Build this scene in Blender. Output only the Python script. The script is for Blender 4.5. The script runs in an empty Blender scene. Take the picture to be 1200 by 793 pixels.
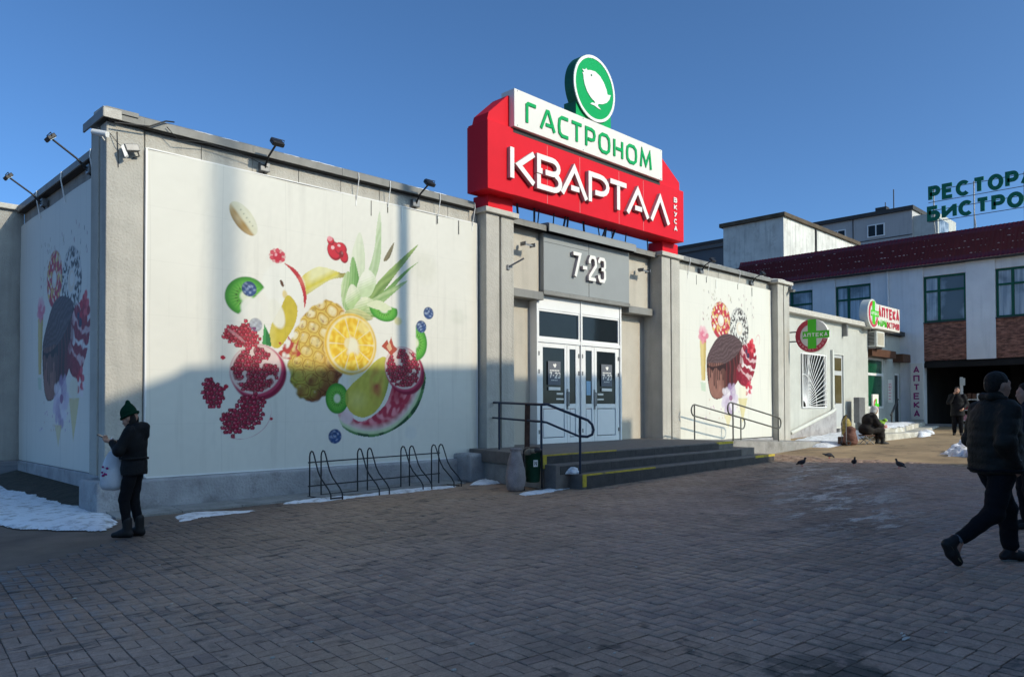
import bpy, math, random
import numpy as np
from mathutils import Vector, Matrix
random.seed(7)
RNG = np.random.RandomState(11)
S = bpy.context.scene
COL = S.collection
R = math.radians

# ------------------------------------------------------------------ camera
cd = bpy.data.cameras.new('camera')
cam = bpy.data.objects.new('camera', cd); COL.objects.link(cam)
YAW, PITCH, ROLL = R(45.04), R(1.019), R(-0.185)
f_ = Vector((math.sin(YAW)*math.cos(PITCH), math.cos(YAW)*math.cos(PITCH), math.sin(PITCH)))
r_ = Vector((math.cos(YAW), -math.sin(YAW), 0)); u_ = r_.cross(f_)
rr = math.cos(ROLL)*r_ + math.sin(ROLL)*u_; uu = rr.cross(f_)
M = Matrix((( rr.x, uu.x, -f_.x, 0), (rr.y, uu.y, -f_.y, 0), (rr.z, uu.z, -f_.z, 1.6), (0, 0, 0, 1)))
cam.matrix_world = M
cd.sensor_fit = 'HORIZONTAL'; cd.sensor_width = 36; cd.lens = 26.573
cd.shift_y = 0.0545
cd.clip_start = 0.1; cd.clip_end = 5000
S.camera = cam

# ------------------------------------------------------------------ light
SUN_AZ, SUN_EL = 164.0, 27.0          # clockwise from +Y
w = bpy.data.worlds.new('World'); S.world = w; w.use_nodes = True
wn = w.node_tree.nodes; wl = w.node_tree.links
sky = wn.new('ShaderNodeTexSky'); sky.sky_type = 'NISHITA'; sky.sun_disc = False
sky.sun_elevation = R(SUN_EL); sky.sun_rotation = R(SUN_AZ)
sky.altitude = 200; sky.air_density = 0.52; sky.dust_density = 2.3; sky.ozone_density = 4.6
tint = wn.new('ShaderNodeMix'); tint.data_type = 'RGBA'; tint.blend_type = 'MULTIPLY'; tint.inputs['Factor'].default_value = 1.0
tint.inputs[7].default_value = (0.67, 0.93, 1.0, 1)      # camera white-balanced for the low warm sun
wl.new(sky.outputs[0], tint.inputs[6]); wl.new(tint.outputs[2], wn['Background'].inputs[0]); wn['Background'].inputs[1].default_value = 0.15
sd = bpy.data.lights.new('sun', 'SUN'); sun = bpy.data.objects.new('sun', sd); COL.objects.link(sun)
sd.energy = 2.1; sd.angle = R(0.5); sd.color = (1.0, 0.885, 0.69)
az, el = R(SUN_AZ), R(SUN_EL)
to_sun = Vector((math.sin(az)*math.cos(el), math.cos(az)*math.cos(el), math.sin(el)))
sun.rotation_euler = to_sun.to_track_quat('Z', 'Y').to_euler()
sun.location = (10, -20, 40)
S.view_settings.view_transform = 'Standard'; S.view_settings.look = 'None'
S.view_settings.exposure = 0.6; S.view_settings.gamma = 1.0

# ------------------------------------------------------------------ helpers
def lin(c):
    return tuple(((v/255)/12.92 if v/255 <= 0.04045 else ((v/255+0.055)/1.055)**2.4) for v in c)

def sm(a, b, x):
    t = np.clip((np.asarray(x, float)-a)/(b-a), 0, 1); return t*t*(3-2*t)
def gz(x, y):
    """height of the plaza, which climbs gently to the right"""
    v = np.interp(x, [3, 11, 19, 26, 33, 44], [0, .04, .13, .36, .5, .62]) + .012*np.clip(12-np.asarray(y, float), 0, 14)*sm(3, 9, x)
    return float(v) if np.ndim(v) == 0 else v

def node_mat(name):
    m = bpy.data.materials.new(name); m.use_nodes = True
    nt = m.node_tree
    return m, nt, nt.nodes, nt.links, nt.nodes['Principled BSDF']

def mat(name, col, rough=.8, var=.12, scale=3.0, bump=0.0, bscale=60.0, spec=.3, metal=0.0, stain=0.0, dirt=None, dirt_amt=0.0, coat=0.0):
    m, nt, N, L, B = node_mat(name)
    B.inputs['Roughness'].default_value = rough; B.inputs['Metallic'].default_value = metal
    B.inputs['Specular IOR Level'].default_value = spec
    B.inputs['Coat Weight'].default_value = coat
    tc = N.new('ShaderNodeTexCoord')
    nz = N.new('ShaderNodeTexNoise'); nz.inputs['Scale'].default_value = scale; nz.inputs['Detail'].default_value = 6; nz.inputs['Roughness'].default_value = .62
    L.new(tc.outputs['Object'], nz.inputs['Vector'])
    rp = N.new('ShaderNodeMapRange'); rp.inputs['From Min'].default_value = .3; rp.inputs['From Max'].default_value = .7
    rp.inputs['To Min'].default_value = 1-var; rp.inputs['To Max'].default_value = 1+var
    L.new(nz.outputs['Fac'], rp.inputs['Value'])
    mul = N.new('ShaderNodeVectorMath'); mul.operation = 'SCALE'; mul.inputs[0].default_value = col[:3]
    L.new(rp.outputs[0], mul.inputs['Scale'])
    out = mul.outputs[0]
    if stain > 0:
        mp = N.new('ShaderNodeMapping'); mp.inputs['Scale'].default_value = (5, 5, .35); L.new(tc.outputs['Object'], mp.inputs[0])
        n2 = N.new('ShaderNodeTexNoise'); n2.inputs['Scale'].default_value = 1.0; n2.inputs['Detail'].default_value = 5; L.new(mp.outputs[0], n2.inputs['Vector'])
        r2 = N.new('ShaderNodeMapRange'); r2.inputs['From Min'].default_value = .5; r2.inputs['From Max'].default_value = .78; r2.inputs['To Min'].default_value = 1; r2.inputs['To Max'].default_value = 1-stain
        L.new(n2.outputs['Fac'], r2.inputs['Value'])
        m2 = N.new('ShaderNodeVectorMath'); m2.operation = 'SCALE'; L.new(out, m2.inputs[0]); L.new(r2.outputs[0], m2.inputs['Scale']); out = m2.outputs[0]
    if dirt:
        n3 = N.new('ShaderNodeTexNoise'); n3.inputs['Scale'].default_value = 1.7; n3.inputs['Detail'].default_value = 8; n3.inputs['Roughness'].default_value = .7
        L.new(tc.outputs['Object'], n3.inputs['Vector'])
        r3 = N.new('ShaderNodeMapRange'); r3.inputs['From Min'].default_value = .52; r3.inputs['From Max'].default_value = .68; r3.inputs['To Max'].default_value = dirt_amt
        L.new(n3.outputs['Fac'], r3.inputs['Value'])
        mx = N.new('ShaderNodeMix'); mx.data_type = 'RGBA'; L.new(r3.outputs[0], mx.inputs['Factor']); L.new(out, mx.inputs[6]); mx.inputs[7].default_value = (*dirt, 1); out = mx.outputs[2]
    L.new(out, B.inputs['Base Color'])
    if bump > 0:
        nb = N.new('ShaderNodeTexNoise'); nb.inputs['Scale'].default_value = bscale; nb.inputs['Detail'].default_value = 4
        L.new(tc.outputs['Object'], nb.inputs['Vector'])
        bp = N.new('ShaderNodeBump'); bp.inputs['Strength'].default_value = bump; bp.inputs['Distance'].default_value = .02
        L.new(nb.outputs['Fac'], bp.inputs['Height']); L.new(bp.outputs[0], B.inputs['Normal'])
    return m

WO = {}          # world origin of every object built here
def org(o):
    return WO.get(o.name, Vector((0, 0, 0))) if o is not None else Vector((0, 0, 0))

def tag(o, label=None, cat=None, group=None, kind=None):
    if label: o['label'] = label
    if cat: o['category'] = cat
    if group: o['group'] = group
    if kind: o['kind'] = kind
    return o

def thing(name, loc, label, cat, group=None):
    o = bpy.data.objects.new(name, None); COL.objects.link(o); o.location = loc; o.empty_display_size = .2
    WO[o.name] = Vector(loc)
    return tag(o, label, cat, group)

class MB:
    """collects shapes into one mesh; faces may carry a material slot"""
    def __init__(s): s.v, s.f, s.m, s.s = [], [], [], []; s.cur = 0; s.sm = False
    def add(s, vs, fs, smooth=None):
        b = len(s.v); s.v += [tuple(v) for v in vs]
        for f in fs: s.f.append(tuple(i+b for i in f)); s.m.append(s.cur); s.s.append(s.sm if smooth is None else smooth)
        return s
    def box(s, x0, x1, y0, y1, z0, z1):
        if x0 > x1: x0, x1 = x1, x0
        if y0 > y1: y0, y1 = y1, y0
        if z0 > z1: z0, z1 = z1, z0
        vs = [(x0, y0, z0), (x1, y0, z0), (x1, y1, z0), (x0, y1, z0), (x0, y0, z1), (x1, y0, z1), (x1, y1, z1), (x0, y1, z1)]
        return s.add(vs, [(0, 3, 2, 1), (4, 5, 6, 7), (0, 1, 5, 4), (1, 2, 6, 5), (2, 3, 7, 6), (3, 0, 4, 7)])
    def obox(s, c, ax, ay, az_):
        c, ax, ay, az_ = map(Vector, (c, ax, ay, az_)); vs = []
        for k in (-1, 1):
            for i, j in ((-1, -1), (1, -1), (1, 1), (-1, 1)): vs.append(c+ax*i+ay*j+az_*k)
        return s.add(vs, [(0, 3, 2, 1), (4, 5, 6, 7), (0, 1, 5, 4), (1, 2, 6, 5), (2, 3, 7, 6), (3, 0, 4, 7)])
    def prism(s, pts, e):
        """polygon pts (3-D, planar) pushed along vector e"""
        n = len(pts); e = Vector(e); a = [Vector(p) for p in pts]; b = [p+e for p in a]
        nrm = Vector((0, 0, 0))
        for i in range(n): nrm += a[i].cross(a[(i+1) % n])
        fl = nrm.dot(e) > 0
        fs = [tuple(range(n)), tuple(range(2*n-1, n-1, -1))]
        fs += [(i, i+n, (i+1) % n+n, (i+1) % n) for i in range(n)]
        if fl: fs = [tuple(reversed(q)) for q in fs]
        return s.add(a+b, fs)
    def tube(s, pts, r, n=8, closed=False, caps=True, r2=None):
        P = [Vector(p) for p in pts]; k = len(P); vs = []; fs = []
        up = None
        for i, p in enumerate(P):
            if closed: t = (P[(i+1) % k]-P[i-1])
            else: t = P[min(i+1, k-1)]-P[max(i-1, 0)]
            t.normalize()
            if up is None:
                up = t.orthogonal().normalized()
            else:
                up = (up-t*up.dot(t)); up = up.normalized() if up.length > 1e-6 else t.orthogonal().normalized()
            q = t.cross(up)
            ri = r if r2 is None else r+(r2-r)*i/max(1, k-1)
            for j in range(n):
                a = 2*math.pi*j/n; vs.append(p+(up*math.cos(a)+q*math.sin(a))*ri)
        m = k if closed else k-1
        for i in range(m):
            for j in range(n):
                a = i*n+j; b = i*n+(j+1) % n; c = ((i+1) % k)*n+(j+1) % n; d = ((i+1) % k)*n+j
                fs.append((a, b, c, d))
        s.add(vs, fs, True)
        if caps and not closed:
            s.add([vs[j] for j in range(n)], [tuple(range(n-1, -1, -1))], False)
            s.add([vs[(k-1)*n+j] for j in range(n)], [tuple(range(n))], False)
        return s
    def lathe(s, c, prof, n=16, sx=1, sy=1, fn=None):
        vs = []; fs = []
        for i, (r, z) in enumerate(prof):
            for j in range(n):
                a = 2*math.pi*j/n; d = fn(a, z) if fn else 1
                vs.append((c[0]+r*d*sx*math.cos(a), c[1]+r*d*sy*math.sin(a), c[2]+z))
        for i in range(len(prof)-1):
            for j in range(n): fs.append((i*n+j, i*n+(j+1) % n, (i+1)*n+(j+1) % n, (i+1)*n+j))
        fs.append(tuple(range(n-1, -1, -1))); fs.append(tuple(range((len(prof)-1)*n, len(prof)*n)))
        return s.add(vs, fs, True)
    def disc(s, c, n_, r, th, k=32, r0=0.0):
        """flat cylinder / ring, axis n_, front at c, going back by th"""
        c, n_ = Vector(c), Vector(n_).normalized(); a = n_.orthogonal().normalized()
        if abs(n_.z) < .9: a = Vector((0, 0, 1))
        b = n_.cross(a); vs = []
        for rad in ((r, r0) if r0 else (r,)):
            for off in (0, -th):
                for j in range(k):
                    t = 2*math.pi*j/k; vs.append(c+n_*off+(a*math.cos(t)+b*math.sin(t))*rad)
        fs = [(j, j+k, (j+1) % k+k, (j+1) % k) for j in range(k)]
        if not r0: fs += [tuple(range(k)), tuple(range(2*k-1, k-1, -1))]
        else:
            for j in range(k):
                j2 = (j+1) % k
                fs += [(j, j2, 2*k+j2, 2*k+j), (k+j, 3*k+j, 3*k+j2, k+j2), (2*k+j, 2*k+j2, 3*k+j2, 3*k+j)]
        return s.add(vs, fs)
    def build(s, name, mats, parent=None, bevel=0.0, origin=None, world=True):
        me = bpy.data.meshes.new(name)
        o = bpy.data.objects.new(name, me); COL.objects.link(o)
        base = org(parent)
        if parent is None:
            O = Vector(origin) if origin is not None else Vector((0, 0, 0))
            o.location = O
        else:
            O = base; o.parent = parent
        if not world: O = Vector((0, 0, 0))
        WO[o.name] = base if parent is not None else (O if world else Vector(o.location))
        V = [(a-O.x, b-O.y, c-O.z) for a, b, c in s.v]
        me.from_pydata(V, [], s.f)
        if not isinstance(mats, (list, tuple)): mats = [mats]
        for m in mats: me.materials.append(m)
        me.polygons.foreach_set('material_index', s.m); me.polygons.foreach_set('use_smooth', s.s)
        me.update()
        if bevel > 0:
            b = o.modifiers.new('bevel', 'BEVEL'); b.width = bevel; b.segments = 2; b.limit_method = 'ANGLE'; b.angle_limit = R(40)
        return o

def bx(*a): return MB().box(*a)

def np_mesh(name, V, F, mats, parent=None, smooth=False, fm=None):
    """mesh from numpy arrays of quads or triangles"""
    me = bpy.data.meshes.new(name); V = np.asarray(V, np.float32); F = np.asarray(F, np.int32)
    k = F.shape[1]
    me.vertices.add(len(V)); me.vertices.foreach_set('co', V.ravel())
    me.loops.add(F.size); me.loops.foreach_set('vertex_index', F.ravel())
    me.polygons.add(len(F)); me.polygons.foreach_set('loop_start', np.arange(0, F.size, k, dtype=np.int32))
    me.polygons.foreach_set('loop_total', np.full(len(F), k, np.int32))
    if smooth: me.polygons.foreach_set('use_smooth', np.ones(len(F), bool))
    if fm is not None: me.polygons.foreach_set('material_index', np.asarray(fm, np.int32))
    if not isinstance(mats, (list, tuple)): mats = [mats]
    for m in mats: me.materials.append(m)
    me.update(calc_edges=True); me.validate()
    o = bpy.data.objects.new(name, me); COL.objects.link(o)
    if parent is not None: o.parent = parent; WO[o.name] = org(parent)
    return o

def copy_tree(o, parent=None):
    c = o.copy(); COL.objects.link(c); WO[c.name] = org(o)
    if parent is not None: c.parent = parent
    for ch in o.children: copy_tree(ch, c)
    return c

# ------------------------------------------------------------------ stroke lettering
def arc(cx, cy, rx, ry, a0, a1, n=10):
    return [(cx+rx*math.cos(R(a0+(a1-a0)*i/n)), cy+ry*math.sin(R(a0+(a1-a0)*i/n))) for i in range(n+1)]
def glyph(ch, w):
    """centre lines on a box w wide and 1 high; True marks a closed stroke"""
    b = .18
    G = {
     'А': [([(0, 0), (w/2, 1), (w, 0)], 0), ([(w*.2, .3), (w*.8, .3)], 0)],
     'Б': [([(w*.9, 1), (0, 1), (0, 0), (w*.6, 0)]+arc(w*.6, .29, w*.4, .29, -90, 90, 8)+[(0, .58)], 0)],
     'В': [([(0, .53), (0, 1), (w*.6, 1)]+arc(w*.6, .765, w*.34, .235, 90, -90, 8)+[(w*.05, .53)], 0), ([(0, .53), (0, 0), (w*.62, 0)]+arc(w*.62, .265, w*.38, .265, -90, 90, 8), 0)],
     'Г': [([(0, 0), (0, 1), (w*.9, 1)], 0)],
     'Е': [([(w, 1), (0, 1), (0, 0), (w, 0)], 0), ([(0, .52), (w*.88, .52)], 0)],
     'И': [([(0, 1), (0, 0)], 0), ([(w, 1), (w, 0)], 0), ([(0, .12), (w, .88)], 0)],
     'К': [([(0, 0), (0, 1)], 0), ([(w, 1), (w*.12, .5), (w, 0)], 0)],
     'Л': [([(0, 0), (w/2, 1), (w, 0)], 0)],
     'М': [([(0, 0), (0, 1), (w/2, .25), (w, 1), (w, 0)], 0)],
     'Н': [([(0, 0), (0, 1)], 0), ([(w, 0), (w, 1)], 0), ([(0, .5), (w, .5)], 0)],
     'О': [(arc(w/2, .5, w/2, .5, 0, 360, 24)[:-1], 1)],
     'П': [([(0, 0), (0, 1), (w, 1), (w, 0)], 0)],
     'Р': [([(0, 0), (0, 1), (w*.6, 1)]+arc(w*.6, .72, w*.4, .28, 90, -90, 8)+[(0, .44)], 0)],
     'С': [(arc(w/2, .5, w/2, .5, 45, 315, 18), 0)],
     'Т': [([(0, 1), (w, 1)], 0), ([(w/2, 1), (w/2, 0)], 0)],
     'У': [([(0, 1), (w/2, .38)], 0), ([(w, 1), (w*.35, .05), (w*.1, 0)], 0)],
     'Ф': [(arc(w/2, .55, w/2, .3, 0, 360, 18)[:-1], 1), ([(w/2, 0), (w/2, 1)], 0)],
     'N': [([(0, 0), (0, 1), (w, 0), (w, 1)], 0)],
     'Р2': [],
     '7': [([(0, 1), (w, 1), (w*.35, 0)], 0)],
     '2': [(arc(w/2, .72, w/2, .28, 170, -20, 9)+[(0, 0), (w, 0)], 0)],
     '3': [(arc(w/2, .74, w*.46, .26, 155, -75, 9)+arc(w/2, .26, w/2, .26, 75, -155, 9), 0)],
     '-': [([(0, .45), (w, .45)], 0)],
     '8': [(arc(w/2, .75, w*.42, .25, 0, 360, 14)[:-1], 1), (arc(w/2, .26, w/2, .26, 0, 360, 14)[:-1], 1)],
    }
    return G[ch]
def ribbon(pts, closed, t):
    n = len(pts); Lp, Rp = [], []
    for i in range(n):
        p = Vector(pts[i]).to_2d()
        def dr(a, b):
            d = Vector(b)-Vector(a); return d.normalized() if d.length > 1e-9 else Vector((1, 0))
        if closed: d0, d1 = dr(pts[i-1], pts[i]), dr(pts[i], pts[(i+1) % n])
        elif i == 0: d0 = d1 = dr(pts[0], pts[1])
        elif i == n-1: d0 = d1 = dr(pts[-2], pts[-1])
        else: d0, d1 = dr(pts[i-1], pts[i]), dr(pts[i], pts[i+1])
        n0, n1 = Vector((-d0.y, d0.x)), Vector((-d1.y, d1.x)); m = n0+n1
        if m.length < 1e-3: m = n0
        m.normalize(); k = 1/max(.42, m.dot(n0))
        Lp.append(p+m*k*t/2); Rp.append(p-m*k*t/2)
    return Lp, Rp
def letter(mb, ch, O, U, V, N_, w, h, t, dep, front=0, side=0, strokes=None):
    """glyph ch in the frame O, U (right), V (up), N_ (towards viewer): w x h metres, stroke t, proud by dep"""
    O, U, V, N_ = map(Vector, (O, U, V, N_))
    iw, ih = max(w-t, .01), max(h-t, .01)
    for k, (pts, cl) in enumerate(strokes(iw/ih) if strokes else glyph(ch, iw/ih)):
        P = [(x*ih+t/2, y*ih+t/2) for x, y in pts]
        L_, R_ = ribbon(P, cl, t); n = len(P); d = dep-.0015*k
        vs = []
        for q in L_: vs.append(O+U*q.x+V*q.y+N_*d)
        for q in R_: vs.append(O+U*q.x+V*q.y+N_*d)
        for q in L_: vs.append(O+U*q.x+V*q.y)
        for q in R_: vs.append(O+U*q.x+V*q.y)
        ff, fs = [], []
        for i in range(n if cl else n-1):
            j = (i+1) % n
            ff.append((i, n+i, n+j, j)); fs += [(i, j, 2*n+j, 2*n+i), (n+j, n+i, 3*n+i, 3*n+j)]
        if not cl: fs += [(n, 0, 2*n, 3*n), (n-1, 2*n-1, 4*n-1, 3*n-1)]
        c = mb.cur; mb.cur = front; mb.add(vs, ff); b = len(mb.v)-len(vs)
        mb.cur = side
        for q in fs: mb.f.append(tuple(i+b for i in q)); mb.m.append(side); mb.s.append(False)
        mb.cur = c
    return mb
# ------------------------------------------------------------------ printed artwork, worked out per mesh vertex
class Art:
    def __init__(s, x, z, bg):
        s.x, s.z = x, z; s.c = np.tile(np.array(lin(bg)), (len(x), 1))
        s.rng = np.random.RandomState(5)
        s.n1 = s.noise(7); s.n2 = s.noise(17); s.n3 = s.noise(40)
    def noise(s, fr, k=14):
        a = np.zeros(len(s.x))
        for i in range(k):
            t = s.rng.rand()*6.28; f = fr*(.5+s.rng.rand()); a += np.sin((s.x*math.cos(t)+s.z*math.sin(t))*f+s.rng.rand()*6.28)
        return a/math.sqrt(k/2)
    def put(s, m, col, a=1.0):
        col = np.array(lin(col)) if not isinstance(col, np.ndarray) else col
        m = np.clip(m*a, 0, 1)[:, None]; s.c = s.c*(1-m)+col*m
    def el(s, cx, cz, rx, rz, rot=0):
        c, q = math.cos(R(rot)), math.sin(R(rot)); dx, dz = s.x-cx, s.z-cz
        u, v = (dx*c+dz*q)/rx, (-dx*q+dz*c)/rz
        return u, v, np.hypot(u, v)
    def disc(s, cx, cz, rx, rz, col, rot=0, a=1.0, soft=.06):
        u, v, r = s.el(cx, cz, rx, rz, rot); s.put(np.clip((1-r)/soft, 0, 1), col, a); return u, v, r
    def pm(s, P, at=None):
        if at is not None:
            x0, z0 = s.x, s.z; s.x, s.z = at; r = s.pm(P); s.x, s.z = x0, z0; return r
        ins = np.zeros(len(s.x), bool); n = len(P)
        xs = [p[0] for p in P]; zs = [p[1] for p in P]
        box = (s.x >= min(xs)) & (s.x <= max(xs)) & (s.z >= min(zs)) & (s.z <= max(zs)); I = np.nonzero(box)[0]
        x, z = s.x[I], s.z[I]; r = np.zeros(len(I), bool)
        for i in range(n):
            x1, z1 = P[i]; x2, z2 = P[i-1]
            if z1 == z2: continue
            k = ((z1 > z) != (z2 > z)) & (x < (x2-x1)*(z-z1)/(z2-z1)+x1); r ^= k
        ins[I] = r; return ins.astype(float)
    def smooth(s, P, n=5):
        """Catmull-Rom through the corners"""
        o = []; k = len(P); Q = np.array(P)
        for i in range(k):
            a, b, c, d = Q[i-1], Q[i], Q[(i+1) % k], Q[(i+2) % k]
            for j in range(n):
                t = j/n; o.append(tuple(.5*((2*b)+(c-a)*t+(2*a-5*b+4*c-d)*t*t+(-a+3*b-3*c+d)*t**3)))
        return o
    def seeds(s, inside, size, dark, lite, clip=None):
        """packed translucent seeds with a highlight each; a seed is there when its centre is inside"""
        wx, wz = s.x+s.n1*.012, s.z+s.n2*.006
        rz = size*.86; row = np.floor(wz/rz); xo = wx+size*.5*(row % 2); col_ = np.floor(xo/size)
        jx, jz = .22*np.sin(row*12.9+col_*78.2), .18*np.sin(row*39.3+col_*11.1)
        ctx, ctz = (col_+.5)*size-size*.5*(row % 2), (row+.5)*rz
        m = inside(ctx, ctz)
        cx, cz = (xo/size) % 1-.5-jx*.5, (wz/rz) % 1-.5-jz*.5
        r = np.hypot(cx, cz*.92); h = np.clip(1-np.hypot(cx+.12, cz-.16)/.15, 0, 1)
        hue = (np.sin(row*3.1+col_*1.7)*.5+.5)
        d, l = np.array(lin(dark)), np.array(lin(lite))
        col = d+(l-d)*(np.clip(1-np.hypot(cx-.06, cz+.1)/.5, 0, 1)*(.35+.65*hue))[:, None]
        col = col*(1-.6*np.clip((r-.38)/.12, 0, 1))[:, None]
        col = col+(np.array((1, .80, .84))-col)*(h*(.35+.55*hue))[:, None]
        m = m*np.clip((.56-r)/.05, 0, 1)
        if clip is not None: m = m*clip
        s.put(m, col)
    def kiwi(s, cx, cz, rx, rz, rot=0, keep=None, a=1.0):
        u, v, r = s.el(cx, cz, rx, rz, rot); m = np.clip((1-r)/.05, 0, 1)*a
        if keep is not None: m = m*keep(u, v)
        th = np.arctan2(v, u)
        g = np.array(lin((88, 176, 60)))*np.ones((len(r), 1)); e = np.array(lin((60, 140, 48))); mid = np.array(lin((150, 210, 95)))
        col = g+(e-g)*np.clip((r-.75)/.2, 0, 1)[:, None]; col = col+(mid-col)*(np.clip(1-abs(r-.5)/.3, 0, 1)*(.5+.5*np.sin(th*26)))[:, None]*.7
        col = col+(np.array(lin((232, 238, 205)))-col)*np.clip((.34-r)/.12, 0, 1)[:, None]
        sd = np.clip(1-abs(r-.45)/.1, 0, 1)*np.clip((np.sin(th*17)-.45)/.3, 0, 1)
        col = col*(1-.92*sd)[:, None]
        s.put(m, col)
    def berry(s, cx, cz, r0, a=1.0):
        u, v, r = s.el(cx, cz, r0, r0*.97); m = np.clip((1-r)/.1, 0, 1)*a
        b = np.array(lin((52, 84, 140)))*np.ones((len(r), 1)); li = np.array(lin((190, 208, 232))); dk = np.array(lin((24, 38, 74)))
        k = np.clip(np.sin(u*7+s.n2*1.5)*np.sin(v*8-1)*.6+.4*(1-np.hypot(u+.3, v-.35)), 0, 1)
        col = b+(li-b)*k[:, None]; col = col+(dk-col)*np.clip((np.hypot(u-.1, v+.1)-.55)/.6, 0, 1)[:, None]*.7
        st = np.clip(1-abs(np.hypot(u+.05, v-.15)-.32)/.1, 0, 1); col = col+(dk-col)*(st*.8)[:, None]
        s.put(m, col)

def fruit_art(x, z):
    A = Art(x, z, (244, 241, 228)); rw = A.rng
    # pale ghost shapes that fade out of the print
    A.disc(9.95, 4.55, .45, .42, (228, 226, 208), a=.5, soft=.5); A.disc(10.9, 3.6, .25, .2, (230, 230, 215), a=.6, soft=.3)
    A.disc(9.6, 1.1, .18, .16, (232, 232, 226), a=.6, soft=.3)
    # half kiwi seen from its skin
    u, v, r = A.el(5.97, 4.9, .34, .185, -48); m = np.clip((1-r)/.06, 0, 1)
    A.put(m, (226, 224, 196)); A.put(m*np.clip((-v-.02)/.25, 0, 1)*np.clip(.75+.5*A.n2*.3, 0, 1), (176, 140, 74))
    A.put(m*np.clip((-v-.5)/.4, 0, 1), (140, 104, 52), .7)
    A.put(m*np.clip(1-abs(v-.32)/.13, 0, 1)*np.clip((np.sin(u*26)-.2), 0, 1)*(abs(u) < .6), (120, 128, 112))
    A.put(m*np.clip(1-abs(v-.6)/.3, 0, 1), (232, 234, 214), .5)
    # raspberry crown and strawberries
    for k in range(12):
        t = k*.52; A.disc(6.61+.12*math.cos(t), 4.34+.1*math.sin(t), .045, .04, (214, 60, 84), a=.55+.4*(k % 2))
    A.disc(6.61, 4.33, .09, .085, (206, 40, 66)); A.disc(6.58, 4.36, .03, .03, (244, 170, 180))
    for cx, cz, rx, rz, ro in ((7.78, 4.6, .16, .19, 20), (7.92, 4.66, .14, .13, -10), (7.99, 4.52, .1, .13, 10), (7.7, 4.78, .08, .08, 0)):
        A.disc(cx, cz, rx, rz, (160, 22, 44), ro); A.disc(cx-.01, cz+.015, rx*.85, rz*.85, (214, 36, 58), ro)
        A.disc(cx-.04, cz+.06, rx*.25, rz*.2, (252, 214, 214), ro, .85)
    A.disc(7.68, 4.82, .06, .05, (246, 170, 176), a=.8); A.disc(7.93, 4.56, .05, .07, (120, 14, 30), a=.8)
    # banana
    P = A.smooth([(7.14, 3.7), (7.05, 3.95), (7.24, 4.15), (7.5, 4.26), (7.9, 4.2), (8.02, 4.2), (7.98, 4.12), (7.7, 4.04), (7.42, 3.86), (7.22, 3.72)]); m = A.pm(P)
    A.put(m, (236, 232, 176)); A.put(m*np.clip(1-abs((A.z-A.x*.55)+.13)/.13, 0, 1), (222, 208, 76)); A.put(m*np.clip((7.3-A.x)/.2, 0, 1), (226, 206, 60), .9)
    A.put(m*np.clip((A.x-7.84)/.08, 0, 1), (126, 112, 60)); A.put(m*np.clip((.05-(A.z-(3.72+(A.x-7.2)*.6)))/.06, 0, 1), (186, 180, 96), .7)
    # apple with its red cheek
    A.disc(6.74, 3.82, .45, .43, (248, 247, 236), a=.9, soft=.15)
    P = A.smooth([(6.74, 4.23), (6.98, 4.13), (7.13, 3.92), (7.19, 3.66), (7.15, 3.46), (7.12, 3.7), (7.04, 3.92), (6.9, 4.1)]); m = A.pm(P); A.put(m, (196, 48, 60)); A.put(m*np.clip(A.n2*.4, 0, 1), (236, 128, 110), .8)
    A.disc(6.7, 3.86, .03, .07, (96, 60, 40), 25); A.disc(6.76, 3.66, .06, .1, (232, 206, 120), 10, .8, .4)
    # kiwi slice with blueberry
    A.kiwi(6.02, 3.56, .40, .34, 20, keep=lambda u, v: np.clip((.35-(v*-.75+u*.45))/.08, 0, 1)); A.disc(6.12, 3.36, .22, .2, (244, 242, 230), a=.95, soft=.2); A.berry(6.08, 3.69, .145)
    # yellow pear behind
    P = A.smooth([(6.82, 3.66), (7.0, 3.48), (6.98, 3.2), (6.82, 2.9), (6.62, 2.68), (6.46, 2.78), (6.5, 3.1), (6.68, 3.42)]); m = A.pm(P); A.put(m, (212, 190, 62)); A.put(m*np.clip((6.62-A.x)/.2, 0, 1), (232, 220, 130), .8)
    A.disc(6.6, 3.3, .16, .3, (244, 242, 226), 20, .9, .2)
    A.put(A.pm([(6.32, 2.74), (6.36, 3.1), (6.47, 2.9), (6.5, 2.7)]), (70, 158, 84)); A.put(A.pm([(6.40, 2.74), (6.40, 3.0), (6.47, 2.9), (6.5, 2.7)]), (46, 124, 66))
    # pineapple
    cx, cz = 7.48, 2.68; u, v, r = A.el(cx, cz, .62, 1.0, -18)
    uw = np.arcsin(np.clip(u*.96, -1, 1))*.9; vv = v*4.3+.16*u*u+.05*A.n1; row = np.floor(vv); aa = uw*2.55+.5*(row % 2)+.04*A.n2; colm = np.floor(aa)
    fa, fv = aa-colm-.5, vv-row-.5; cell = np.sin(row*7.3+colm*3.9)*.5+.5
    m = np.clip((1-r+.022*np.cos(vv*6.28)+.010*A.n3)/.05, 0, 1)
    d_ = (abs(fa*1.02)**2.6+abs(fv*1.04)**2.6)**(1/2.6)
    low = np.clip((-v-.28+.10*A.n1)/.35, 0, 1); dark_ = np.clip((u*.85-v*.85-.40+.10*A.n2)/.5, 0, 1); lightm = np.clip((v-u*.6+.35+.18*A.n1)/1.0, 0, 1)
    body = np.array(lin((228, 196, 92)))*np.ones((len(r), 1)); body = body+(np.array(lin((150, 156, 58)))-body)*(low*(.6+.3*cell))[:, None]
    body = body+(np.array(lin((222, 132, 66)))-body)*(np.clip(u*.9+.1, 0, 1)*.6*(1-low))[:, None]; body = body+(np.array(lin((120, 50, 36)))-body)*(dark_*.85)[:, None]
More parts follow.
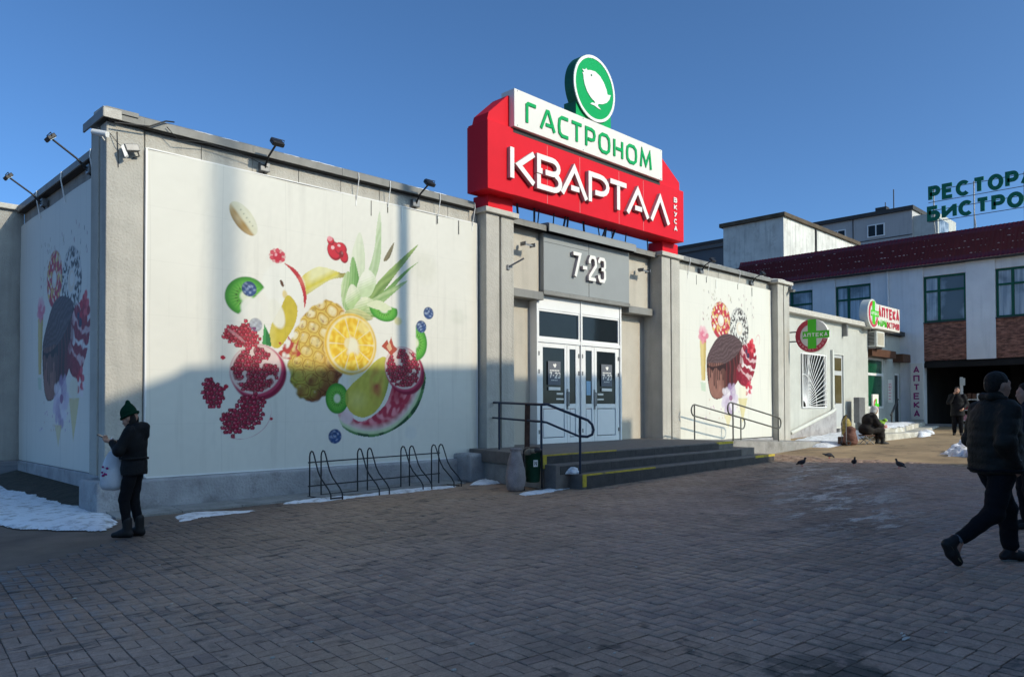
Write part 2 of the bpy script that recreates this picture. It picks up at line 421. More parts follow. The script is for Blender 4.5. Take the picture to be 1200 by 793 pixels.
    cream = np.array(lin((246, 234, 190))); inner = np.clip((.40-d_)/.14, 0, 1)*lightm*(.55+.45*cell); body = body+(cream-body)*inner[:, None]
    line = np.clip(1-abs(d_-.455-.02*A.n3)/.045, 0, 1); body = body*(1-(line*(.55+.35*dark_+.2*np.clip(A.n2, 0, 1)))[:, None]*np.array((.7, 1.1, 1.25)))
    spike = np.clip(1-np.hypot(fa*1.6, fv+.12)/.17, 0, 1)*np.clip(.35+A.n3*.8, 0, 1); body = body+(np.array(lin((168, 78, 56)))-body)*(spike*.75)[:, None]
    hook = np.clip(1-abs(np.hypot(fa, fv-.05)-.30-.04*A.n2)/.04, 0, 1)*np.clip(A.n3*.9+.1, 0, 1); body = body+(np.array(lin((140, 56, 44)))-body)*(hook*.7)[:, None]
    shine = np.clip(1-np.hypot(fa+.14, fv-.18)/.15, 0, 1)*np.clip(.5+.6*A.n3, 0, 1)*(.35+.65*lightm); body = body+(np.array(lin((255, 250, 230)))-body)*(shine*.75)[:, None]
    body = body*(1-.25*np.clip(A.n3*.9-.5, 0, 1))[:, None]
    A.put(m, np.clip(body, 0, 1))
    tuft = A.pm([(6.72, 2.5), (6.6, 2.62), (6.72, 2.66), (6.62, 2.8), (6.8, 2.76), (6.8, 2.95), (6.92, 2.8), (7.05, 2.9), (7.0, 2.7), (7.1, 2.6), (6.95, 2.5)])
    A.put(tuft*np.clip(.6+.5*A.n3, 0, 1), (186, 64, 58))
    # leaves
    LV = [([(8.26, 3.9), (8.14, 4.40), (8.24, 4.85), (8.36, 5.05), (8.46, 4.7), (8.46, 4.3), (8.4, 3.9)], (232, 238, 208), (190, 214, 160)),
          ([(8.42, 4.1), (8.58, 4.4), (8.70, 4.8), (8.74, 5.2), (8.82, 5.55), (8.86, 5.1), (8.84, 4.6), (8.72, 4.2), (8.52, 3.95)], (232, 238, 204), (150, 192, 118)),
          ([(7.98, 3.52), (7.92, 3.95), (8.08, 4.25), (8.22, 3.95), (8.22, 3.5)], (214, 228, 180), (140, 184, 104)),
          ([(8.16, 3.85), (8.12, 4.3), (8.20, 4.55), (8.32, 4.2), (8.36, 3.8)], (170, 206, 140), (110, 164, 84)),
          ([(8.92, 4.60), (9.17, 4.98), (9.10, 4.72), (9.0, 4.58)], (160, 150, 120), (120, 112, 84)),
          ([(8.46, 3.66), (8.78, 4.12), (9.28, 4.60), (9.78, 5.02), (9.62, 4.80), (9.18, 4.28), (8.76, 3.78)], (176, 200, 124), (92, 132, 62)),
          ([(8.5, 3.62), (9.0, 4.02), (9.42, 4.40), (9.80, 4.66), (9.52, 4.42), (9.1, 3.98), (8.7, 3.60)], (150, 190, 112), (96, 146, 74)),
          ([(8.36, 3.58), (8.9, 3.92), (9.52, 4.24), (9.2, 3.96), (8.8, 3.64), (8.5, 3.48)], (208, 222, 170), (132, 174, 100)),
          ([(8.28, 3.98), (8.50, 4.34), (8.74, 4.18), (8.62, 3.85), (8.4, 3.76)], (244, 245, 226), (206, 224, 176)),
          ([(8.02, 3.66), (8.14, 4.0), (8.34, 3.88), (8.36, 3.6), (8.16, 3.48)], (240, 242, 214), (188, 214, 150)),
          ([(8.2, 3.54), (8.42, 3.78), (8.68, 3.72), (8.5, 3.46), (8.3, 3.40)], (238, 240, 206), (180, 206, 134)),
          ([(8.4, 3.50), (8.76, 3.63), (9.02, 3.56), (8.7, 3.40)], (222, 230, 180), (136, 172, 92)),
          ([(8.0, 3.44), (8.3, 3.54), (8.66, 3.38), (8.3, 3.30)], (222, 222, 160), (150, 156, 84))]
    for li_, (P, c1, c2) in enumerate(LV):
        base_, tip = np.array(P[0]), max(P, key=lambda p: (p[0]-P[0][0])**2+(p[1]-P[0][1])**2); ax_ = np.array(tip)-base_; L_ = np.hypot(*ax_); ax_ = ax_/L_
        Q = A.smooth(P); m = A.pm(Q); t = ((A.x-base_[0])*ax_[0]+(A.z-base_[1])*ax_[1])/L_; sd_ = (-(A.x-base_[0])*ax_[1]+(A.z-base_[1])*ax_[0])/(.12*L_+.05)
        a_, b_ = np.array(lin(c1)), np.array(lin(c2))
        k_ = np.clip(.5-.55*sd_+.18*np.sin(sd_*14+A.n1), 0, 1); col = a_+(b_-a_)*k_[:, None]
        fade = np.clip(1.15-.45*np.clip(t-.55, 0, 1)*(1 if c2[0] > 140 else 0)*2, 0, 1)
        A.put(m*fade, col, (.62, .72)[li_] if li_ < 2 else 1.0)
    A.kiwi(8.92, 3.58, .36, .24, -8, keep=lambda u, v: np.clip((.45-v)/.1, 0, 1)); A.put(A.pm(A.smooth([(8.5, 3.64), (8.8, 3.76), (9.12, 3.62), (8.85, 3.56)])), (230, 236, 196))
    # orange slice
    u, v, r = A.disc(8.15, 2.84, .61, .62, (244, 226, 160)); A.disc(8.15, 2.84, .60, .61, (236, 190, 60)); A.disc(8.16, 2.84, .56, .57, (248, 232, 178))
    u, v, r = A.el(8.17, 2.84, .52, .53); th = np.arctan2(v, u)
    seg = np.clip((abs(np.sin(th*5))-.10)/.1, 0, 1)*np.clip((1-r)/.06, 0, 1)*np.clip((r-.2-.06*A.n2)/.08, 0, 1)
    ora = np.array(lin((246, 194, 44)))+(np.array(lin((255, 226, 96)))-np.array(lin((246, 194, 44))))*np.clip(.4+.4*np.sin(r*22+A.n2*2)+.3*A.n3, 0, 1)[:, None]
    A.put(seg, ora); A.put(np.clip((.3-r-.1*A.n2)/.1, 0, 1), (250, 244, 214), .9)
    A.disc(8.45, 3.18, .17, .15, (247, 232, 160), a=.6, soft=.3)
    A.disc(8.4, 2.16, .34, .16, (240, 236, 200), 8, .85, .3)
    # watermelon wedge
    P = A.smooth([(7.86, 1.52), (7.95, 1.26), (8.25, 1.09), (8.75, 1.04), (9.3, 1.22), (9.7, 1.52), (9.93, 1.95), (9.96, 2.36), (9.55, 2.5), (9.2, 2.2), (8.95, 1.66), (8.4, 1.34), (8.05, 1.52)]); m = A.pm(P)
    d = np.hypot((A.x-8.62)/1.36, (A.z-2.42)/1.38)
    A.put(m, (196, 60, 86)); A.put(m*np.clip(.45+A.n3*.6+A.n2*.35, 0, 1), (236, 150, 160)); A.put(m*np.clip((A.n1*.5-.2), 0, 1), (178, 30, 62), .8)
    A.put(m*np.clip((d-.82)/.09, 0, 1), (232, 214, 206)); A.put(m*np.clip((d-.90)/.04, 0, 1), (206, 222, 180)); A.put(m*np.clip((d-.955)/.02, 0, 1), (86, 140, 80))
    A.put(m*np.clip((d-.955)/.02, 0, 1)*np.clip(A.n2*2, 0, 1), (36, 82, 48)); A.disc(8.06, 1.45, .17, .17, (238, 214, 216), a=.9, soft=.3)
    # mango
    P = A.smooth([(8.97, 2.62), (9.06, 2.26), (8.95, 1.83), (8.72, 1.53), (8.42, 1.42), (8.14, 1.53), (8.0, 1.8), (8.12, 2.02), (8.42, 2.26), (8.72, 2.54)]); m = A.pm(P)
    A.put(m, (206, 198, 84)); A.put(m*np.clip(1-np.hypot((A.x-8.75)/.2, (A.z-2.05)/.42), 0, 1)*np.clip(.8+.4*A.n2, 0, 1), (196, 92, 70)); A.put(m*np.clip(1-np.hypot((A.x-8.3)/.28, (A.z-1.76)/.24), 0, 1), (226, 220, 130), .8); A.put(m*np.clip((A.x-8.78-(A.z-1.5)*.2)/.12, 0, 1), (150, 162, 70), .8)
    A.kiwi(7.84, 1.79, .26, .30); A.put(m*np.clip((A.x-8.0)/.05, 0, 1)*(A.x < 8.1), (206, 198, 84), .6)
    # pomegranates
    def pom(cx, cz, rx, rz, rot, wedge):
        """cut pomegranate: rind, pale pith and seed chambers split by ragged membranes"""
        A.disc(cx+.05, cz-.06, rx*1.02, rz*1.02, (150, 26, 66), rot); A.disc(cx, cz, rx, rz, (200, 70, 104), rot); A.disc(cx-.02, cz+.02, rx*.95, rz*.94, (238, 214, 204), rot)
        c, q = math.cos(R(rot)), math.sin(R(rot))
        def inside(x_, z_):
            dx, dz = x_-(cx-.02), z_-(cz+.02); uu, vv = (dx*c+dz*q)/rx, (-dx*q+dz*c)/rz; rr0 = np.hypot(uu, vv); th = np.degrees(np.arctan2(dz, dx)); wob = 14*np.sin(rr0*9+th*.05)
            ok = rr0 < .84
            for a0, hw, rmin in wedge: ok &= ~((abs((th+wob-a0+180) % 360-180) < hw) & (rr0 > rmin))
            return ok.astype(float)
        u, v, r = A.el(cx-.02, cz+.02, rx, rz, rot)
        A.put(np.clip((.90-r)/.1, 0, 1)*inside(A.x, A.z), (150, 30, 56), .8)
        A.seeds(inside, .082, (138, 14, 42), (236, 72, 104), np.clip((.93-r)/.03, 0, 1))
    pom(6.23, 2.27, .52, .47, 20, ((38, 17, .12), (95, 8, .5), (-150, 7, .35), (-35, 6, .5)))
    for P, sz in (([(5.56, 2.80), (5.64, 2.98), (5.72, 3.1), (5.82, 2.98), (5.89, 3.04), (6.02, 3.14), (6.3, 2.86), (6.24, 2.68), (5.97, 2.62), (5.8, 2.7)], .072), ([(5.26, 2.06), (5.42, 2.15), (5.5, 2.06), (5.68, 1.97), (5.66, 1.70), (5.45, 1.57), (5.27, 1.77)], .085),
                  ([(5.56, 1.48), (5.9, 1.64), (6.02, 1.84), (6.2, 1.88), (6.38, 1.76), (6.37, 1.48), (6.21, 1.30), (5.9, 1.20), (5.75, 1.10), (5.58, 1.24)], .085)):
        top = P[0][1] > 2.5
        A.put(A.pm(A.smooth([(a+(sum(p[0] for p in P)/len(P)-a)*.25, b+(sum(p[1] for p in P)/len(P)-b)*.25) for a, b in P])), (150, 24, 48) if top else (120, 18, 50), .9)
        A.seeds(lambda x_, z_, P=P: A.pm(P, (x_, z_)), sz, (164, 18, 44) if top else (140, 14, 48), (244, 84, 104) if top else (226, 66, 104))
    A.disc(5.85, 2.86, .2, .03, (236, 180, 180), -35, .5)
    u, v, r = A.el(6.0, 1.5, .52, .42, 20); A.put(np.clip(1-abs(r-.98)/.02, 0, 1)*np.clip((.1-v)/.5, 0, 1)*np.clip(.5+A.n2*.5, 0, 1), (196, 80, 110), .7)
    for cx_, cz_, q_ in ((5.61, 2.47, .045), (5.67, 1.98, .045), (6.5, 1.42, .03), (6.12, 1.62, .03)): A.disc(cx_, cz_, q_, q_*.8, (190, 30, 60))
    pom(9.42, 2.40, .50, .46, -30, ((128, 20, .1), (60, 6, .5), (-20, 7, .4), (-110, 6, .45)))
    A.put(A.pm([(8.86, 2.84), (9.0, 2.98), (9.04, 2.9), (9.1, 3.04), (9.16, 2.88), (9.26, 2.8), (9.1, 2.66), (9.02, 2.74)]), (190, 84, 64)); A.put(A.pm([(8.98, 2.84), (9.06, 2.94), (9.12, 2.8), (9.06, 2.74)]), (232, 190, 150))
    A.kiwi(9.72, 2.96, .32, .38, 0, keep=lambda u, v: np.clip((u-.0)/.1, 0, 1))
    for cx, cz, q, a in ((10.07, 3.61, .14, 1), (9.88, 3.31, .14, 1), (7.79, 1.07, .15, 1), (6.2, 3.07, .13, .55)): A.berry(cx, cz, q, a)
    A.disc(9.28, 3.38, .12, .1, (226, 214, 110), a=.6, soft=.4)
    A.c *= (1+.035*A.n3*np.clip(1-abs(A.c.mean(1)-.45)/.5, 0, 1))[:, None]
    return A.c

def cake_art(x, z):
    A = Art(x, z, (244, 241, 228)); rw = np.random.RandomState(3)
    for k in range(60):      # sprinkles flying about
        cx, cz = 20.9+rw.rand()*3.6, 4.3+rw.rand()*1.1
        A.disc(cx, cz, .018, .055, [(120, 110, 110), (170, 120, 130), (180, 170, 140)][k % 3], rw.rand()*60-30, .7)
    for k in range(30): A.disc(21.1+rw.rand()*2.4, 1.2+rw.rand()*.9, .03, .03, [(206, 150, 190), (196, 170, 206), (220, 190, 170)][k % 3], 0, .7)
    def donut(cx, cz, rx, rz, rot, base, spr):
        u, v, r = A.disc(cx, cz, rx, rz, base, rot); A.put(np.clip((1-r)/.05, 0, 1)*np.clip((r-.8)/.2, 0, 1), tuple(int(c*.82) for c in base), .7)
        m = np.clip((1-r)/.05, 0, 1)*np.clip((r-.34)/.05, 0, 1)
        for q, c in spr: A.put(m*np.clip(A.noise(q)*1.6-1.3, 0, 1), c)
        A.disc(cx, cz, rx*.32, rz*.32, (238, 226, 206), rot); A.disc(cx+.03, cz+.03, rx*.2, rz*.2, (246, 242, 232), rot)
    donut(22.2, 4.42, .62, .62, 20, (206, 58, 78), [(26, (240, 220, 190)), (30, (236, 214, 120)), (34, (250, 236, 226)), (22, (230, 190, 110))])
    donut(23.42, 4.24, .66, .72, 12, (236, 234, 226), [(30, (70, 66, 64)), (34, (96, 90, 86)), (28, (150, 144, 138)), (36, (60, 58, 60))])
    # ice cream cone on the left
    A.put(A.pm([(20.9, 3.7), (21.3, 3.7), (21.2, 2.45), (20.98, 2.45)]), (228, 206, 140)); A.put(A.pm([(21.14, 3.7), (21.3, 3.7), (21.2, 2.45), (21.1, 2.45)]), (206, 178, 106), .8)
    for k in range(16): A.disc(21.12+.26*math.cos(k*2.4)*(k/16)**.5, 3.9+.22*math.sin(k*2.4)*(k/16)**.5, .13, .1, [(238, 150, 170), (230, 110, 140), (248, 200, 206)][k % 3], k*30, .8, .3)
    A.put(A.pm([(20.92, 2.4), (21.24, 2.36), (21.24, 2.1), (20.98, 2.12)]), (176, 214, 176), .5)
    # chocolate cake
    body = A.smooth([(21.3, 2.95), (21.5, 3.35), (22.1, 3.86), (22.9, 3.98), (23.6, 3.72), (23.72, 3.2), (23.3, 2.5), (22.6, 2.06), (22.0, 1.86), (21.6, 1.94), (21.4, 2.3)]); m = A.pm(body)
    A.put(m, (74, 44, 40)); top = A.pm(A.smooth([(21.3, 3.0), (21.5, 3.4), (22.1, 3.9), (22.9, 4.0), (23.6, 3.74), (23.1, 3.28), (22.4, 3.02), (21.7, 2.9)])); A.put(top, (98, 76, 78)); A.put(top*np.clip(np.sin((A.z*1.0-A.x*.35)*52+A.n1*2.2+A.n2)*.8, 0, 1), (62, 44, 46), .7); A.put(top*np.clip(-np.sin((A.z-A.x*.35)*52+A.n1*2.2+A.n2)*.9-.5, 0, 1)*np.clip(.6+.5*A.n3, 0, 1), (150, 130, 132), .7)
    cut = A.pm(A.smooth([(21.36, 2.95), (21.9, 3.02), (22.5, 2.98), (22.52, 2.4), (22.3, 1.98), (21.95, 1.88), (21.6, 1.98), (21.4, 2.4)])); A.put(cut, (150, 104, 92)); A.put(cut*np.clip(A.n2*.5+.2, 0, 1), (172, 126, 110), .6); A.put(cut*np.clip((A.x-22.15)/.3, 0, 1), (92, 48, 44), .8)
    ph_ = (A.x-21.36)/.112; kk = np.floor(ph_); fx = abs(ph_-kk-.5); drop = 2.62-.42*(np.sin(kk*5.1)*.5+.5)-.12*np.sin(kk*2.3)
    A.put(cut*np.clip((.34-fx)/.1, 0, 1)*np.clip((A.z-drop)/.05, 0, 1), (58, 28, 28), .95); A.put(cut*np.clip((.08-abs(fx-.12))/.06, 0, 1)*np.clip((A.z-drop-.1)/.05, 0, 1), (128, 84, 78), .6)
    A.put(m*np.clip((A.z-2.80+.05*np.sin(A.x*14))/.04, 0, 1)*(1-top), (52, 26, 28)); A.put(m*np.clip((A.x-22.5)/.05, 0, 1)*(1-top), (66, 32, 34), .9)
    A.put(m*np.clip((A.x-22.5)/.05, 0, 1)*(1-top)*np.clip(np.sin(A.x*26+A.n1)*.9-.1, 0, 1), (136, 56, 58), .8); A.put(m*np.clip((A.x-22.9)/.3, 0, 1)*(1-top)*np.clip((3.1-A.z)/.5, 0, 1), (150, 40, 56), .6)
    # red layered roll with berries
    P = A.smooth([(23.5, 3.5), (23.75, 3.74), (24.2, 3.72), (24.62, 3.5), (24.55, 3.0), (24.3, 2.6), (23.9, 2.3), (23.4, 2.4), (23.16, 2.8), (23.4, 3.1)]); m = A.pm(P)
    A.put(m, (150, 32, 54)); w_ = np.hypot((A.x-24.5)*.8, A.z-4.1)+.03*A.n2
    for k_, rad in enumerate((.62, .93, 1.22, 1.50)):
        A.put(m*np.clip((.075+.02*A.n1-abs(w_-rad))/.03, 0, 1), [(244, 236, 232), (226, 190, 190)][k_ % 2])
    A.put(m*np.clip(A.n3*.7-.3, 0, 1), (196, 70, 92), .6); A.put(m*np.clip((23.55-A.x+.1*A.n1)/.25, 0, 1), (120, 22, 42), .7)
    for k in range(14): A.disc(24.25+.26*math.cos(k*2.4)*(k/14)**.5, 3.62+.3*math.sin(k*2.4)*(k/14)**.5, .11, .11, [(206, 34, 58), (170, 22, 44), (232, 90, 100)][k % 3], soft=.3)
    A.disc(24.02, 3.36, .1, .1, (60, 56, 84)); A.disc(23.9, 3.5, .08, .08, (70, 60, 90))
    u, v, r = A.el(24.72, 3.9, .16, .24, -20); A.put(np.clip(1-abs(r-.9)/.12, 0, 1)*(v > -.3), (226, 150, 150), .7)
    # flowers, cone and sweets below
    for k in range(26): A.disc(22.75+.5*math.cos(k*2.4)*(k/26)**.5, 1.85+.5*math.sin(k*2.4)*(k/26)**.5, .16, .13, [(196, 176, 206), (220, 206, 226), (240, 232, 240), (176, 150, 190)][k % 4], k*40, .75, .4)
    A.disc(22.8, 1.9, .12, .1, (150, 84, 130), a=.8)
    for k in range(14): A.disc(24.05+.22*math.cos(k*2.4)*(k/14)**.5, 2.2+.28*math.sin(k*2.4)*(k/14)**.5, .1, .09, [(206, 40, 66), (250, 240, 236), (220, 90, 110)][k % 3], soft=.3)
    A.put(A.pm([(23.3, 1.9), (23.95, 1.9), (23.6, 1.05)]), (232, 216, 150), .8); A.disc(23.6, 2.1, .34, .24, (246, 240, 214), a=.9, soft=.3)
    A.put(A.pm([(22.35, 1.35), (22.85, 1.35), (22.6, .9)]), (234, 216, 140), .6)
    return A.c

def art_mat(name):
    m, nt, N, L, B = node_mat(name)
    B.inputs['Roughness'].default_value = .55; B.inputs['Specular IOR Level'].default_value = .25
    at = N.new('ShaderNodeAttribute'); at.attribute_name = 'print'
    tc = N.new('ShaderNodeTexCoord')
    # woven banner cloth: faint panel-wise tone changes
    nz = N.new('ShaderNodeTexNoise'); nz.inputs['Scale'].default_value = .9; nz.inputs['Detail'].default_value = 5; L.new(tc.outputs['Object'], nz.inputs['Vector'])
    rp = N.new('ShaderNodeMapRange'); rp.inputs['To Min'].default_value = .73; rp.inputs['To Max'].default_value = .80; L.new(nz.outputs['Fac'], rp.inputs['Value'])
    mu = N.new('ShaderNodeVectorMath'); mu.operation = 'SCALE'; L.new(at.outputs['Color'], mu.inputs[0]); L.new(rp.outputs[0], mu.inputs['Scale'])
    sx = N.new('ShaderNodeSeparateXYZ'); L.new(tc.outputs['Object'], sx.inputs[0])
    ad = N.new('ShaderNodeMath'); ad.operation = 'ADD'; L.new(sx.outputs[0], ad.inputs[0]); L.new(sx.outputs[1], ad.inputs[1])
    def seam(src, pitch, wdt, amt):
        a = N.new('ShaderNodeMath'); a.operation = 'PINGPONG'; L.new(src, a.inputs[0]); a.inputs[1].default_value = pitch/2
        r = N.new('ShaderNodeMapRange'); L.new(a.outputs[0], r.inputs[0]); r.inputs[1].default_value = 0; r.inputs[2].default_value = wdt; r.inputs[3].default_value = 1-amt; r.inputs[4].default_value = 1; return r.outputs[0]
    mp = N.new('ShaderNodeMapping'); mp.inputs['Scale'].default_value = (7, 7, .45); L.new(tc.outputs['Object'], mp.inputs[0])
    ds = N.new('ShaderNodeTexNoise'); ds.inputs['Scale'].default_value = 1; ds.inputs['Detail'].default_value = 6; L.new(mp.outputs[0], ds.inputs['Vector'])
    dr = N.new('ShaderNodeMapRange'); L.new(ds.outputs['Fac'], dr.inputs[0]); dr.inputs[1].default_value = .56; dr.inputs[2].default_value = .76; dr.inputs[3].default_value = 1; dr.inputs[4].default_value = .90
    cur = mu.outputs[0]
    for q in (seam(ad.outputs[0], 1.18, .012, .10), seam(sx.outputs[2], .87, .010, .06), dr.outputs[0]):
        v = N.new('ShaderNodeVectorMath'); v.operation = 'SCALE'; L.new(cur, v.inputs[0]); L.new(q, v.inputs['Scale']); cur = v.outputs[0]
    L.new(cur, B.inputs['Base Color'])
    wv = N.new('ShaderNodeTexNoise'); wv.inputs['Scale'].default_value = 1.6; wv.inputs['Detail'].default_value = 2
    L.new(tc.outputs['Object'], wv.inputs['Vector'])
    bp = N.new('ShaderNodeBump'); bp.inputs['Strength'].default_value = .25; bp.inputs['Distance'].default_value = .05; L.new(wv.outputs['Fac'], bp.inputs['Height']); L.new(bp.outputs[0], B.inputs['Normal'])
    return m

def art_sheet(name, us, vs, place, colour, parent, m):
    """grid of printed cloth; us, vs are the grid lines, place(u, v) puts a point on the wall"""
    U, V = np.meshgrid(us, vs); n, k = len(us), len(vs)
    X = place(U.ravel(), V.ravel())
    i = np.arange(n*k).reshape(k, n); F = np.stack([i[:-1, :-1], i[:-1, 1:], i[1:, 1:], i[1:, :-1]], -1).reshape(-1, 4)
    if parent is not None: X = X-np.array(org(parent))
    o = np_mesh(name, X, F, m, parent, smooth=True)
    c = colour(U.ravel(), V.ravel()); a = o.data.color_attributes.new('print', 'FLOAT_COLOR', 'POINT')
    a.data.foreach_set('color', np.concatenate([c, np.ones((len(c), 1))], 1).astype(np.float32).ravel())
    return o
def lines(a, b, fa, fb, fine, coarse):
    return np.unique(np.round(np.concatenate([np.arange(a, fa, coarse), np.arange(fa, fb, fine), np.arange(fb, b, coarse), [b]]), 4))
# ------------------------------------------------------------------ materials
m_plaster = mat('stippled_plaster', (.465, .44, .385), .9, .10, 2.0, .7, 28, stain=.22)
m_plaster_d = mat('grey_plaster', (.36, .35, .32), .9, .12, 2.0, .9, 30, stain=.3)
m_plinth = mat('plinth_plaster', (.38, .37, .37), .92, .22, 2.2, 1.0, 26, dirt=(.10, .09, .08), dirt_amt=.55)
m_recess = mat('smooth_render', (.50, .455, .38), .85, .06, 2.0, .35, 60, stain=.12)
m_fascia = mat('fascia_metal', (.23, .225, .205), .55, .14, 1.5, .2, 12, spec=.4, stain=.25)
m_soffit = mat('dark_soffit', (.06, .06, .06), .9)
m_box = mat('grey_cladding', (.29, .305, .30), .55, .04, 1.5, .1, 8)
m_cap = mat('pale_concrete_cap', (.52, .49, .43), .85, .12, 6, .4, 40)
m_roof = mat('roof_felt', (.12, .12, .12), .95)
m_pvc = mat('white_plastic_frame', (.80, .79, .76), .4, .03, 2, spec=.45)
m_black = mat('black_metal', (.02, .02, .022), .5, .1, 5, spec=.4)
m_steel = mat('grey_steel', (.20, .20, .20), .45, .15, 8, spec=.5, metal=.4)
m_navy = mat('dark_blue_rail_paint', (.012, .022, .05), .4, .2, 12, spec=.5)
m_railg = mat('worn_grey_rail_paint', (.10, .10, .085), .5, .25, 14, spec=.5)
m_white = mat('white_sign_face', (.76, .72, .645), .5, .02, 1)
m_red = mat('red_sign_panel', (.70, .010, .022), .5, .05, 1.2, .04, 4, spec=.12)
m_green = mat('green_sign', (.003, .36, .10), .5, .04, 1, spec=.1)
m_greend = mat('dark_green_rim', (.004, .11, .06), .5)
m_letside = mat('letter_return_metal', (.50, .40, .38), .5, .1, 6)
m_letw = mat('white_letter_face', (.82, .79, .73), .45, .03, 2)
m_yel = mat('worn_yellow_paint', (.55, .42, .05), .8, .25, 9, dirt=(.12, .11, .1), dirt_amt=.9)
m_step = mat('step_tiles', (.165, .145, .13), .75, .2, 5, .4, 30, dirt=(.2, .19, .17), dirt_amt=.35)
m_conc = mat('rough_concrete', (.30, .29, .27), .92, .2, 3, .9, 22, dirt=(.12, .11, .1), dirt_amt=.5)
m_dirt = mat('bare_earth', (.055, .045, .03), .95, .35, 6, .9, 18)
m_joint = mat('sand_filled_joint', (.15, .115, .09), .95, .4, 5, .5, 60)
m_wood = mat('weathered_wood', (.085, .045, .03), .8, .3, 14)
def glass(name, col, rough=.06, spec=.6):
    m = mat(name, col, rough, .25, .8, .05, 1.2, spec=spec); return m
m_glass = glass('dark_window_glass', (.012, .017, .019), .05, .22)
def curtain_material():
    m, nt, N, L, B = node_mat('curtained_window_glass'); B.inputs['Roughness'].default_value = .10; B.inputs['Specular IOR Level'].default_value = .6
    tc = N.new('ShaderNodeTexCoord'); mp = N.new('ShaderNodeMapping'); mp.inputs['Scale'].default_value = (9, 9, .4); L.new(tc.outputs['Object'], mp.inputs[0])
    nz = N.new('ShaderNodeTexNoise'); nz.inputs['Scale'].default_value = 1; nz.inputs['Detail'].default_value = 3; L.new(mp.outputs[0], nz.inputs['Vector'])
    n2 = N.new('ShaderNodeTexNoise'); n2.inputs['Scale'].default_value = .55; n2.inputs['Detail'].default_value = 4; L.new(tc.outputs['Object'], n2.inputs['Vector'])
    cr = N.new('ShaderNodeValToRGB'); cr.color_ramp.elements[0].position = .35; cr.color_ramp.elements[0].color = (.24, .29, .33, 1); cr.color_ramp.elements[1].position = .65; cr.color_ramp.elements[1].color = (.50, .56, .60, 1); L.new(nz.outputs['Fac'], cr.inputs[0])
    mx = N.new('ShaderNodeMix'); mx.data_type = 'RGBA'; r = N.new('ShaderNodeMapRange'); r.inputs[1].default_value = .45; r.inputs[2].default_value = .58; L.new(n2.outputs['Fac'], r.inputs[0]); L.new(r.outputs[0], mx.inputs['Factor']); L.new(cr.outputs[0], mx.inputs[6]); mx.inputs[7].default_value = (.10, .125, .135, 1); L.new(mx.outputs[2], B.inputs['Base Color'])
    bp = N.new('ShaderNodeBump'); bp.inputs['Strength'].default_value = .12; bp.inputs['Distance'].default_value = .05; L.new(n2.outputs['Fac'], bp.inputs['Height']); L.new(bp.outputs[0], B.inputs['Normal'])
    return m
m_glass_sky = curtain_material()
m_bin = mat('green_bin_paint', (.006, .06, .028), .55, .25, 8, spec=.4, dirt=(.03, .03, .02), dirt_amt=.5)
m_skin = mat('skin', (.42, .23, .16), .6, .08, 10)
m_ice = None

def snow_material():
    m, nt, N, L, B = node_mat('old_snow')
    B.inputs['Roughness'].default_value = .7; B.inputs['Subsurface Weight'].default_value = .0
    tc = N.new('ShaderNodeTexCoord'); nz = N.new('ShaderNodeTexNoise'); nz.inputs['Scale'].default_value = 5; nz.inputs['Detail'].default_value = 8; nz.inputs['Roughness'].default_value = .7
    L.new(tc.outputs['Object'], nz.inputs['Vector'])
    cr = N.new('ShaderNodeValToRGB'); cr.color_ramp.elements[0].position = .34; cr.color_ramp.elements[0].color = (.36, .34, .32, 1); cr.color_ramp.elements[1].position = .5; cr.color_ramp.elements[1].color = (.82, .83, .85, 1)
    L.new(nz.outputs['Fac'], cr.inputs[0]); L.new(cr.outputs[0], B.inputs['Base Color'])
    n2 = N.new('ShaderNodeTexNoise'); n2.inputs['Scale'].default_value = 30; n2.inputs['Detail'].default_value = 4; L.new(tc.outputs['Object'], n2.inputs['Vector'])
    bp = N.new('ShaderNodeBump'); bp.inputs['Strength'].default_value = .6; bp.inputs['Distance'].default_value = .03; L.new(n2.outputs['Fac'], bp.inputs['Height']); L.new(bp.outputs[0], B.inputs['Normal'])
    return m
m_snow = snow_material()

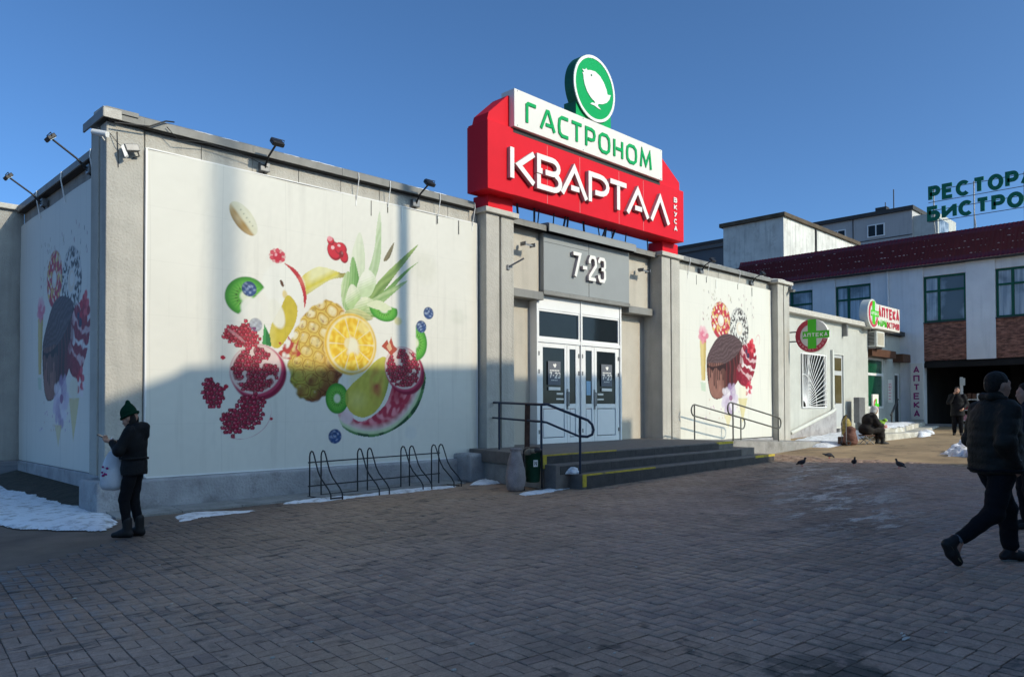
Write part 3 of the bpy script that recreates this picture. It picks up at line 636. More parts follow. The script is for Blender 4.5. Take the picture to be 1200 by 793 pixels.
def paving_material(name, far=False):
    """concrete paving: a tone of its own per block, worn patches, dark damp spots, pale dried-salt streaks"""
    m, nt, N, L, B = node_mat(name)
    geo = N.new('ShaderNodeNewGeometry'); pos = geo.outputs['Position']
    def math_(op, a, b=None, c=None):
        n = N.new('ShaderNodeMath'); n.operation = op
        for i, v in enumerate((a, b, c)):
            if v is None: continue
            if isinstance(v, (int, float)): n.inputs[i].default_value = v
            else: L.new(v, n.inputs[i])
        return n.outputs[0]
    def noise(scale, detail=5, rough=.6, vec=pos):
        n = N.new('ShaderNodeTexNoise'); n.inputs['Scale'].default_value = scale; n.inputs['Detail'].default_value = detail; n.inputs['Roughness'].default_value = rough
        L.new(vec, n.inputs['Vector']); return n.outputs['Fac']
    def rng(v, a, b, c=0.0, d=1.0):
        n = N.new('ShaderNodeMapRange'); n.inputs[1].default_value = a; n.inputs[2].default_value = b; n.inputs[3].default_value = c; n.inputs[4].default_value = d; L.new(v, n.inputs[0]); return n.outputs[0]
    def mixc(f, a, b):
        n = N.new('ShaderNodeMix'); n.data_type = 'RGBA'
        for s, v in ((n.inputs['Factor'], f), (n.inputs[6], a), (n.inputs[7], b)):
            if isinstance(v, (int, float)): s.default_value = v
            elif isinstance(v, tuple): s.default_value = (*v, 1)
            else: L.new(v, s)
        return n.outputs[2]
    if far:
        mp = N.new('ShaderNodeMapping'); mp.inputs['Rotation'].default_value = (0, 0, R(5.5)); L.new(pos, mp.inputs[0])
        bk = N.new('ShaderNodeTexBrick'); bk.inputs['Scale'].default_value = 1; bk.inputs['Brick Width'].default_value = .215; bk.inputs['Row Height'].default_value = .1075; bk.inputs['Mortar Size'].default_value = .006
        bk.inputs[1].default_value = (.2, .2, .2, 1); bk.inputs[2].default_value = (.8, .8, .8, 1); bk.inputs[3].default_value = (0, 0, 0, 1)
        L.new(mp.outputs[0], bk.inputs['Vector']); tone = bk.outputs[0]
    else:
        at = N.new('ShaderNodeAttribute'); at.attribute_name = 'tone'; oi = N.new('ShaderNodeObjectInfo')
        k = math_('GREATER_THAN', at.outputs['Fac'], .01)
        tone = math_('ADD', math_('MULTIPLY', k, at.outputs['Fac']), math_('MULTIPLY', math_('SUBTRACT', 1, k), oi.outputs['Random']))
    a = mixc(tone, (.385, .258, .192), (.465, .315, .236))
    a = mixc(rng(noise(.55, 6), .42, .62), a, mixc(tone, (.365, .240, .170), (.435, .294, .210)))      # warmer, older areas
    a = mixc(rng(math_('MULTIPLY', tone, 1.0), .92, .97, 0, .6), a, (.25, .17, .14))                 # the odd reddish block
    sx = N.new('ShaderNodeSeparateXYZ'); L.new(pos, sx.inputs[0]); X, Y = sx.outputs[0], sx.outputs[1]
    # moss and brown grime along the shop side
    band = math_('MULTIPLY', rng(Y, 5.2, 9.0), rng(X, 1.0, 4.0))
    a = mixc(math_('MULTIPLY', band, .32), a, (.31, .215, .12))
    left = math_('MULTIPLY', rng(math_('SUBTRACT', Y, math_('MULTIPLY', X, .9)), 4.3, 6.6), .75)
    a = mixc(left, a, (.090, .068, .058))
    # dark damp spots
    sp = math_('MULTIPLY', rng(noise(3.4, 3, .5), .63, .69), rng(noise(.5, 2), .45, .6))
    a = mixc(math_('MULTIPLY', sp, .75), a, (.055, .054, .048))
    mpw = N.new('ShaderNodeMapping'); mpw.inputs['Rotation'].default_value = (0, 0, R(5.5)); mpw.inputs['Scale'].default_value = (1.6, 5.5, 1); L.new(pos, mpw.inputs[0])
    wn1 = noise(1.0, 8, .68, mpw.outputs[0]); wl_ = rng(math_('SUBTRACT', Y, math_('MULTIPLY', X, .55)), 1.2, 4.2, .12, 1.0)
    wet = math_('MULTIPLY', rng(wn1, .54, .62), wl_)
    a = mixc(math_('MULTIPLY', wet, .72), a, (.070, .058, .052))
    near = math_('MULTIPLY', rng(noise(1.9, 5, .6), .50, .56), math_('MULTIPLY', rng(math_('ADD', X, Y), 7.8, 6.4), rng(X, 2.9, 4.2)))
    a = mixc(math_('MULTIPLY', near, .8), a, (.048, .050, .040))
    # pale dried salt and ice remains ahead of the ramp
    st = N.new('ShaderNodeMapping'); st.inputs['Scale'].default_value = (.55, 1.5, 1); st.inputs['Rotation'].default_value = (0, 0, R(20)); L.new(pos, st.inputs[0])
    ln = math_('ABSOLUTE', math_('SUBTRACT', Y, math_('SUBTRACT', math_('MULTIPLY', X, .46), .75)))
    zone = math_('MULTIPLY', math_('MULTIPLY', rng(X, 8.4, 10.0), rng(X, 19.5, 16)), rng(ln, 1.5, .35))
    damp = math_('MULTIPLY', rng(noise(.75, 8, .7, st.outputs[0]), .42, .54), rng(math_('ABSOLUTE', math_('SUBTRACT', Y, math_('SUBTRACT', math_('MULTIPLY', X, .46), .35))), 2.4, .8))
    damp = math_('MULTIPLY', damp, math_('MULTIPLY', rng(X, 6.5, 9.0), rng(X, 20, 17)))
    a = mixc(math_('MULTIPLY', damp, .6), a, (.105, .078, .060))
    sl = math_('MULTIPLY', rng(noise(1.5, 10, .78, st.outputs[0]), .50, .60), zone)
    a = mixc(math_('MULTIPLY', sl, .9), a, (.72, .62, .54))
    fine = noise(70, 4, .7)
    f = N.new('ShaderNodeVectorMath'); f.operation = 'SCALE'; L.new(a, f.inputs[0]); L.new(rng(math_('ADD', math_('MULTIPLY', fine, .55), math_('MULTIPLY', noise(16, 4, .7), .45)), .34, .66, .68, 1.32), f.inputs['Scale'])
    L.new(f.outputs[0], B.inputs['Base Color'])
    L.new(rng(noise(.9, 5), .35, .65, .52, .85), B.inputs['Roughness']); B.inputs['Specular IOR Level'].default_value = .35
    bp = N.new('ShaderNodeBump'); bp.inputs['Strength'].default_value = .45; bp.inputs['Distance'].default_value = .006; L.new(fine, bp.inputs['Height']); L.new(bp.outputs[0], B.inputs['Normal'])
    return m
m_pave = paving_material('paving_concrete')
m_asph = mat('old_asphalt', (.17, .125, .095), .85, .3, 1.2, .7, 45, dirt=(.16, .13, .09), dirt_amt=.6)
m_tan = mat('sandy_asphalt', (.36, .255, .145), .9, .3, .7, .7, 30, dirt=(.07, .06, .05), dirt_amt=.7)

# ------------------------------------------------------------------ ground
def ground_sheet(name, xs, ys, dz, m, keep=None):
    Xg, Yg = np.meshgrid(xs, ys); Z = gz(Xg, Yg)+dz; n, k = len(xs), len(ys)
    V = np.stack([Xg.ravel(), Yg.ravel(), Z.ravel()], 1)
    i = np.arange(n*k).reshape(k, n); F = np.stack([i[:-1, :-1], i[:-1, 1:], i[1:, 1:], i[1:, :-1]], -1).reshape(-1, 4)
    if keep is not None:
        c = V[F].mean(1); F = F[keep(c[:, 0], c[:, 1])]
    return np_mesh(name, V, F, m, smooth=True)
gx = np.concatenate([[-2500, -400, -100, -40, -20], np.arange(-12, 60, 1.0), [70, 100, 200, 600, 2500]])
gy = np.concatenate([[-2500, -400, -100, -40], np.arange(-20, 40, 1.0), [60, 120, 400, 2500]])
ground = tag(ground_sheet('ground', gx, gy, -.022, m_asph), 'dark old asphalt ground under and beyond the paved plaza', kind='structure')
# sandy strip in front of the far shops
strip = tag(ground_sheet('pavement', np.arange(15.0, 56, .25), np.arange(-8, 14.5, .25), -.005, m_tan, keep=lambda x, y: (x > 19.7+.25*(y-6))), 'sandy worn pavement before the pharmacy', kind='structure')

PA = R(-5.5); pc, ps = math.cos(PA), math.sin(PA); MOD = .205
def in_poly(x, y, P):
    r = np.zeros(len(x), bool)
    for i in range(len(P)):
        x1, y1 = P[i]; x2, y2 = P[i-1]
        if y1 == y2: continue
        r ^= ((y1 > y) != (y2 > y)) & (x < (x2-x1)*(y-y1)/(y2-y1)+x1)
    return r
PLAT = [(10.49, 9.66), (18.2, 9.95), (18.5, 13.3), (11.35, 13.3)]
ii, jj = np.meshgrid(np.arange(-45, 165), np.arange(-80, 105)); ii, jj = ii.ravel(), jj.ravel()
U0, V0 = (ii+.5)*MOD, (jj+.5)*MOD
cells = []
for half in (0, 1):
    hor = ((ii+jj) % 2 == 0)
    du = np.where(hor, 0, (half-.5)*MOD/2); dv = np.where(hor, (half-.5)*MOD/2, 0)
    cells.append(np.stack([U0+du, V0+dv, hor.astype(float)], 1))
cells = np.concatenate(cells)
cu, cv = cells[:, 0], cells[:, 1]
bxx, byy = cu*pc-cv*ps, cu*ps+cv*pc
dep = bxx*f_.x+byy*f_.y; lat = bxx*rr.x+byy*rr.y
keep = (dep > 3.0) & (dep < 27) & (abs(lat) < dep*.72+1.6)
keep &= ~in_poly(bxx, byy, [(1.2, 8.4), (3.35, 10.08), (3.95, 11.2), (7.0, 11.85), (10.7, 11.75), (10.7, 10.6), (10.5, 9.75), (11.0, 9.2), (19.2, 9.3), (19.2, 11), (23.0, 11.6), (30, 30), (-30, 30)])
keep &= ~((bxx > 20.0+.25*(byy-6)+.25*np.sin(byy*5)*np.sin(byy*1.7)) & (byy > -6))
cells, bxx, byy, dep, lat = cells[keep], bxx[keep], byy[keep], dep[keep], lat[keep]
nb = len(cells); tone = .05+.95*RNG.rand(nb); jz = RNG.normal(0, .0016, nb); jr = RNG.normal(0, .010, nb); jt = RNG.normal(0, .010, (nb, 2))
tone += .15*np.sin(bxx*1.3)*np.sin(byy*.9); tone = np.clip(tone, .05, 1)
BL, BW, BH, CH = MOD-.005, MOD/2-.005, .05, .0025
def block_arrays():
    a, b = BL/2, BW/2
    V = np.array([(-a+CH, -b+CH, 0), (a-CH, -b+CH, 0), (a-CH, b-CH, 0), (-a+CH, b-CH, 0), (-a, -b, -CH), (a, -b, -CH), (a, b, -CH), (-a, b, -CH), (-a, -b, -BH), (a, -b, -BH), (a, b, -BH), (-a, b, -BH)])
    F = [(0, 1, 2, 3)]
    for i in range(4):
        j = (i+1) % 4; F += [(4+i, 4+j, j, i), (8+i, 8+j, 4+j, 4+i)]
    return V, np.array(F)
BV, BF = block_arrays()
order = np.argsort(dep/ np.where((abs(lat) < dep*.70) & (dep > 4.4), 1, 1e-3))
first = order[:300]; rest = order[300:]
OUT = [(1.2, 8.25), (3.45, 9.95), (4.05, 11.1), (7.0, 11.75), (10.7, 11.65), (10.7, 10.6), (10.6, 9.8), (11.1, 9.3), (19.2, 9.4), (19.2, 10.9), (22.8, 11.5), (30, 30), (-30, 30)]
plaza = ground_sheet('plaza_paving', np.arange(-9, 25, .25), np.arange(-8, 13, .25), -.009, m_joint, keep=lambda x, y: (x+y > 2) & ~in_poly(x, y, OUT) & ~((x > 19.9+.25*(y-6)) & (y > -6)))
tag(plaza, 'dark earth joints between grey concrete paving blocks of the plaza', kind='structure')
bm0 = bpy.data.meshes.new('paving_block'); bm0.from_pydata([tuple(v) for v in BV], [], [tuple(f) for f in BF]); bm0.materials.append(m_pave); bm0.update()
for q in first:
    o = bpy.data.objects.new('paving_block', bm0); COL.objects.link(o); o.parent = plaza
    o.location = (bxx[q], byy[q], gz(bxx[q], byy[q])+jz[q])
    k_ = 1.0 if random.random() > .3 else .94+.05*random.random(); o.scale = (k_, k_, 1)
    o.rotation_euler = (jt[q, 0], jt[q, 1], PA+jr[q]+(0 if cells[q, 2] else math.pi/2))
# all the farther blocks as one mesh
th = PA+jr[rest]+np.where(cells[rest, 2] > 0, 0, math.pi/2); c, s_ = np.cos(th), np.sin(th)
wear = np.where(RNG.rand(len(rest)) < .3, .94+.05*RNG.rand(len(rest)), 1.0)[:, None]; sunk = np.where(RNG.rand(len(rest)) < .06, -.006*RNG.rand(len(rest)), 0)
Vx = (BV[None, :, 0]*c[:, None]-BV[None, :, 1]*s_[:, None])*wear+bxx[rest][:, None]
Vy = (BV[None, :, 0]*s_[:, None]+BV[None, :, 1]*c[:, None])*wear+byy[rest][:, None]
Vz = BV[None, :, 2]+(gz(bxx[rest], byy[rest])+jz[rest]+sunk)[:, None]+BV[None, :, 1]*jt[rest, 0][:, None]-BV[None, :, 0]*jt[rest, 1][:, None]
V = np.stack([Vx, Vy, Vz], -1).reshape(-1, 3); F = (BF[None]+(np.arange(len(rest))*12)[:, None, None]).reshape(-1, 4)
pav = np_mesh('paving_blocks', V, F, m_pave, plaza); pav['kind'] = 'stuff'
ta = pav.data.attributes.new('tone', 'FLOAT', 'FACE'); ta.data.foreach_set('value', np.repeat(tone[rest], 9).astype(np.float32))
print('paving blocks', nb)

# concrete apron along the foot of the shop, asphalt by the side wall, bare earth
o = MB().add([(3.75, 11.97, .004), (10.5, 11.82, .03), (10.5, 12.7, .05), (3.75, 12.7, .05)], [(0, 1, 2, 3)]).build('kerb_apron', m_dirt); tag(o, 'cracked concrete apron along the foot of the shop wall', kind='structure')
for i in range(7):
    x0 = 3.75+i*.96; g0, g1 = gz(x0, 11.5)+.01, gz(x0+.95, 11.5)+.01
    MB().prism([(x0, 11.95-.02*i, g0), (x0+.945, 11.93-.02*i, g1), (x0+.945, 12.7, .09), (x0, 12.7, .09)], (0, 0, -.05)).build('slab', m_conc, o)
e = MB(); e.add([(3.62, 12.6, .02), (4.3, 13.2, .2), (4.3, 20, .26), (3.7, 20.2, .1), (3.45, 17, .03)], [(0, 1, 2, 3, 4)]); tag(e.build('soil', m_dirt), 'bare dark soil strip below the side wall', kind='structure')

# ------------------------------------------------------------------ snow
def snow_patch(name, P, h, label, seed=0, step=.05, edge=.25, dz=0.0, zf=None):
    P = np.array(P); x0, y0 = P.min(0)-.1; x1, y1 = P.max(0)+.1
    xs, ys = np.arange(x0, x1, step), np.arange(y0, y1, step); Xg, Yg = np.meshgrid(xs, ys); x, y = Xg.ravel(), Yg.ravel()
    ins = in_poly(x, y, [tuple(p) for p in P]); d = np.full(len(x), 9.0)
    for i in range(len(P)):
        a, b = P[i-1], P[i]; ab = b-a; t = np.clip(((x-a[0])*ab[0]+(y-a[1])*ab[1])/(ab@ab), 0, 1); d = np.minimum(d, np.hypot(x-a[0]-t*ab[0], y-a[1]-t*ab[1]))
    rs = np.random.RandomState(seed); n = np.zeros(len(x))
    for k in range(26):
        t = rs.rand()*6.28; fr = 2.0*(1.25**k)*.5; fr = min(fr, 45); n += np.sin((x*math.cos(t)+y*math.sin(t))*fr+rs.rand()*6.28)*(1/(1+fr*.12))
    n /= 3.2
    sd = np.where(ins, d, -d)+n*edge*.35
    hh = h*np.clip(sd/edge, -1, 1)
    hh = np.where(hh > 0, np.sqrt(np.clip(hh/h, 0, 1))*h*(1+.35*n), hh*.6-.005)
    z = (gz(x, y) if zf is None else zf(x, y))+hh+dz
    nn, k = len(xs), len(ys); i = np.arange(nn*k).reshape(k, nn); F = np.stack([i[:-1, :-1], i[:-1, 1:], i[1:, 1:], i[1:, :-1]], -1).reshape(-1, 4)
    F = F[(hh[F].max(1) > 0)]
    us, inv = np.unique(F, return_inverse=True); V = np.stack([x, y, z], 1)[us]; F = inv.reshape(-1, 4)
    o = np_mesh(name, V, F, m_snow, smooth=True); tag(o, label, kind='stuff'); return o
snow_patch('snow', [(3.42, 19.0), (3.75, 19.2), (3.92, 17.3), (3.78, 14.7), (3.74, 13.2), (3.68, 12.4), (3.58, 11.5), (3.3, 10.85), (3.0, 11.3), (2.6, 11.9), (2.3, 13), (1.6, 14), (1.6, 18)], .045, 'bluish snow lying along the foot of the side wall', 1, .028)
snow_patch('snow', [(4.45, 11.5), (4.75, 11.75), (5.19, 11.5), (5.55, 11.16), (5.3, 11.02), (4.72, 11.12), (4.25, 10.86)], .02, 'small ragged snow patch by the shop plinth', 2, .03, .1)
snow_patch('snow', [(6.25, 11.55), (6.9, 11.72), (7.4, 11.66), (7.5, 11.42), (6.9, 11.36)], .03, 'thin torn strip of snow at the near end of the bicycle rack', 3, .03, .12)
snow_patch('snow', [(7.3, 11.6), (8.4, 11.75), (9.3, 11.72), (10.05, 11.6), (9.8, 11.3), (8.77, 11.28), (7.6, 11.34)], .035, 'ragged strip of snow under the middle hoops of the bicycle rack', 13, .03, .16)
snow_patch('snow', [(9.6, 9.42), (10.2, 9.62), (10.9, 9.6), (11.3, 9.5), (10.9, 9.36), (10.08, 9.2), (9.55, 9.18)], .03, 'broken snow scraps around the green bin', 4, .025, .08)
snow_patch('snow', [(10.2, 11.4), (10.6, 11.7), (11.0, 11.8), (10.9, 11.3), (10.5, 11.2)], .05, 'crumbs of snow below the plaster block', 5, .03, .1)
snow_patch('snow', [(24.2, 10.9), (27, 12.2), (31.6, 12.85), (34.5, 12.9), (33, 11.6), (26.5, 10.0), (23.9, 9.8)], .07, 'sunlit sheet of trodden snow before the pharmacy door', 6, .08, .3)
snow_patch('snow', [(22.0, 5.9), (24.2, 6.3), (26.2, 6.7), (27.2, 6.5), (24.5, 5.4), (21.8, 5.2)], .30, 'small heap of shovelled snow beside the walking man', 7, .06, .8)
# ------------------------------------------------------------------ the shop
shop = thing('grocery_store', (11, 14, 0), 'single storey grey plastered food shop with white printed wall panels', 'shop building')
def part(name, mb, m, par=None, bevel=0.0, label=None):
    o = mb.build(name, m, par if par is not None else shop, bevel)
    if label: o['label'] = label
    return o
# walls
part('wall', bx(4.32, 11.54, 12.64, 13.0, .45, 6.05), m_plaster)
part('wall', bx(19.38, 25.8, 12.64, 13.0, .3, 6.05), m_plaster)
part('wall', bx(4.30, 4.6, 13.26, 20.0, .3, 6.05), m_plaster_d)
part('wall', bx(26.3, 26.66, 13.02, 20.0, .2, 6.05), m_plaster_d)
for i in range(8):                               # facing slabs above the banners, with open joints
    x0 = 4.36+i*.9; part('facing_slab', bx(x0, min(x0+.888, 11.5), 12.606-.003*(i % 2), 12.645, 5.60, 6.03), m_plaster)
for i in range(7):
    x0 = 19.42+i*.92; part('facing_slab', bx(x0, min(x0+.908, 25.76), 12.606-.003*(i % 2), 12.645, 5.60, 6.03), m_plaster)
part('roof', bx(4.25, 26.6, 12.62, 20.0, 6.06, 6.12), m_roof)
# plinths
mb = MB(); mb.prism([(3.62, 12.38, -.3), (3.62, 13.3, -.3), (11.3, 13.3, -.3), (11.3, 12.42, -.3)], (0, 0, .80)); part('plinth', mb, m_plinth, bevel=.04)
part('plinth', bx(4.2, 4.5, 13.301, 20.0, -.3, .46), m_plinth, bevel=.03)
part('plinth', bx(19.3, 26.0, 12.5, 12.9, -.2, .52), m_plinth, bevel=.03)
# corner pilaster with a groove down its flank
mb = MB(); mb.box(3.78, 4.33, 12.58, 12.88, .50, 6.04); mb.box(3.83, 4.30, 12.88, 12.94, .50, 6.04); mb.box(3.77, 4.31, 12.94, 13.30, .56, 6.04)
part('pilaster', mb, m_plaster, bevel=.015)
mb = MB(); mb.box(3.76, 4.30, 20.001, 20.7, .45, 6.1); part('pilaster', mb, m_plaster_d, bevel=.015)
part('pilaster_cap', bx(3.68, 4.36, 19.9, 20.8, 6.1, 6.22), m_cap, bevel=.015)
def pilaster(x0, x1, z0, y0=12.3, y1=13.2, zt=5.98):
    g = (x0+x1)/2; mb = MB(); mb.box(x0, g-.035, y0, y1, z0, zt); mb.box(g-.035, g+.035, y0+.09, y1, z0, zt); mb.box(g+.035, x1, y0+.006, y1, z0, zt)
    return part('pilaster', mb, m_plaster, bevel=.012)
pilaster(11.52, 12.40, .1); pilaster(18.45, 19.40, .2)
part('pilaster_cap', bx(11.44, 12.50, 12.22, 13.2, 5.98, 6.10), m_cap, bevel=.015)
part('pilaster_cap', bx(18.37, 19.50, 12.22, 13.2, 5.98, 6.10), m_cap, bevel=.015)
pilaster(25.76, 26.70, .1, 12.3, 13.02, 6.02)
mb = MB(); mb.box(25.6, 26.82, 12.2, 13.1, 6.02, 6.14); mb.lathe((26.2, 12.6, 6.14), [(.62, 0), (.5, .06), (.2, .09), (.01, .1)], 14, 1, .6); part('pilaster_cap', mb, m_cap, bevel=.02)
# fascia (metal parapet trim) with its dark soffit
def fascia(x0, x1, y, z0=6.055, z1=6.215):
    mb = MB(); mb.prism([(x0, y, z0), (x0, y, z1-.03), (x0, y+.05, z1), (x0, y+.5, z1+.02), (x0, y+.5, z1-.06), (x0, y+.05, z1-.06), (x0, y+.03, z0)], (x1-x0, 0, 0))
    return mb
k = [4.30, 6.1, 7.9, 9.7, 11.32]
for i in range(4): part('fascia', fascia(k[i]+(.002 if i else 0), k[i+1]-.004, 12.46+.004*(i % 2)), m_fascia)
part('fascia', fascia(3.70, 3.95, 12.43, 6.05, 6.22), m_cap); part('fascia', fascia(3.955, 4.295, 12.455, 6.055, 6.215), m_fascia)
part('soffit', bx(3.8, 11.3, 12.50, 12.63, 6.045, 6.075), m_soffit)
k = [19.52, 21.6, 23.7, 25.58]
for i in range(3): part('fascia', fascia(k[i]+(.002 if i else 0), k[i+1]-.004, 12.46+.004*(i % 2)), m_fascia)
part('soffit', bx(19.5, 25.7, 12.50, 12.63, 6.045, 6.075), m_soffit)
mb = MB(); mb.prism([(4.14, 13.45, 6.055), (4.14, 13.45, 6.185), (4.18, 13.45, 6.21), (4.5, 13.45, 6.225), (4.5, 13.45, 6.14), (4.2, 13.45, 6.14), (4.17, 13.45, 6.055)], (0, 6.5, 0)); part('fascia', mb, m_fascia)
mb = MB(); mb.prism([(3.685, 12.432, 6.05), (3.685, 12.432, 6.18), (3.73, 12.432, 6.215), (4.2, 12.432, 6.218), (4.2, 12.432, 6.15), (3.74, 12.432, 6.15), (3.71, 12.432, 6.05)], (0, 1.0, 0)); part('fascia', mb, m_fascia)
part('soffit', bx(4.18, 4.3, 13.45, 19.9, 6.045, 6.08), m_soffit)
rs = random.Random(4); mb = MB()                # thin snow crust left on the parapet edge
for i in range(44):
    x = 4+rs.random()*7.2 if i < 26 else 19.6+rs.random()*5.9
    mb.lathe((x, 12.50+rs.random()*.08, 6.185), [(.16, 0), (.12, .014), (.02, .02)], 8, 1.7, .35)
o = part('snow_crust', mb, m_snow); o['kind'] = 'stuff'
# entrance bay: recessed lower wall, upper panels and the grey box over the door
part('wall', bx(12.35, 13.64, 12.95, 13.5, .5, 4.5), m_recess); part('wall', bx(17.04, 18.5, 12.95, 13.5, .5, 4.5), m_recess)
part('wall', bx(12.35, 18.5, 12.96, 13.4, 4.50, 5.9), m_recess)
part('upper_panel', bx(12.42, 13.69, 12.72, 12.97, 4.45, 5.93), m_recess, bevel=.01)
part('upper_panel', bx(17.28, 18.40, 12.72, 12.97, 4.45, 5.93), m_recess, bevel=.01)
part('ledge', bx(12.41, 13.72, 12.58, 12.96, 4.25, 4.448), m_fascia, bevel=.01)
part('ledge', bx(17.24, 18.41, 12.58, 12.96, 4.25, 4.448), m_fascia, bevel=.01)
part('canopy_box', bx(13.72, 17.26, 12.58, 12.97, 4.50, 5.92), m_box, bevel=.012)
part('canopy_edge', bx(13.70, 17.28, 12.56, 12.98, 4.40, 4.497), m_fascia, bevel=.008)
part('canopy_seam', bx(15.47, 15.485, 12.5765, 12.59, 4.51, 5.91), m_soffit)
part('canopy_seam', bx(13.74, 15.44, 12.5765, 12.59, 5.70, 5.708), m_soffit)
part('fascia', fascia(12.42, 13.685, 12.44, 5.93, 6.09), m_fascia); part('fascia', fascia(13.69, 17.29, 12.36, 5.925, 6.14), m_box); part('fascia', fascia(17.295, 18.42, 12.44, 5.93, 6.09), m_fascia)
part('soffit', bx(12.42, 18.4, 12.59, 12.95, 5.922, 5.929), m_soffit)
# opening-hours digits on the box
NS = {'7': lambda w: [([(0, 1), (w, 1), (w*.30, 0)], 0)], '-': lambda w: [([(0, .45), (w, .45)], 0)],
      '2': lambda w: [([(0, .70), (0, .84), (w*.2, 1), (w*.8, 1), (w, .84), (w, .62), (0, .12), (0, 0), (w, 0)], 0)],
      '3': lambda w: [([(0, .80), (0, .88), (w*.2, 1), (w*.8, 1), (w, .88), (w, .66), (w*.8, .53), (w*.4, .53)], 0), ([(w*.4, .535), (w*.8, .535), (w, .42), (w, .14), (w*.8, 0), (w*.2, 0), (0, .14), (0, .24)], 0)]}
for ch, x, wd in (('7', 14.70, .36), ('-', 15.075, .26), ('2', 15.36, .34), ('3', 15.75, .34)):
    mb = MB(); letter(mb, ch, (x, 12.575, 4.92), (1, 0, 0), (0, 0, 1), (0, -1, 0), wd, .67, .088, .09, 0, 1, strokes=NS[ch])
    part('numeral', mb, [m_letw, m_letside])
# door screen
Yd = 12.80  # door coordinates below were scaled about the camera onto this nearer plane
def fr(x0, x1, z0, z1, t, par, name, y=Yd, d=.07, m=m_pvc):
    mb = MB(); mb.box(x0, x0+t, y-d, y, z0, z1); mb.box(x1-t, x1, y-d, y, z0, z1); mb.box(x0+t, x1-t, y-d, y, z1-t, z1); mb.box(x0+t, x1-t, y-d, y, z0, z0+t)
    return mb
part('transom_panel', bx(13.65, 15.28, Yd-.075, Yd-.01, 4.055, 4.39), m_pvc, bevel=.006); part('transom_panel', bx(15.33, 16.98, Yd-.075, Yd-.01, 4.055, 4.39), m_pvc, bevel=.006)
fm = MB(); fm.box(13.59, 13.645, Yd-.1, Yd+.2, .68, 4.396); fm.box(16.985, 17.05, Yd-.1, Yd+.2, .68, 4.396); fm.box(15.285, 15.325, Yd-.1, Yd, .68, 4.39); fm.box(13.645, 15.285, Yd-.09, Yd, 3.23, 3.33); fm.box(15.325, 16.985, Yd-.09, Yd, 3.23, 3.33)
dframe = part('door_frame', fm, m_pvc, bevel=.006)
for x0, x1 in ((13.66, 15.27), (15.34, 16.97)):
    w_ = fr(x0, x1, 3.331, 4.05, .045, shop, 'w').build('transom_window', m_pvc, shop); bx(x0+.045, x1-.045, Yd-.035, Yd-.02, 3.376, 4.005).build('pane', m_glass, w_)
def poster(par, x, z):
    mb = MB(); y = Yd-.073; mb.box(x, x+.47, y, y+.012, z, z+.6)
    U, Vv, Nn = (1, 0, 0), (0, 0, 1), (0, -1, 0); mb.cur = 1
    for ch, dx, wd in (('7', .04, .1), ('-', .16, .07), ('2', .25, .1), ('3', .36, .1)): letter(mb, ch, (x+dx, y, z+.17), U, Vv, Nn, wd, .16, .03, .003, 1, 1)
    for i in range(6): mb.box(x+.06+i*.062, x+.06+i*.062+.045, y-.003, y, z+.35, z+.385)
    for i in range(4): mb.box(x+.12+i*.062, x+.12+i*.062+.04, y-.003, y, z+.11, z+.135)
    mb.prism([(x+.24, y-.003, z+.44), (x+.18, y-.003, z+.51), (x+.21, y-.003, z+.54), (x+.24, y-.003, z+.52), (x+.27, y-.003, z+.55), (x+.31, y-.003, z+.52), (x+.28, y-.003, z+.45)], (0, .003, 0))
    mb.box(x+.02, x+.46, y-.001, y+.012, z-.13, z-.05)
    for i in range(7): mb.box(x+.03+i*.062, x+.03+i*.062+.05, y-.004, y-.001, z-.115, z-.07)
    return mb.build('poster', [m_poster, m_letw], par)
m_poster = mat('grey_poster', (.13, .14, .16), .6, .05)
def leaf(x0, x1, wide, narrow, posx, hx, nx):
    z0, z1 = .70, 3.222
    mb = MB(); y0, y1 = Yd-.06, Yd-.005
    a, b = (wide, narrow) if wide[0] < narrow[0] else (narrow, wide)
    mb.box(x0, a[0], y0, y1, z0, z1); mb.box(a[1], b[0], y0, y1, z0, z1); mb.box(b[1], x1, y0, y1, z0, z1)
    for q in (a, b):
        mb.box(q[0], q[1], y0, y1, 3.11, z1); mb.box(q[0], q[1], y0, y1, 1.58, 1.70); mb.box(q[0], q[1], y0, y1, z0, .84)
    mb.box((a[1]+b[0])/2-.012, (a[1]+b[0])/2+.012, y0-.012, y0+.01, z0+.01, z1-.02)
    L_ = mb.build('door_leaf', m_pvc, shop, bevel=.006)
    for q in (a, b):
        bx(q[0], q[1], y0+.02, y0+.035, 1.70, 3.11).build('pane', m_glass, L_)
        bx(q[0]+.03, q[1]-.03, y0+.006, y0+.03, .86, 1.56).build('lower_panel', m_pvc, L_, bevel=.008)
    poster(L_, posx, 2.17)
    bx(nx, nx+.28, Yd-.05, Yd-.0405, 1.80, 1.84).build('notice', m_white, L_); bx(nx+.02, nx+.26, Yd-.05, Yd-.0405, 1.93, 1.98).build('notice', m_white, L_)
    h = MB(); h.tube([(hx, y0, 2.0), (hx, y0-.06, 2.0), (hx, y0-.06, 1.65), (hx, y0, 1.65)], .014, 8); h.box(hx-.03, hx+.03, y0-.012, y0, 1.55, 2.08); h.build('handle', m_steel, L_)
    for xx in (x0+.03, x1-.03):
        for z in (1.0, 2.5, 2.95): bx(xx-.02, xx+.02, y0-.025, y0, z-.05, z+.05).build('hinge', m_steel, L_)
    return L_
leaf(13.66, 15.27, (13.85, 14.67), (14.87, 15.11), 14.03, 14.77, 14.36); leaf(15.34, 16.97, (15.99, 16.81), (15.52, 15.78), 16.17, 15.88, 16.02)
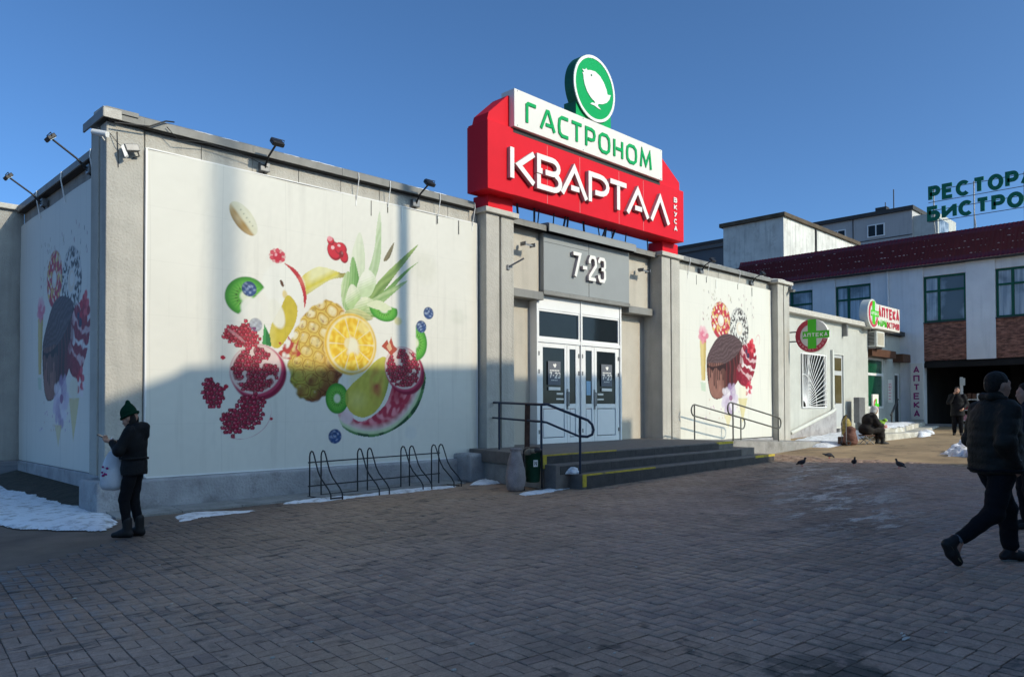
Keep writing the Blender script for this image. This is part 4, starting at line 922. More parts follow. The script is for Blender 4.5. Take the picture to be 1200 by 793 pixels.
st = MB(); st.disc((15.65, Yd-.0445, 2.05), (0, -1, 0), .08, .003, 20); st.box(15.57, 15.74, Yd-.0435, Yd-.0405, 1.93, 2.3); part('sticker', st, mat('blue_sticker', (.25, .42, .58), .5))

# ------------------------------------------------------------------ steps
steps = thing('entrance_steps', (14, 10.5, .1), 'broad entrance platform with three dark steps and yellow edges', 'steps')
def slab(name, P, z0, z1, m, bevel=.012): return MB().prism([(x, y, z0) for x, y in P], (0, 0, z1-z0)).build(name, m, steps, bevel)
slab('platform', [(10.52, 9.68), (18.2, 9.95), (18.5, 13.19), (11.37, 13.19)], .45, .70, m_step)
slab('platform_base', [(10.62, 9.76), (18.15, 10.02), (18.45, 13.18), (11.44, 13.18)], -.2, .449, m_conc, .03)
slab('step', [(10.52, 9.36), (18.75, 9.64), (18.75, 10.9), (18.0, 10.9), (18.0, 9.9), (10.55, 9.70)], -.2, .53, m_step)
slab('step', [(10.92, 9.04), (19.25, 9.32), (19.25, 10.9), (18.6, 10.9), (18.6, 9.6), (10.95, 9.40)], -.2, .345, m_step)
def edge(P0, P1, z, w, dz=.05):
    a, b = Vector((*P0, z)), Vector((*P1, z)); d = (b-a).normalized(); n = Vector((-d.y, d.x, 0))
    MB().prism([a-n*.006, b-n*.006, b+n*w, a+n*w], (0, 0, .005)).build('edge_stripe', m_yel, steps)
    MB().prism([a-n*.006, b-n*.006, b-n*.001, a-n*.001], (0, 0, -dz)).build('edge_stripe', m_yel, steps)
edge((10.53, 9.68), (12.9, 9.763), .70, .025, .02); edge((17.3, 9.92), (18.19, 9.949), .70, .05)
edge((10.93, 9.04), (13.4, 9.122), .345, .03, .025); edge((18.1, 9.281), (19.24, 9.319), .345, .06)
MB().box(10.50, 10.60, 9.66, 9.679, .45, .70).build('corner_mark', m_yel, steps); MB().box(10.90, 11.0, 9.02, 9.039, .12, .34).build('corner_mark', m_yel, steps)
m_riser_shade = mat('shaded_riser_front', (.065, .058, .055), .7, .25, 6, .3, 30)  # shade put into the colour; upper two rows stop where the sunlit end begins
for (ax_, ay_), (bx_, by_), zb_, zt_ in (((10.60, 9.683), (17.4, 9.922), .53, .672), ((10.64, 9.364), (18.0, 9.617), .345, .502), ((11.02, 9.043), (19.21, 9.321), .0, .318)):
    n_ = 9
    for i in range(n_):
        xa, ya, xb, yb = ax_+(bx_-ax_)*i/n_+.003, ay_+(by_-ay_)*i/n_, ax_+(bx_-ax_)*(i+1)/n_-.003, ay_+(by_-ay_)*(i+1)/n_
        MB().prism([(xa, ya-.006, zb_), (xb, yb-.006, zb_), (xb, yb+.01, zb_), (xa, ya+.01, zb_)], (0, 0, zt_-zb_)).build('riser_shade', m_riser_shade, steps)
# plaster block and snow on the left end of the platform
MB().box(10.75, 11.5, 12.0, 12.62, .0, .62).build('plaster_block', m_plinth, steps, .06)
ramp = MB(); ramp.prism([(18.2, 12.63, -.3), (18.2, 12.63, .70), (25.6, 12.63, .43), (25.6, 12.63, -.3)], (0, -2.3, 0)); o = ramp.build('ramp', m_conc, steps, .01)
tag(steps)

# ------------------------------------------------------------------ railings
def posts(mb, L_, r=.022):
    for a, b in L_: mb.tube([a, b], r, 8)
rl = thing('stair_railing', (10.6, 9.7, .7), 'dark blue tubular railing at the left edge of the entrance steps', 'railing')
W0, W1, P1, P2 = (11.75, 12.32), (11.42, 11.8), (10.56, 9.76), (11.03, 9.2)
top = [(*W0, 1.72), (*P1, 1.66), (10.62, 9.66, 1.665)]+[(10.62+(11.12-10.62)*t, 9.66+(9.08-9.66)*t, 1.66-.30*t) for t in (.3, .7, 1.0)]
loop = [(11.17, 9.02, 1.28), (11.19, 9.0, 1.18), (11.17, 9.02, 1.09), (11.11, 9.09, 1.05), (11.03, 9.19, 1.06)]
MB().tube(top+loop, .026, 10).build('top_rail', m_navy, rl)
MB().tube([(11.72, 12.32, 1.38), (10.57, 9.77, 1.335), (10.62, 9.68, 1.32), (11.03, 9.2, 1.05)], .022, 8).build('lower_rail', m_navy, rl)
for (x, y), z0, z1 in ((W1, .7, 1.71), (P1, .7, 1.66), (P2, .345, 1.42)): MB().tube([(x, y, z0), (x, y, z1)], .024, 10).build('post', m_navy, rl)
def ramp_rail(y, x0, x1, z0, z1, p0, p1, label):
    t = thing('ramp_railing', (x0, y, .6), label, 'railing', 'railings along the wheelchair ramp')
    dz = .34
    l0 = [(x0, y, z0-.34+.17-.17*math.cos(R(a))) if False else (x0-.17*math.sin(R(a)), y, z0-.17+.17*math.cos(R(a))) for a in range(0, 181, 30)]
    l1 = [(x1+.17*math.sin(R(a)), y, z1-.17+.17*math.cos(R(a))) for a in range(0, 181, 30)]
    MB().tube(l0+list(reversed(l1)), .022, 8, closed=True).build('rail_loop', m_railg, t)
    for x, zb, zt in ((p0[0], p0[1], z0-.02), (p1[0], p1[1], z1-.01)): MB().tube([(x, y, zb), (x, y, zt)], .022, 8).build('post', m_railg, t)
ramp_rail(11.95, 19.58, 22.45, 1.68, 1.24, (19.58, .60), (22.35, .50), 'grey ramp railing nearer the wall, starting beside the right entrance pilaster')
ramp_rail(10.50, 19.08, 21.95, 1.73, 1.28, (19.2, .22), (21.95, .25), 'grey ramp railing on the plaza side, ending in front of the last pilaster')

# ------------------------------------------------------------------ printed banners
m_print = art_mat('printed_banner_cloth')
b1 = thing('fruit_banner', (7.9, 12.6, 3.1), 'big white wall banner printed with pineapple, orange, melon and pomegranates', 'banner')
art_sheet('printed_sheet', lines(4.36, 11.45, 5.15, 10.4, .0125, .18), lines(.53, 5.74, .85, 5.72, .0125, .18), lambda u, v: np.stack([u, 12.545+.012*np.sin(u*2.1+v)*np.sin(v*1.3), v], 1), fruit_art, b1, m_print)
MB().box(4.37, 11.44, 12.565, 12.60, .535, 5.735).build('backing_board', m_soffit, b1)
fmb = MB(); fmb.box(4.345, 4.37, 12.535, 12.6, .52, 5.75); fmb.box(11.44, 11.465, 12.535, 12.6, .52, 5.75); fmb.box(4.37, 11.44, 12.537, 12.6, .505, .53); fmb.box(4.37, 11.44, 12.537, 12.6, 5.738, 5.755)
fmb.build('edge_frame', m_pvc, b1)
b2 = thing('cake_banner', (22.6, 12.6, 3.1), 'sunlit white wall banner printed with doughnuts and chocolate cake behind the ramp railings', 'banner', 'cake banners')
art_sheet('printed_sheet', lines(19.5, 25.74, 20.7, 25.0, .018, .2), lines(.55, 5.78, .85, 5.5, .018, .2), lambda u, v: np.stack([u, 12.545+.010*np.sin(u*2.1+v)*np.sin(v*1.3), v], 1), cake_art, b2, m_print)
MB().box(19.5, 25.74, 12.565, 12.60, .555, 5.775).build('backing_board', m_soffit, b2)
b3 = thing('cake_banner', (4.25, 16.6, 3.1), 'shaded cake banner on the narrow side wall behind the standing woman', 'banner', 'cake banners')
art_sheet('printed_sheet', lines(13.4, 19.93, 14.3, 18.8, .02, .2), lines(.47, 5.74, .8, 5.3, .02, .2), lambda u, v: np.stack([4.215+.010*np.sin(u*2.1+v)*np.sin(v*1.3), 13.4+19.93-u, v], 1),
          lambda u, v: cake_art(21.0+(18.3-(13.4+19.93-u))/.95, v/.95), b3, m_print)
MB().box(4.235, 4.30, 13.4, 19.93, .475, 5.735).build('backing_board', m_soffit, b3)
for b, L_, y in ((b1, (8.25, 8.6, 9.0, 9.35, 10.3, 10.9, 11.3), 12.53), (b2, (20.2, 20.7, 21.3, 21.9, 23.3, 24.3), 12.53)):
    for i, x in enumerate(L_):
        z0 = 5.42 if i % 2 else 5.55
        MB().box(x, x+.018, y, y+.008, z0, 5.72).build('strap', m_railg if i % 3 else m_pvc, b)
        if i % 2 == 0: MB().tube([(x+.01, 12.45, 6.18), (x+.01, 12.44, 6.05), (x+.01, y, 5.66)], .009, 6).build('tie_cord', m_pvc, b)
for y in (14.6, 16.4, 18.2): MB().tube([(4.13, y, 6.18), (4.12, y, 6.05), (4.2, y, 5.6)], .012, 6).build('tie_cord', m_pvc, b3)

# ------------------------------------------------------------------ roof sign
rsn = thing('roof_sign', (15, 12.4, 6.1), 'large red rooftop shop sign with white and green lettering and a green bird disc', 'shop sign')
YF = 11.98; YB = 12.66
def rpart(name, mb, m, bevel=0.0): return mb.build(name, m, rsn, bevel)
rpart('sign_leg', bx(11.58, 12.36, 12.30, 12.80, 6.10, 6.41), m_red, .01); rpart('sign_leg', bx(18.5, 19.3, 12.30, 12.80, 6.10, 6.41), m_red, .01)
rpart('sign_body', bx(11.27, 19.12, YF, YB, 6.41, 7.90), m_red, .012)
rpart('end_panel', bx(11.255, 12.05, YF-.015, YB-.05, 6.395, 7.92), m_red, .012)
for x in (13.2, 14.4, 16.0, 17.1): rpart('panel_seam', bx(x, x+.008, YF-.001, YF+.02, 6.42, 7.8), m_letside)
rpart('shoulder', MB().prism([(11.3, YF+.06, 7.90), (12.06, YF+.06, 7.90), (12.06, YF+.06, 8.66), (11.96, YF+.06, 8.66), (11.36, YF+.06, 8.12)], (0, .5, 0)), m_red, .01)
rpart('shoulder', MB().prism([(17.95, YF+.06, 7.90), (19.0, YF+.06, 7.90), (19.0, YF+.06, 8.14), (18.12, YF+.06, 8.66), (17.95, YF+.06, 8.66)], (0, .5, 0)), m_red, .01)
rpart('letter_board', bx(12.0, 17.88, 11.88, 12.30, 7.93, 8.79), m_white, .01)
rpart('shadow_gap', bx(12.06, 17.9, YF-.004, 12.2, 7.83, 7.925), m_soffit)
def klet(strokes): return lambda w: strokes(w)
KS = {
 'К': lambda w: [([(0, 0), (0, 1)], 0), ([(w, 1), (w*.30, .5), (w, 0)], 0)],
 'В': lambda w: [([(w*.16, .53), (0, .53), (0, 1), (w*.62, 1)]+arc(w*.62, .765, w*.30, .235, 90, -90, 8)+[(w*.3, .53)], 0), ([(0, .40), (0, 0), (w*.66, 0)]+arc(w*.66, .265, w*.34, .265, -90, 70, 8), 0)],
 'А': lambda w: [([(0, 0), (w/2, 1), (w, 0)], 0), ([(w*.36, .28), (w*.70, .28)], 0)],
 'Р': lambda w: [([(0, 0), (0, 1), (w*.56, 1)]+arc(w*.56, .69, w*.44, .31, 90, -90, 8)+[(w*.28, .38)], 0)],
 'Т': lambda w: [([(0, 1), (w, 1)], 0), ([(w/2, .90), (w/2, 0)], 0)],
 'Л': lambda w: [([(0, 0), (w/2, 1), (w, 0)], 0)]}
for ch, x0, x1 in (('К', 11.86, 12.70), ('В', 12.74, 13.62), ('А', 13.56, 14.60), ('Р', 14.62, 15.46), ('Т', 15.44, 16.26), ('А', 16.18, 17.24), ('Л', 17.28, 18.25)):
    mb = MB(); letter(mb, ch, (x0, YF-.005, 6.68), (1, 0, 0), (0, 0, 1), (0, -1, 0), x1-x0, .82, .128, .10, 0, 1, strokes=KS[ch]); rpart('letter', mb, [m_letw, m_letside])
mb = MB(); z = 7.48
for ch in 'ВКУСА':
    letter(mb, ch, (18.58, YF-.004, z), (1, 0, 0), (0, 0, 1), (0, -1, 0), .17, .15, .034, .02, 0, 0); z -= .205
rpart('lettering', mb, m_letw)
GS = {
 'Г': lambda w: [([(0, 0), (0, .93), (w*.12, 1), (w*.95, 1)], 0)],
 'А': lambda w: [([(0, 0), (w*.44, 1), (w*.56, 1), (w, 0)], 0), ([(w*.36, .28), (w*.80, .28)], 0)],
 'С': lambda w: [([(w, 1), (w*.3, 1), (w*.06, .86), (0, .5), (w*.06, .14), (w*.3, 0), (w, 0)], 0)],
 'Т': lambda w: [([(0, 1), (w, 1)], 0), ([(w/2, 1), (w/2, 0)], 0)],
 'Р': lambda w: [([(0, 0), (0, 1), (w*.6, 1), (w*.9, .93), (w, .70), (w*.9, .47), (w*.6, .40), (w*.22, .40)], 0)],
 'О': lambda w: [([(w*.28, 0), (w*.72, 0), (w*.95, .16), (w, .5), (w*.95, .84), (w*.72, 1), (w*.28, 1), (w*.05, .84), (0, .5), (w*.05, .16)], 1)],
 'Н': lambda w: [([(0, 0), (0, 1)], 0), ([(w, 0), (w, 1)], 0), ([(w*.24, .5), (w, .5)], 0)],
 'М': lambda w: [([(0, 0), (w*.12, 1), (w*.5, .2), (w*.88, 1), (w, 0)], 0)]}
x = 12.36
for ch, wd, gap in (('Г', .44, .10), ('А', .62, .11), ('С', .46, .08), ('Т', .50, .13), ('Р', .46, .14), ('О', .55, .16), ('Н', .47, .16), ('О', .55, .16), ('М', .62, .1)):
    mb = MB(); letter(mb, ch, (x, 11.876, 8.07), (1, 0, 0), (0, 0, 1), (0, -1, 0), wd*.885, .52, .078, .02, 0, 0, strokes=GS[ch]); rpart('letter', mb, m_green); x += (wd+gap)*.872
for x in (12.1, 14.42, 17.8): 
    for z in (7.97, 8.75): rpart('fixing_bolt', MB().disc((x, 11.876, z), (0, -1, 0), .014, .006, 8), m_steel)
# bird disc
cx, cz = 14.93, 9.65
rpart('disc_stand', bx(14.25, 15.65, 11.98, 12.36, 8.79, 9.2), m_greend, .01); rpart('disc_stand_face', bx(14.252, 15.648, 11.965, 11.979, 8.80, 9.19), m_green)
rpart('disc_rim', MB().disc((cx, 11.93, cz), (0, -1, 0), .835, .27, 56), m_greend)
rpart('disc_face', MB().disc((cx, 11.915, cz), (0, -1, 0), .785, .02, 56), m_green); rpart('disc_ring', MB().disc((cx, 11.905, cz), (0, -1, 0), .826, .03, 56, .755), m_letw)
A_ = []
for t in range(0, 360, 12): A_.append((cx+.02+.34*math.cos(R(t))*(1+.08*math.sin(R(t))), cz-.02+.42*math.sin(R(t))))
bird = [(-.10, .46), (.04, .49), (.17, .42), (.27, .28), (.345, .10), (.37, -.03), (.46, .0), (.42, -.16), (.35, -.28), (.24, -.38), (.12, -.43), (.10, -.49), (.19, -.57), (.10, -.565), (.02, -.53), (-.10, -.53), (-.05, -.47), (.035, -.45), (.02, -.41), (-.08, -.34), (-.17, -.22), (-.24, -.04), (-.27, .12), (-.28, .24), (-.30, .29), (-.25, .32), (-.31, .38), (-.23, .40), (-.20, .46), (-.17, .42)]
rpart('bird_emblem', MB().prism([(cx-.05+x*1.50, 11.900, cz+.02+z*.86) for x, z in bird], (0, .014, 0)), m_letw)
rpart('bird_eye', MB().disc((cx-.15, 11.896, cz+.30), (0, -1, 0), .03, .004, 12), m_greend)
# props between roof and sign
rs = random.Random(2)
for x, x2 in ((12.75, 12.65), (13.3, 13.25), (13.42, 13.42), (13.98, 13.96), (14.35, 14.4), (14.5, 14.5), (15.2, 15.1), (15.85, 15.7), (15.9, 16.05), (16.05, 16.05), (16.3, 16.45), (16.4, 16.3), (16.95, 16.95), (18.05, 17.95)):
    MB().tube([(x, 12.5, 6.05), (x2, 12.45, 6.42)], .03 if rs.random() > .45 else .018, 6).build('prop', m_navy, rsn)

# ------------------------------------------------------------------ floodlights, cameras, lamps
def floodlight(x, y, z, out, label, sc=1.0):
    """wall box at (x, y, z), arm reaching along out (2-D) and up, lamp looking back at the wall"""
    t = thing('floodlight', (x, y, z), label, 'floodlight', 'floodlights over the wall banners'); o = Vector((out[0], out[1], 0)); sd_ = Vector((-o.y, o.x, 0))
    b = Vector((x, y, z)); MB().obox(b+o*.05, o*.05, sd_*.09, (0, 0, .08)).build('ballast_box', m_steel, t, .01)
    e = b+o*.85*sc+Vector((0, 0, .52*sc))
    MB().tube([b+o*.08, b+o*.35*sc+Vector((0, 0, .16)), e], .018, 8).build('arm', m_black, t)
    MB().tube([b+o*.02+Vector((0, 0, -.12)), b+o*.35*sc+Vector((0, 0, .16))], .012, 6).build('brace', m_black, t)
    d = (Vector((0, 0, -.75))-o*.66).normalized(); u = o*.75-Vector((0, 0, .66)); u.normalize()
    MB().obox(e, sd_*.11, u*.075, d*.035).build('lamp_head', m_black, t, .012); MB().obox(e+d*.038, sd_*.095, u*.06, d*.005).build('lamp_glass', m_glass_sky, t)
    MB().tube([e+sd_*.12, e+sd_*.12-u*.02-d*.06, e-sd_*.12-u*.02-d*.06, e-sd_*.12], .008, 6).build('yoke', m_black, t)
floodlight(6.35, 12.60, 5.88, (0, -1), 'black floodlight on a bracket arm above the left part of the fruit banner', .62)
floodlight(9.72, 12.60, 5.88, (0, -1), 'black floodlight on a bracket arm above the pineapple leaves, left of the red sign', .62)
floodlight(21.0, 12.60, 5.88, (0, -1), 'small black floodlight above the sunlit cake banner, nearer the red sign', .55)
floodlight(24.3, 12.60, 5.88, (0, -1), 'small black floodlight above the sunlit cake banner, nearer the last pilaster', .55)
floodlight(4.26, 14.9, 5.9, (-1, 0), 'long armed floodlight over the side wall, nearer the shop corner', .8)
floodlight(4.26, 18.0, 5.9, (-1, 0), 'long armed floodlight over the side wall, farther from the shop corner', .8)
def downlight(x, y, z, label):
    t = thing('wall_lamp', (x, y, z), label, 'lamp', 'slotted lamps beside the entrance canopy')
    MB().box(x-.03, x+.03, y-.12, y, z-.02, z+.05).build('bracket', m_steel, t)
    mb = MB()
    for i in range(4): mb.obox((x, y-.16-.03*i, z-.015-.012*i), (.16, 0, 0), (0, .008, .004), (0, 0, .018))
    mb.box(x-.17, x-.15, y-.3, y-.12, z-.08, z+.01); mb.box(x+.15, x+.17, y-.3, y-.12, z-.08, z+.01); mb.build('louvre_head', m_steel, t)
downlight(12.98, 12.62, 5.52, 'small slotted steel lamp on the wall left of the canopy box')
downlight(17.75, 12.62, 5.50, 'small slotted steel lamp on the wall right of the canopy box')
t = thing('wall_spotlight', (4.12, 12.58, 5.62), 'broken grey spotlight with loose wires on the corner pilaster', 'spotlight')
MB().obox((4.10, 12.46, 5.66), (.10, 0, .02), (0, .06, 0), (-.02, 0, .05)).build('lamp_head', m_steel, t, .01); MB().obox((4.0, 12.44, 5.58), (.03, 0, -.08), (.02, .03, 0), (.02, 0, .02)).build('shade', m_pvc, t, .01)
MB().tube([(4.2, 12.5, 5.66), (4.24, 12.52, 5.58), (4.15, 12.56, 5.54)], .012, 6).build('bracket', m_black, t); MB().tube([(3.93, 12.57, 5.9), (3.94, 12.56, 5.6), (3.95, 12.57, 5.35)], .006, 5).build('wire', m_black, t); MB().tube([(3.82, 12.57, 5.86), (3.92, 12.5, 5.7), (4.02, 12.46, 5.62)], .006, 5).build('wire', m_black, t)
t = thing('security_camera', (3.74, 12.62, 5.76), 'white bullet camera under the eave at the shop corner', 'camera')
MB().tube([(3.74, 12.40, 5.77), (3.60, 12.62, 5.83)], .045, 12).build('camera_body', m_pvc, t); MB().tube([(3.66, 12.52, 5.80), (3.76, 12.62, 5.74)], .015, 6).build('bracket', m_pvc, t)
t = thing('security_camera', (26.6, 12.28, 5.8), 'small white camera under the cap of the last pilaster', 'camera')
MB().tube([(26.55, 12.05, 5.80), (26.68, 12.27, 5.84)], .05, 10).build('camera_body', m_steel, t); MB().box(26.62, 26.72, 12.2, 12.3, 5.86, 5.98).build('bracket', m_steel, t)
t = thing('flag_holder', (12.25, 12.3, 4.9), 'short empty flag holder rod on the left entrance pilaster', 'flag holder')
MB().tube([(12.2, 12.295, 4.83), (12.42, 12.0, 5.02)], .022, 8).build('rod', m_steel, t); MB().box(12.16, 12.24, 12.27, 12.298, 4.77, 4.88).build('plate', m_steel, t)
t = thing('electric_cable', (4.3, 12.28, 5.9), 'loose black cable sagging along the eave near the shop corner', 'cable')
MB().tube([(3.85, 12.44, 5.99), (4.35, 12.40, 6.05), (4.6, 12.40, 6.20), (4.75, 12.46, 6.24)], .012, 6).build('cable_run', m_black, t); MB().tube([(4.62, 12.42, 6.12), (4.8, 12.43, 5.96), (5.3, 12.45, 6.03), (6.0, 12.45, 5.97), (6.4, 12.5, 5.88)], .007, 5).build('cable_run', m_black, t)
# ------------------------------------------------------------------ pharmacy
m_pwall = mat('pharmacy_render', (.50, .50, .45), .85, .08, 1.5, .5, 45, stain=.15)
m_ptrim = mat('pharmacy_trim', (.60, .60, .54), .8, .06, 3)
m_pdoor = mat('painted_grey_door', (.50, .51, .50), .5, .05, 2)
m_amber = mat('brown_door_glass', (.10, .08, .035), .2, .2, 1.5, spec=.6)
m_brown = mat('brown_shutter_box', (.10, .045, .025), .6, .2, 5)
m_lime = mat('bright_green_sign', (.07, .56, .02), .45, .04, 2)
m_rsign = mat('rose_red_sign', (.55, .045, .075), .45, .04, 2)
m_pink = mat('pink_print', (.72, .30, .32), .5)
m_purple = mat('purple_letter_film', (.30, .03, .16), .5)
m_gwin = mat('green_tinted_pane', (.012, .09, .045), .15, .3, 1.5, spec=.6)
ph = thing('pharmacy_building', (33, 13.2, .5), 'low pale pharmacy wing between the shop and the red roofed restaurant', 'pharmacy')
def pp(name, mb, m, bevel=0.0, par=None): return mb.build(name, m, par if par is not None else ph, bevel)
YP = 13.0
pp('wall', bx(26.72, 29.15, YP, YP+.3, .2, 5.2), m_pwall); pp('wall', bx(31.55, 32.38, YP, YP+.3, .2, 5.2), m_pwall); pp('wall', bx(33.47, 36.0, YP, YP+.3, .2, 5.2), m_pwall)
pp('wall', bx(29.15, 31.55, YP, YP+.3, 3.78, 5.2), m_pwall); pp('wall', bx(29.15, 31.55, YP, YP+.3, .2, 1.52), m_pwall); pp('wall', bx(32.38, 33.47, YP, YP+.3, 3.88, 5.2), m_pwall); pp('door_step', bx(32.3, 33.5, YP-.25, YP+.1, .2, .68), m_conc, .01)
pp('wall', bx(36.0, 36.3, YP+.01, 13.7, .2, 5.2), m_pwall)
pp('wall', bx(36.3, 37.25, 13.4, 13.7, .2, 5.2), m_pwall); pp('wall', bx(39.45, 41.0, 13.4, 13.7, .2, 5.2), m_pwall); pp('wall', bx(37.25, 39.45, 13.4, 13.7, 3.95, 5.2), m_pwall); pp('wall', bx(37.25, 39.45, 13.4, 13.7, .2, 1.52), m_pwall); pp('wall', bx(41.0, 42.2, 13.4, 13.7, 3.3, 5.2), m_pwall); pp('wall', bx(41.8, 42.2, 13.4, 13.7, .2, 3.3), m_pwall)
mb = MB(); mb.prism([(26.75, YP-.28, 5.2), (26.75, YP-.28, 5.40), (26.75, YP+.4, 5.46), (26.75, YP+.4, 5.2)], (9.5, 0, 0)); pp('roof_edge', mb, m_cap, .01)
pp('roof_edge', bx(36.27, 42.1, 13.15, 13.8, 5.2, 5.42), m_soffit, .01)
pp('roof', bx(26.7, 42.2, 13.3, 20, 5.20, 5.3), m_roof)
pp('downpipe_bracket', MB().box(33.3, 33.42, YP-.2, YP, 4.65, 5.18), m_steel)
# plinth with its sloping white coping
pp('plinth', MB().prism([(26.9, YP-.14, .1), (32.25, YP-.14, .1), (32.25, YP-.14, 1.42), (31.8, YP-.14, 1.36), (28.0, YP-.14, .58), (26.9, YP-.14, .52)], (0, .13, 0)), m_plinth)
pp('coping', MB().tube([(27.9, YP-.14, .60), (31.8, YP-.14, 1.40), (32.1, YP-.14, 1.5)], .075, 6), m_ptrim); pp('wall_trim', MB().box(32.04, 32.16, YP-.1, YP-.002, 1.5, 4.0), m_ptrim, .01)
# grilled window
wn_ = pp('window', fr(29.15, 31.55, 1.52, 3.78, .08, ph, 'w', YP+.12, .1), m_pvc); bx(29.23, 31.47, YP+.08, YP+.10, 1.60, 3.70).build('pane', m_glass, wn_); bx(29.9, 29.96, YP+.03, YP+.13, 1.6, 3.7).build('mullion', m_pvc, wn_)
g = fr(29.2, 31.5, 1.56, 3.74, .045, ph, 'g', YP-.02, .03); c0 = Vector((29.25, YP-.035, 1.6))
for i in range(17):
    a = R(3+84*i/16); d = Vector((math.cos(a), 0, math.sin(a))); tm = min(2.2/max(d.x, 1e-3), 2.1/max(d.z, 1e-3)); g.tube([c0+d*.25, c0+d*tm], .016, 5)
g.tube([(29.9, YP-.035, 1.6), (29.9, YP-.035, 3.7)], .014, 5); g.tube([c0+Vector((1.3*math.cos(R(a)), 0, 1.3*math.sin(R(a)))) for a in range(0, 91, 10)], .014, 5)
g.build('grille', m_pvc, wn_)
# grey door with brown glass
dr = pp('door', bx(32.42, 33.43, YP+.06, YP+.12, .70, 3.84), m_pdoor, .01); bx(32.60, 33.28, YP+.04, YP+.059, 1.75, 2.95).build('pane', m_amber, dr); bx(32.60, 33.28, YP+.04, YP+.059, 3.15, 3.70).build('pane', m_amber, dr); MB().box(32.48, 32.52, YP, YP+.06, 1.7, 1.85).build('handle', m_steel, dr)
fr(32.38, 33.47, .68, 3.88, .05, ph, 'f', YP+.15, .15).build('door_frame', m_ptrim, dr)
# shaded part: window with shutter box, second door
w2 = pp('window', fr(37.25, 39.45, 1.52, 3.95, .1, ph, 'w', 13.52, .1), m_pvc); bx(37.35, 39.35, 13.47, 13.49, 1.62, 3.1).build('pane', m_gwin, w2); bx(37.35, 39.35, 13.47, 13.49, 3.22, 3.85).build('pane', m_gwin, w2); bx(37.35, 39.35, 13.42, 13.52, 3.1, 3.22).build('mullion', m_pvc, w2)
pp('shutter_box', bx(36.7, 39.9, 12.95, 13.4, 3.96, 4.32), m_brown, .02); pp('shutter_box', bx(40.75, 41.95, 12.9, 13.4, 3.85, 4.25), m_brown, .02)
d2 = pp('door', fr(41.0, 41.8, .5, 3.3, .09, ph, 'd', 13.55, .1), m_pvc); bx(41.09, 41.71, 13.5, 13.52, .6, 3.2).build('pane', m_glass, d2)
nb_ = MB(); nb_.box(39.95, 40.6, 13.37, 13.399, 1.8, 2.95); nb_.cur = 1
for i in range(6): nb_.box(40.03, 40.03+.3+.04*(i % 3), 13.366, 13.37, 1.95+.15*i, 2.0+.15*i)
for ch, x in (('8', 40.08), ('-', 40.23), ('2', 40.35)): letter(nb_, ch, (x, 13.37, 2.48), (1, 0, 0), (0, 0, 1), (0, -1, 0), .1, .2, .03, .004, 1, 1)
o = nb_.build('notice_board', [m_white, m_pink]); tag(o, 'white opening hours notice on the shaded pharmacy wall', 'notice')
# outdoor air conditioner
ac = thing('air_conditioner', (36.7, 12.8, 4.35), 'beige air conditioner box under the pharmacy roof sign', 'air conditioner')
MB().box(36.32, 37.35, 12.62, 13.38, 4.36, 5.08).build('casing', m_ptrim, ac, .02); gm = MB()
for i in range(9): gm.box(36.295, 36.318, 12.72, 13.28, 4.44+i*.065, 4.47+i*.065)
gm.build('grille', m_black, ac); MB().box(36.45, 37.2, 12.612, 12.619, 4.44, 5.0).build('side_panel', mat('beige_panel', (.48, .44, .34), .6), ac); MB().box(36.35, 36.42, 12.7, 13.4, 4.28, 4.36).build('bracket', m_steel, ac); MB().box(37.2, 37.27, 12.7, 13.4, 4.28, 4.36).build('bracket', m_steel, ac)
# roof sign: round cross logo and board
def cross_logo(t, C, U, V, N_, r, word=True, ring=True):
    """round pharmacy logo: red ring on the left and below, green cross to the right"""
    C, U, V, N_ = map(Vector, (C, U, V, N_)); P = lambda a, b, d=0: C+U*a+V*b+N_*d
    def ring_seg(a0, a1, r0, r1, d, m, name):
        n = 22; mb = MB(); out = [P(r1*math.cos(R(a0+(a1-a0)*i/n)), r1*math.sin(R(a0+(a1-a0)*i/n)), d) for i in range(n+1)]; inn = [P(r0*math.cos(R(a0+(a1-a0)*i/n)), r0*math.sin(R(a0+(a1-a0)*i/n)), d) for i in range(n+1)]
        vs = out+inn; mb.add(vs, [(i, i+1, n+2+i, n+1+i) if True else 0 for i in range(n)]); e = -N_*.006
        mb.add([v+e for v in out]+[v+e for v in inn], [(i, n+1+i, n+2+i, i+1) for i in range(n)]); return mb.build(name, m, t)
    if ring: ring_seg(82, 345, r*.70, r*.995, .008, m_rsign, 'red_ring')
    k = r*.30; mb = MB()
    pts = [(-k, -r*.78), (k*.7, -r*.78), (k*.7, -k*.55), (r*1.0, -k*.55), (r*1.0, k*.9), (k*.7, k*.9), (k*.7, r*.98), (-k, r*.98), (-k, k*.9), (-r*.62, k*.9), (-r*.62, -k*.55), (-k, -k*.55)]
    mb.prism([P(a+r*.08, b, .014) for a, b in pts], -N_*.012); mb.build('green_cross', m_lime, t)
    if word:
        mb = MB(); x = -r*.50; q = r*.205
        for ch in 'АПТЕКА': letter(mb, ch, P(x, -r*.08, .014), U, V, N_, q, r*.24, r*.05, .004, 0, 0); x += q+r*.05
        mb.build('lettering', m_letw, t)
        mb = MB(); n = len('ФАРМОСТРОВ')
        for i, ch in enumerate('ФАРМОСТРОВ'):
            a = R(200+i*140/(n-1)); rd = r*.84; c = P(rd*math.cos(a), rd*math.sin(a), .008); v = -(U*math.cos(a)+V*math.sin(a)); u = -(U*math.sin(a)*-1*-1)+V*0
            u = U*(-math.sin(a))+V*math.cos(a); s_ = r*.15
            letter(mb, ch, c-u*s_*.45-v*s_*.5, u, v, N_, s_*.9, s_, s_*.22, .003, 0, 0)
        mb.build('lettering', m_pink, t)
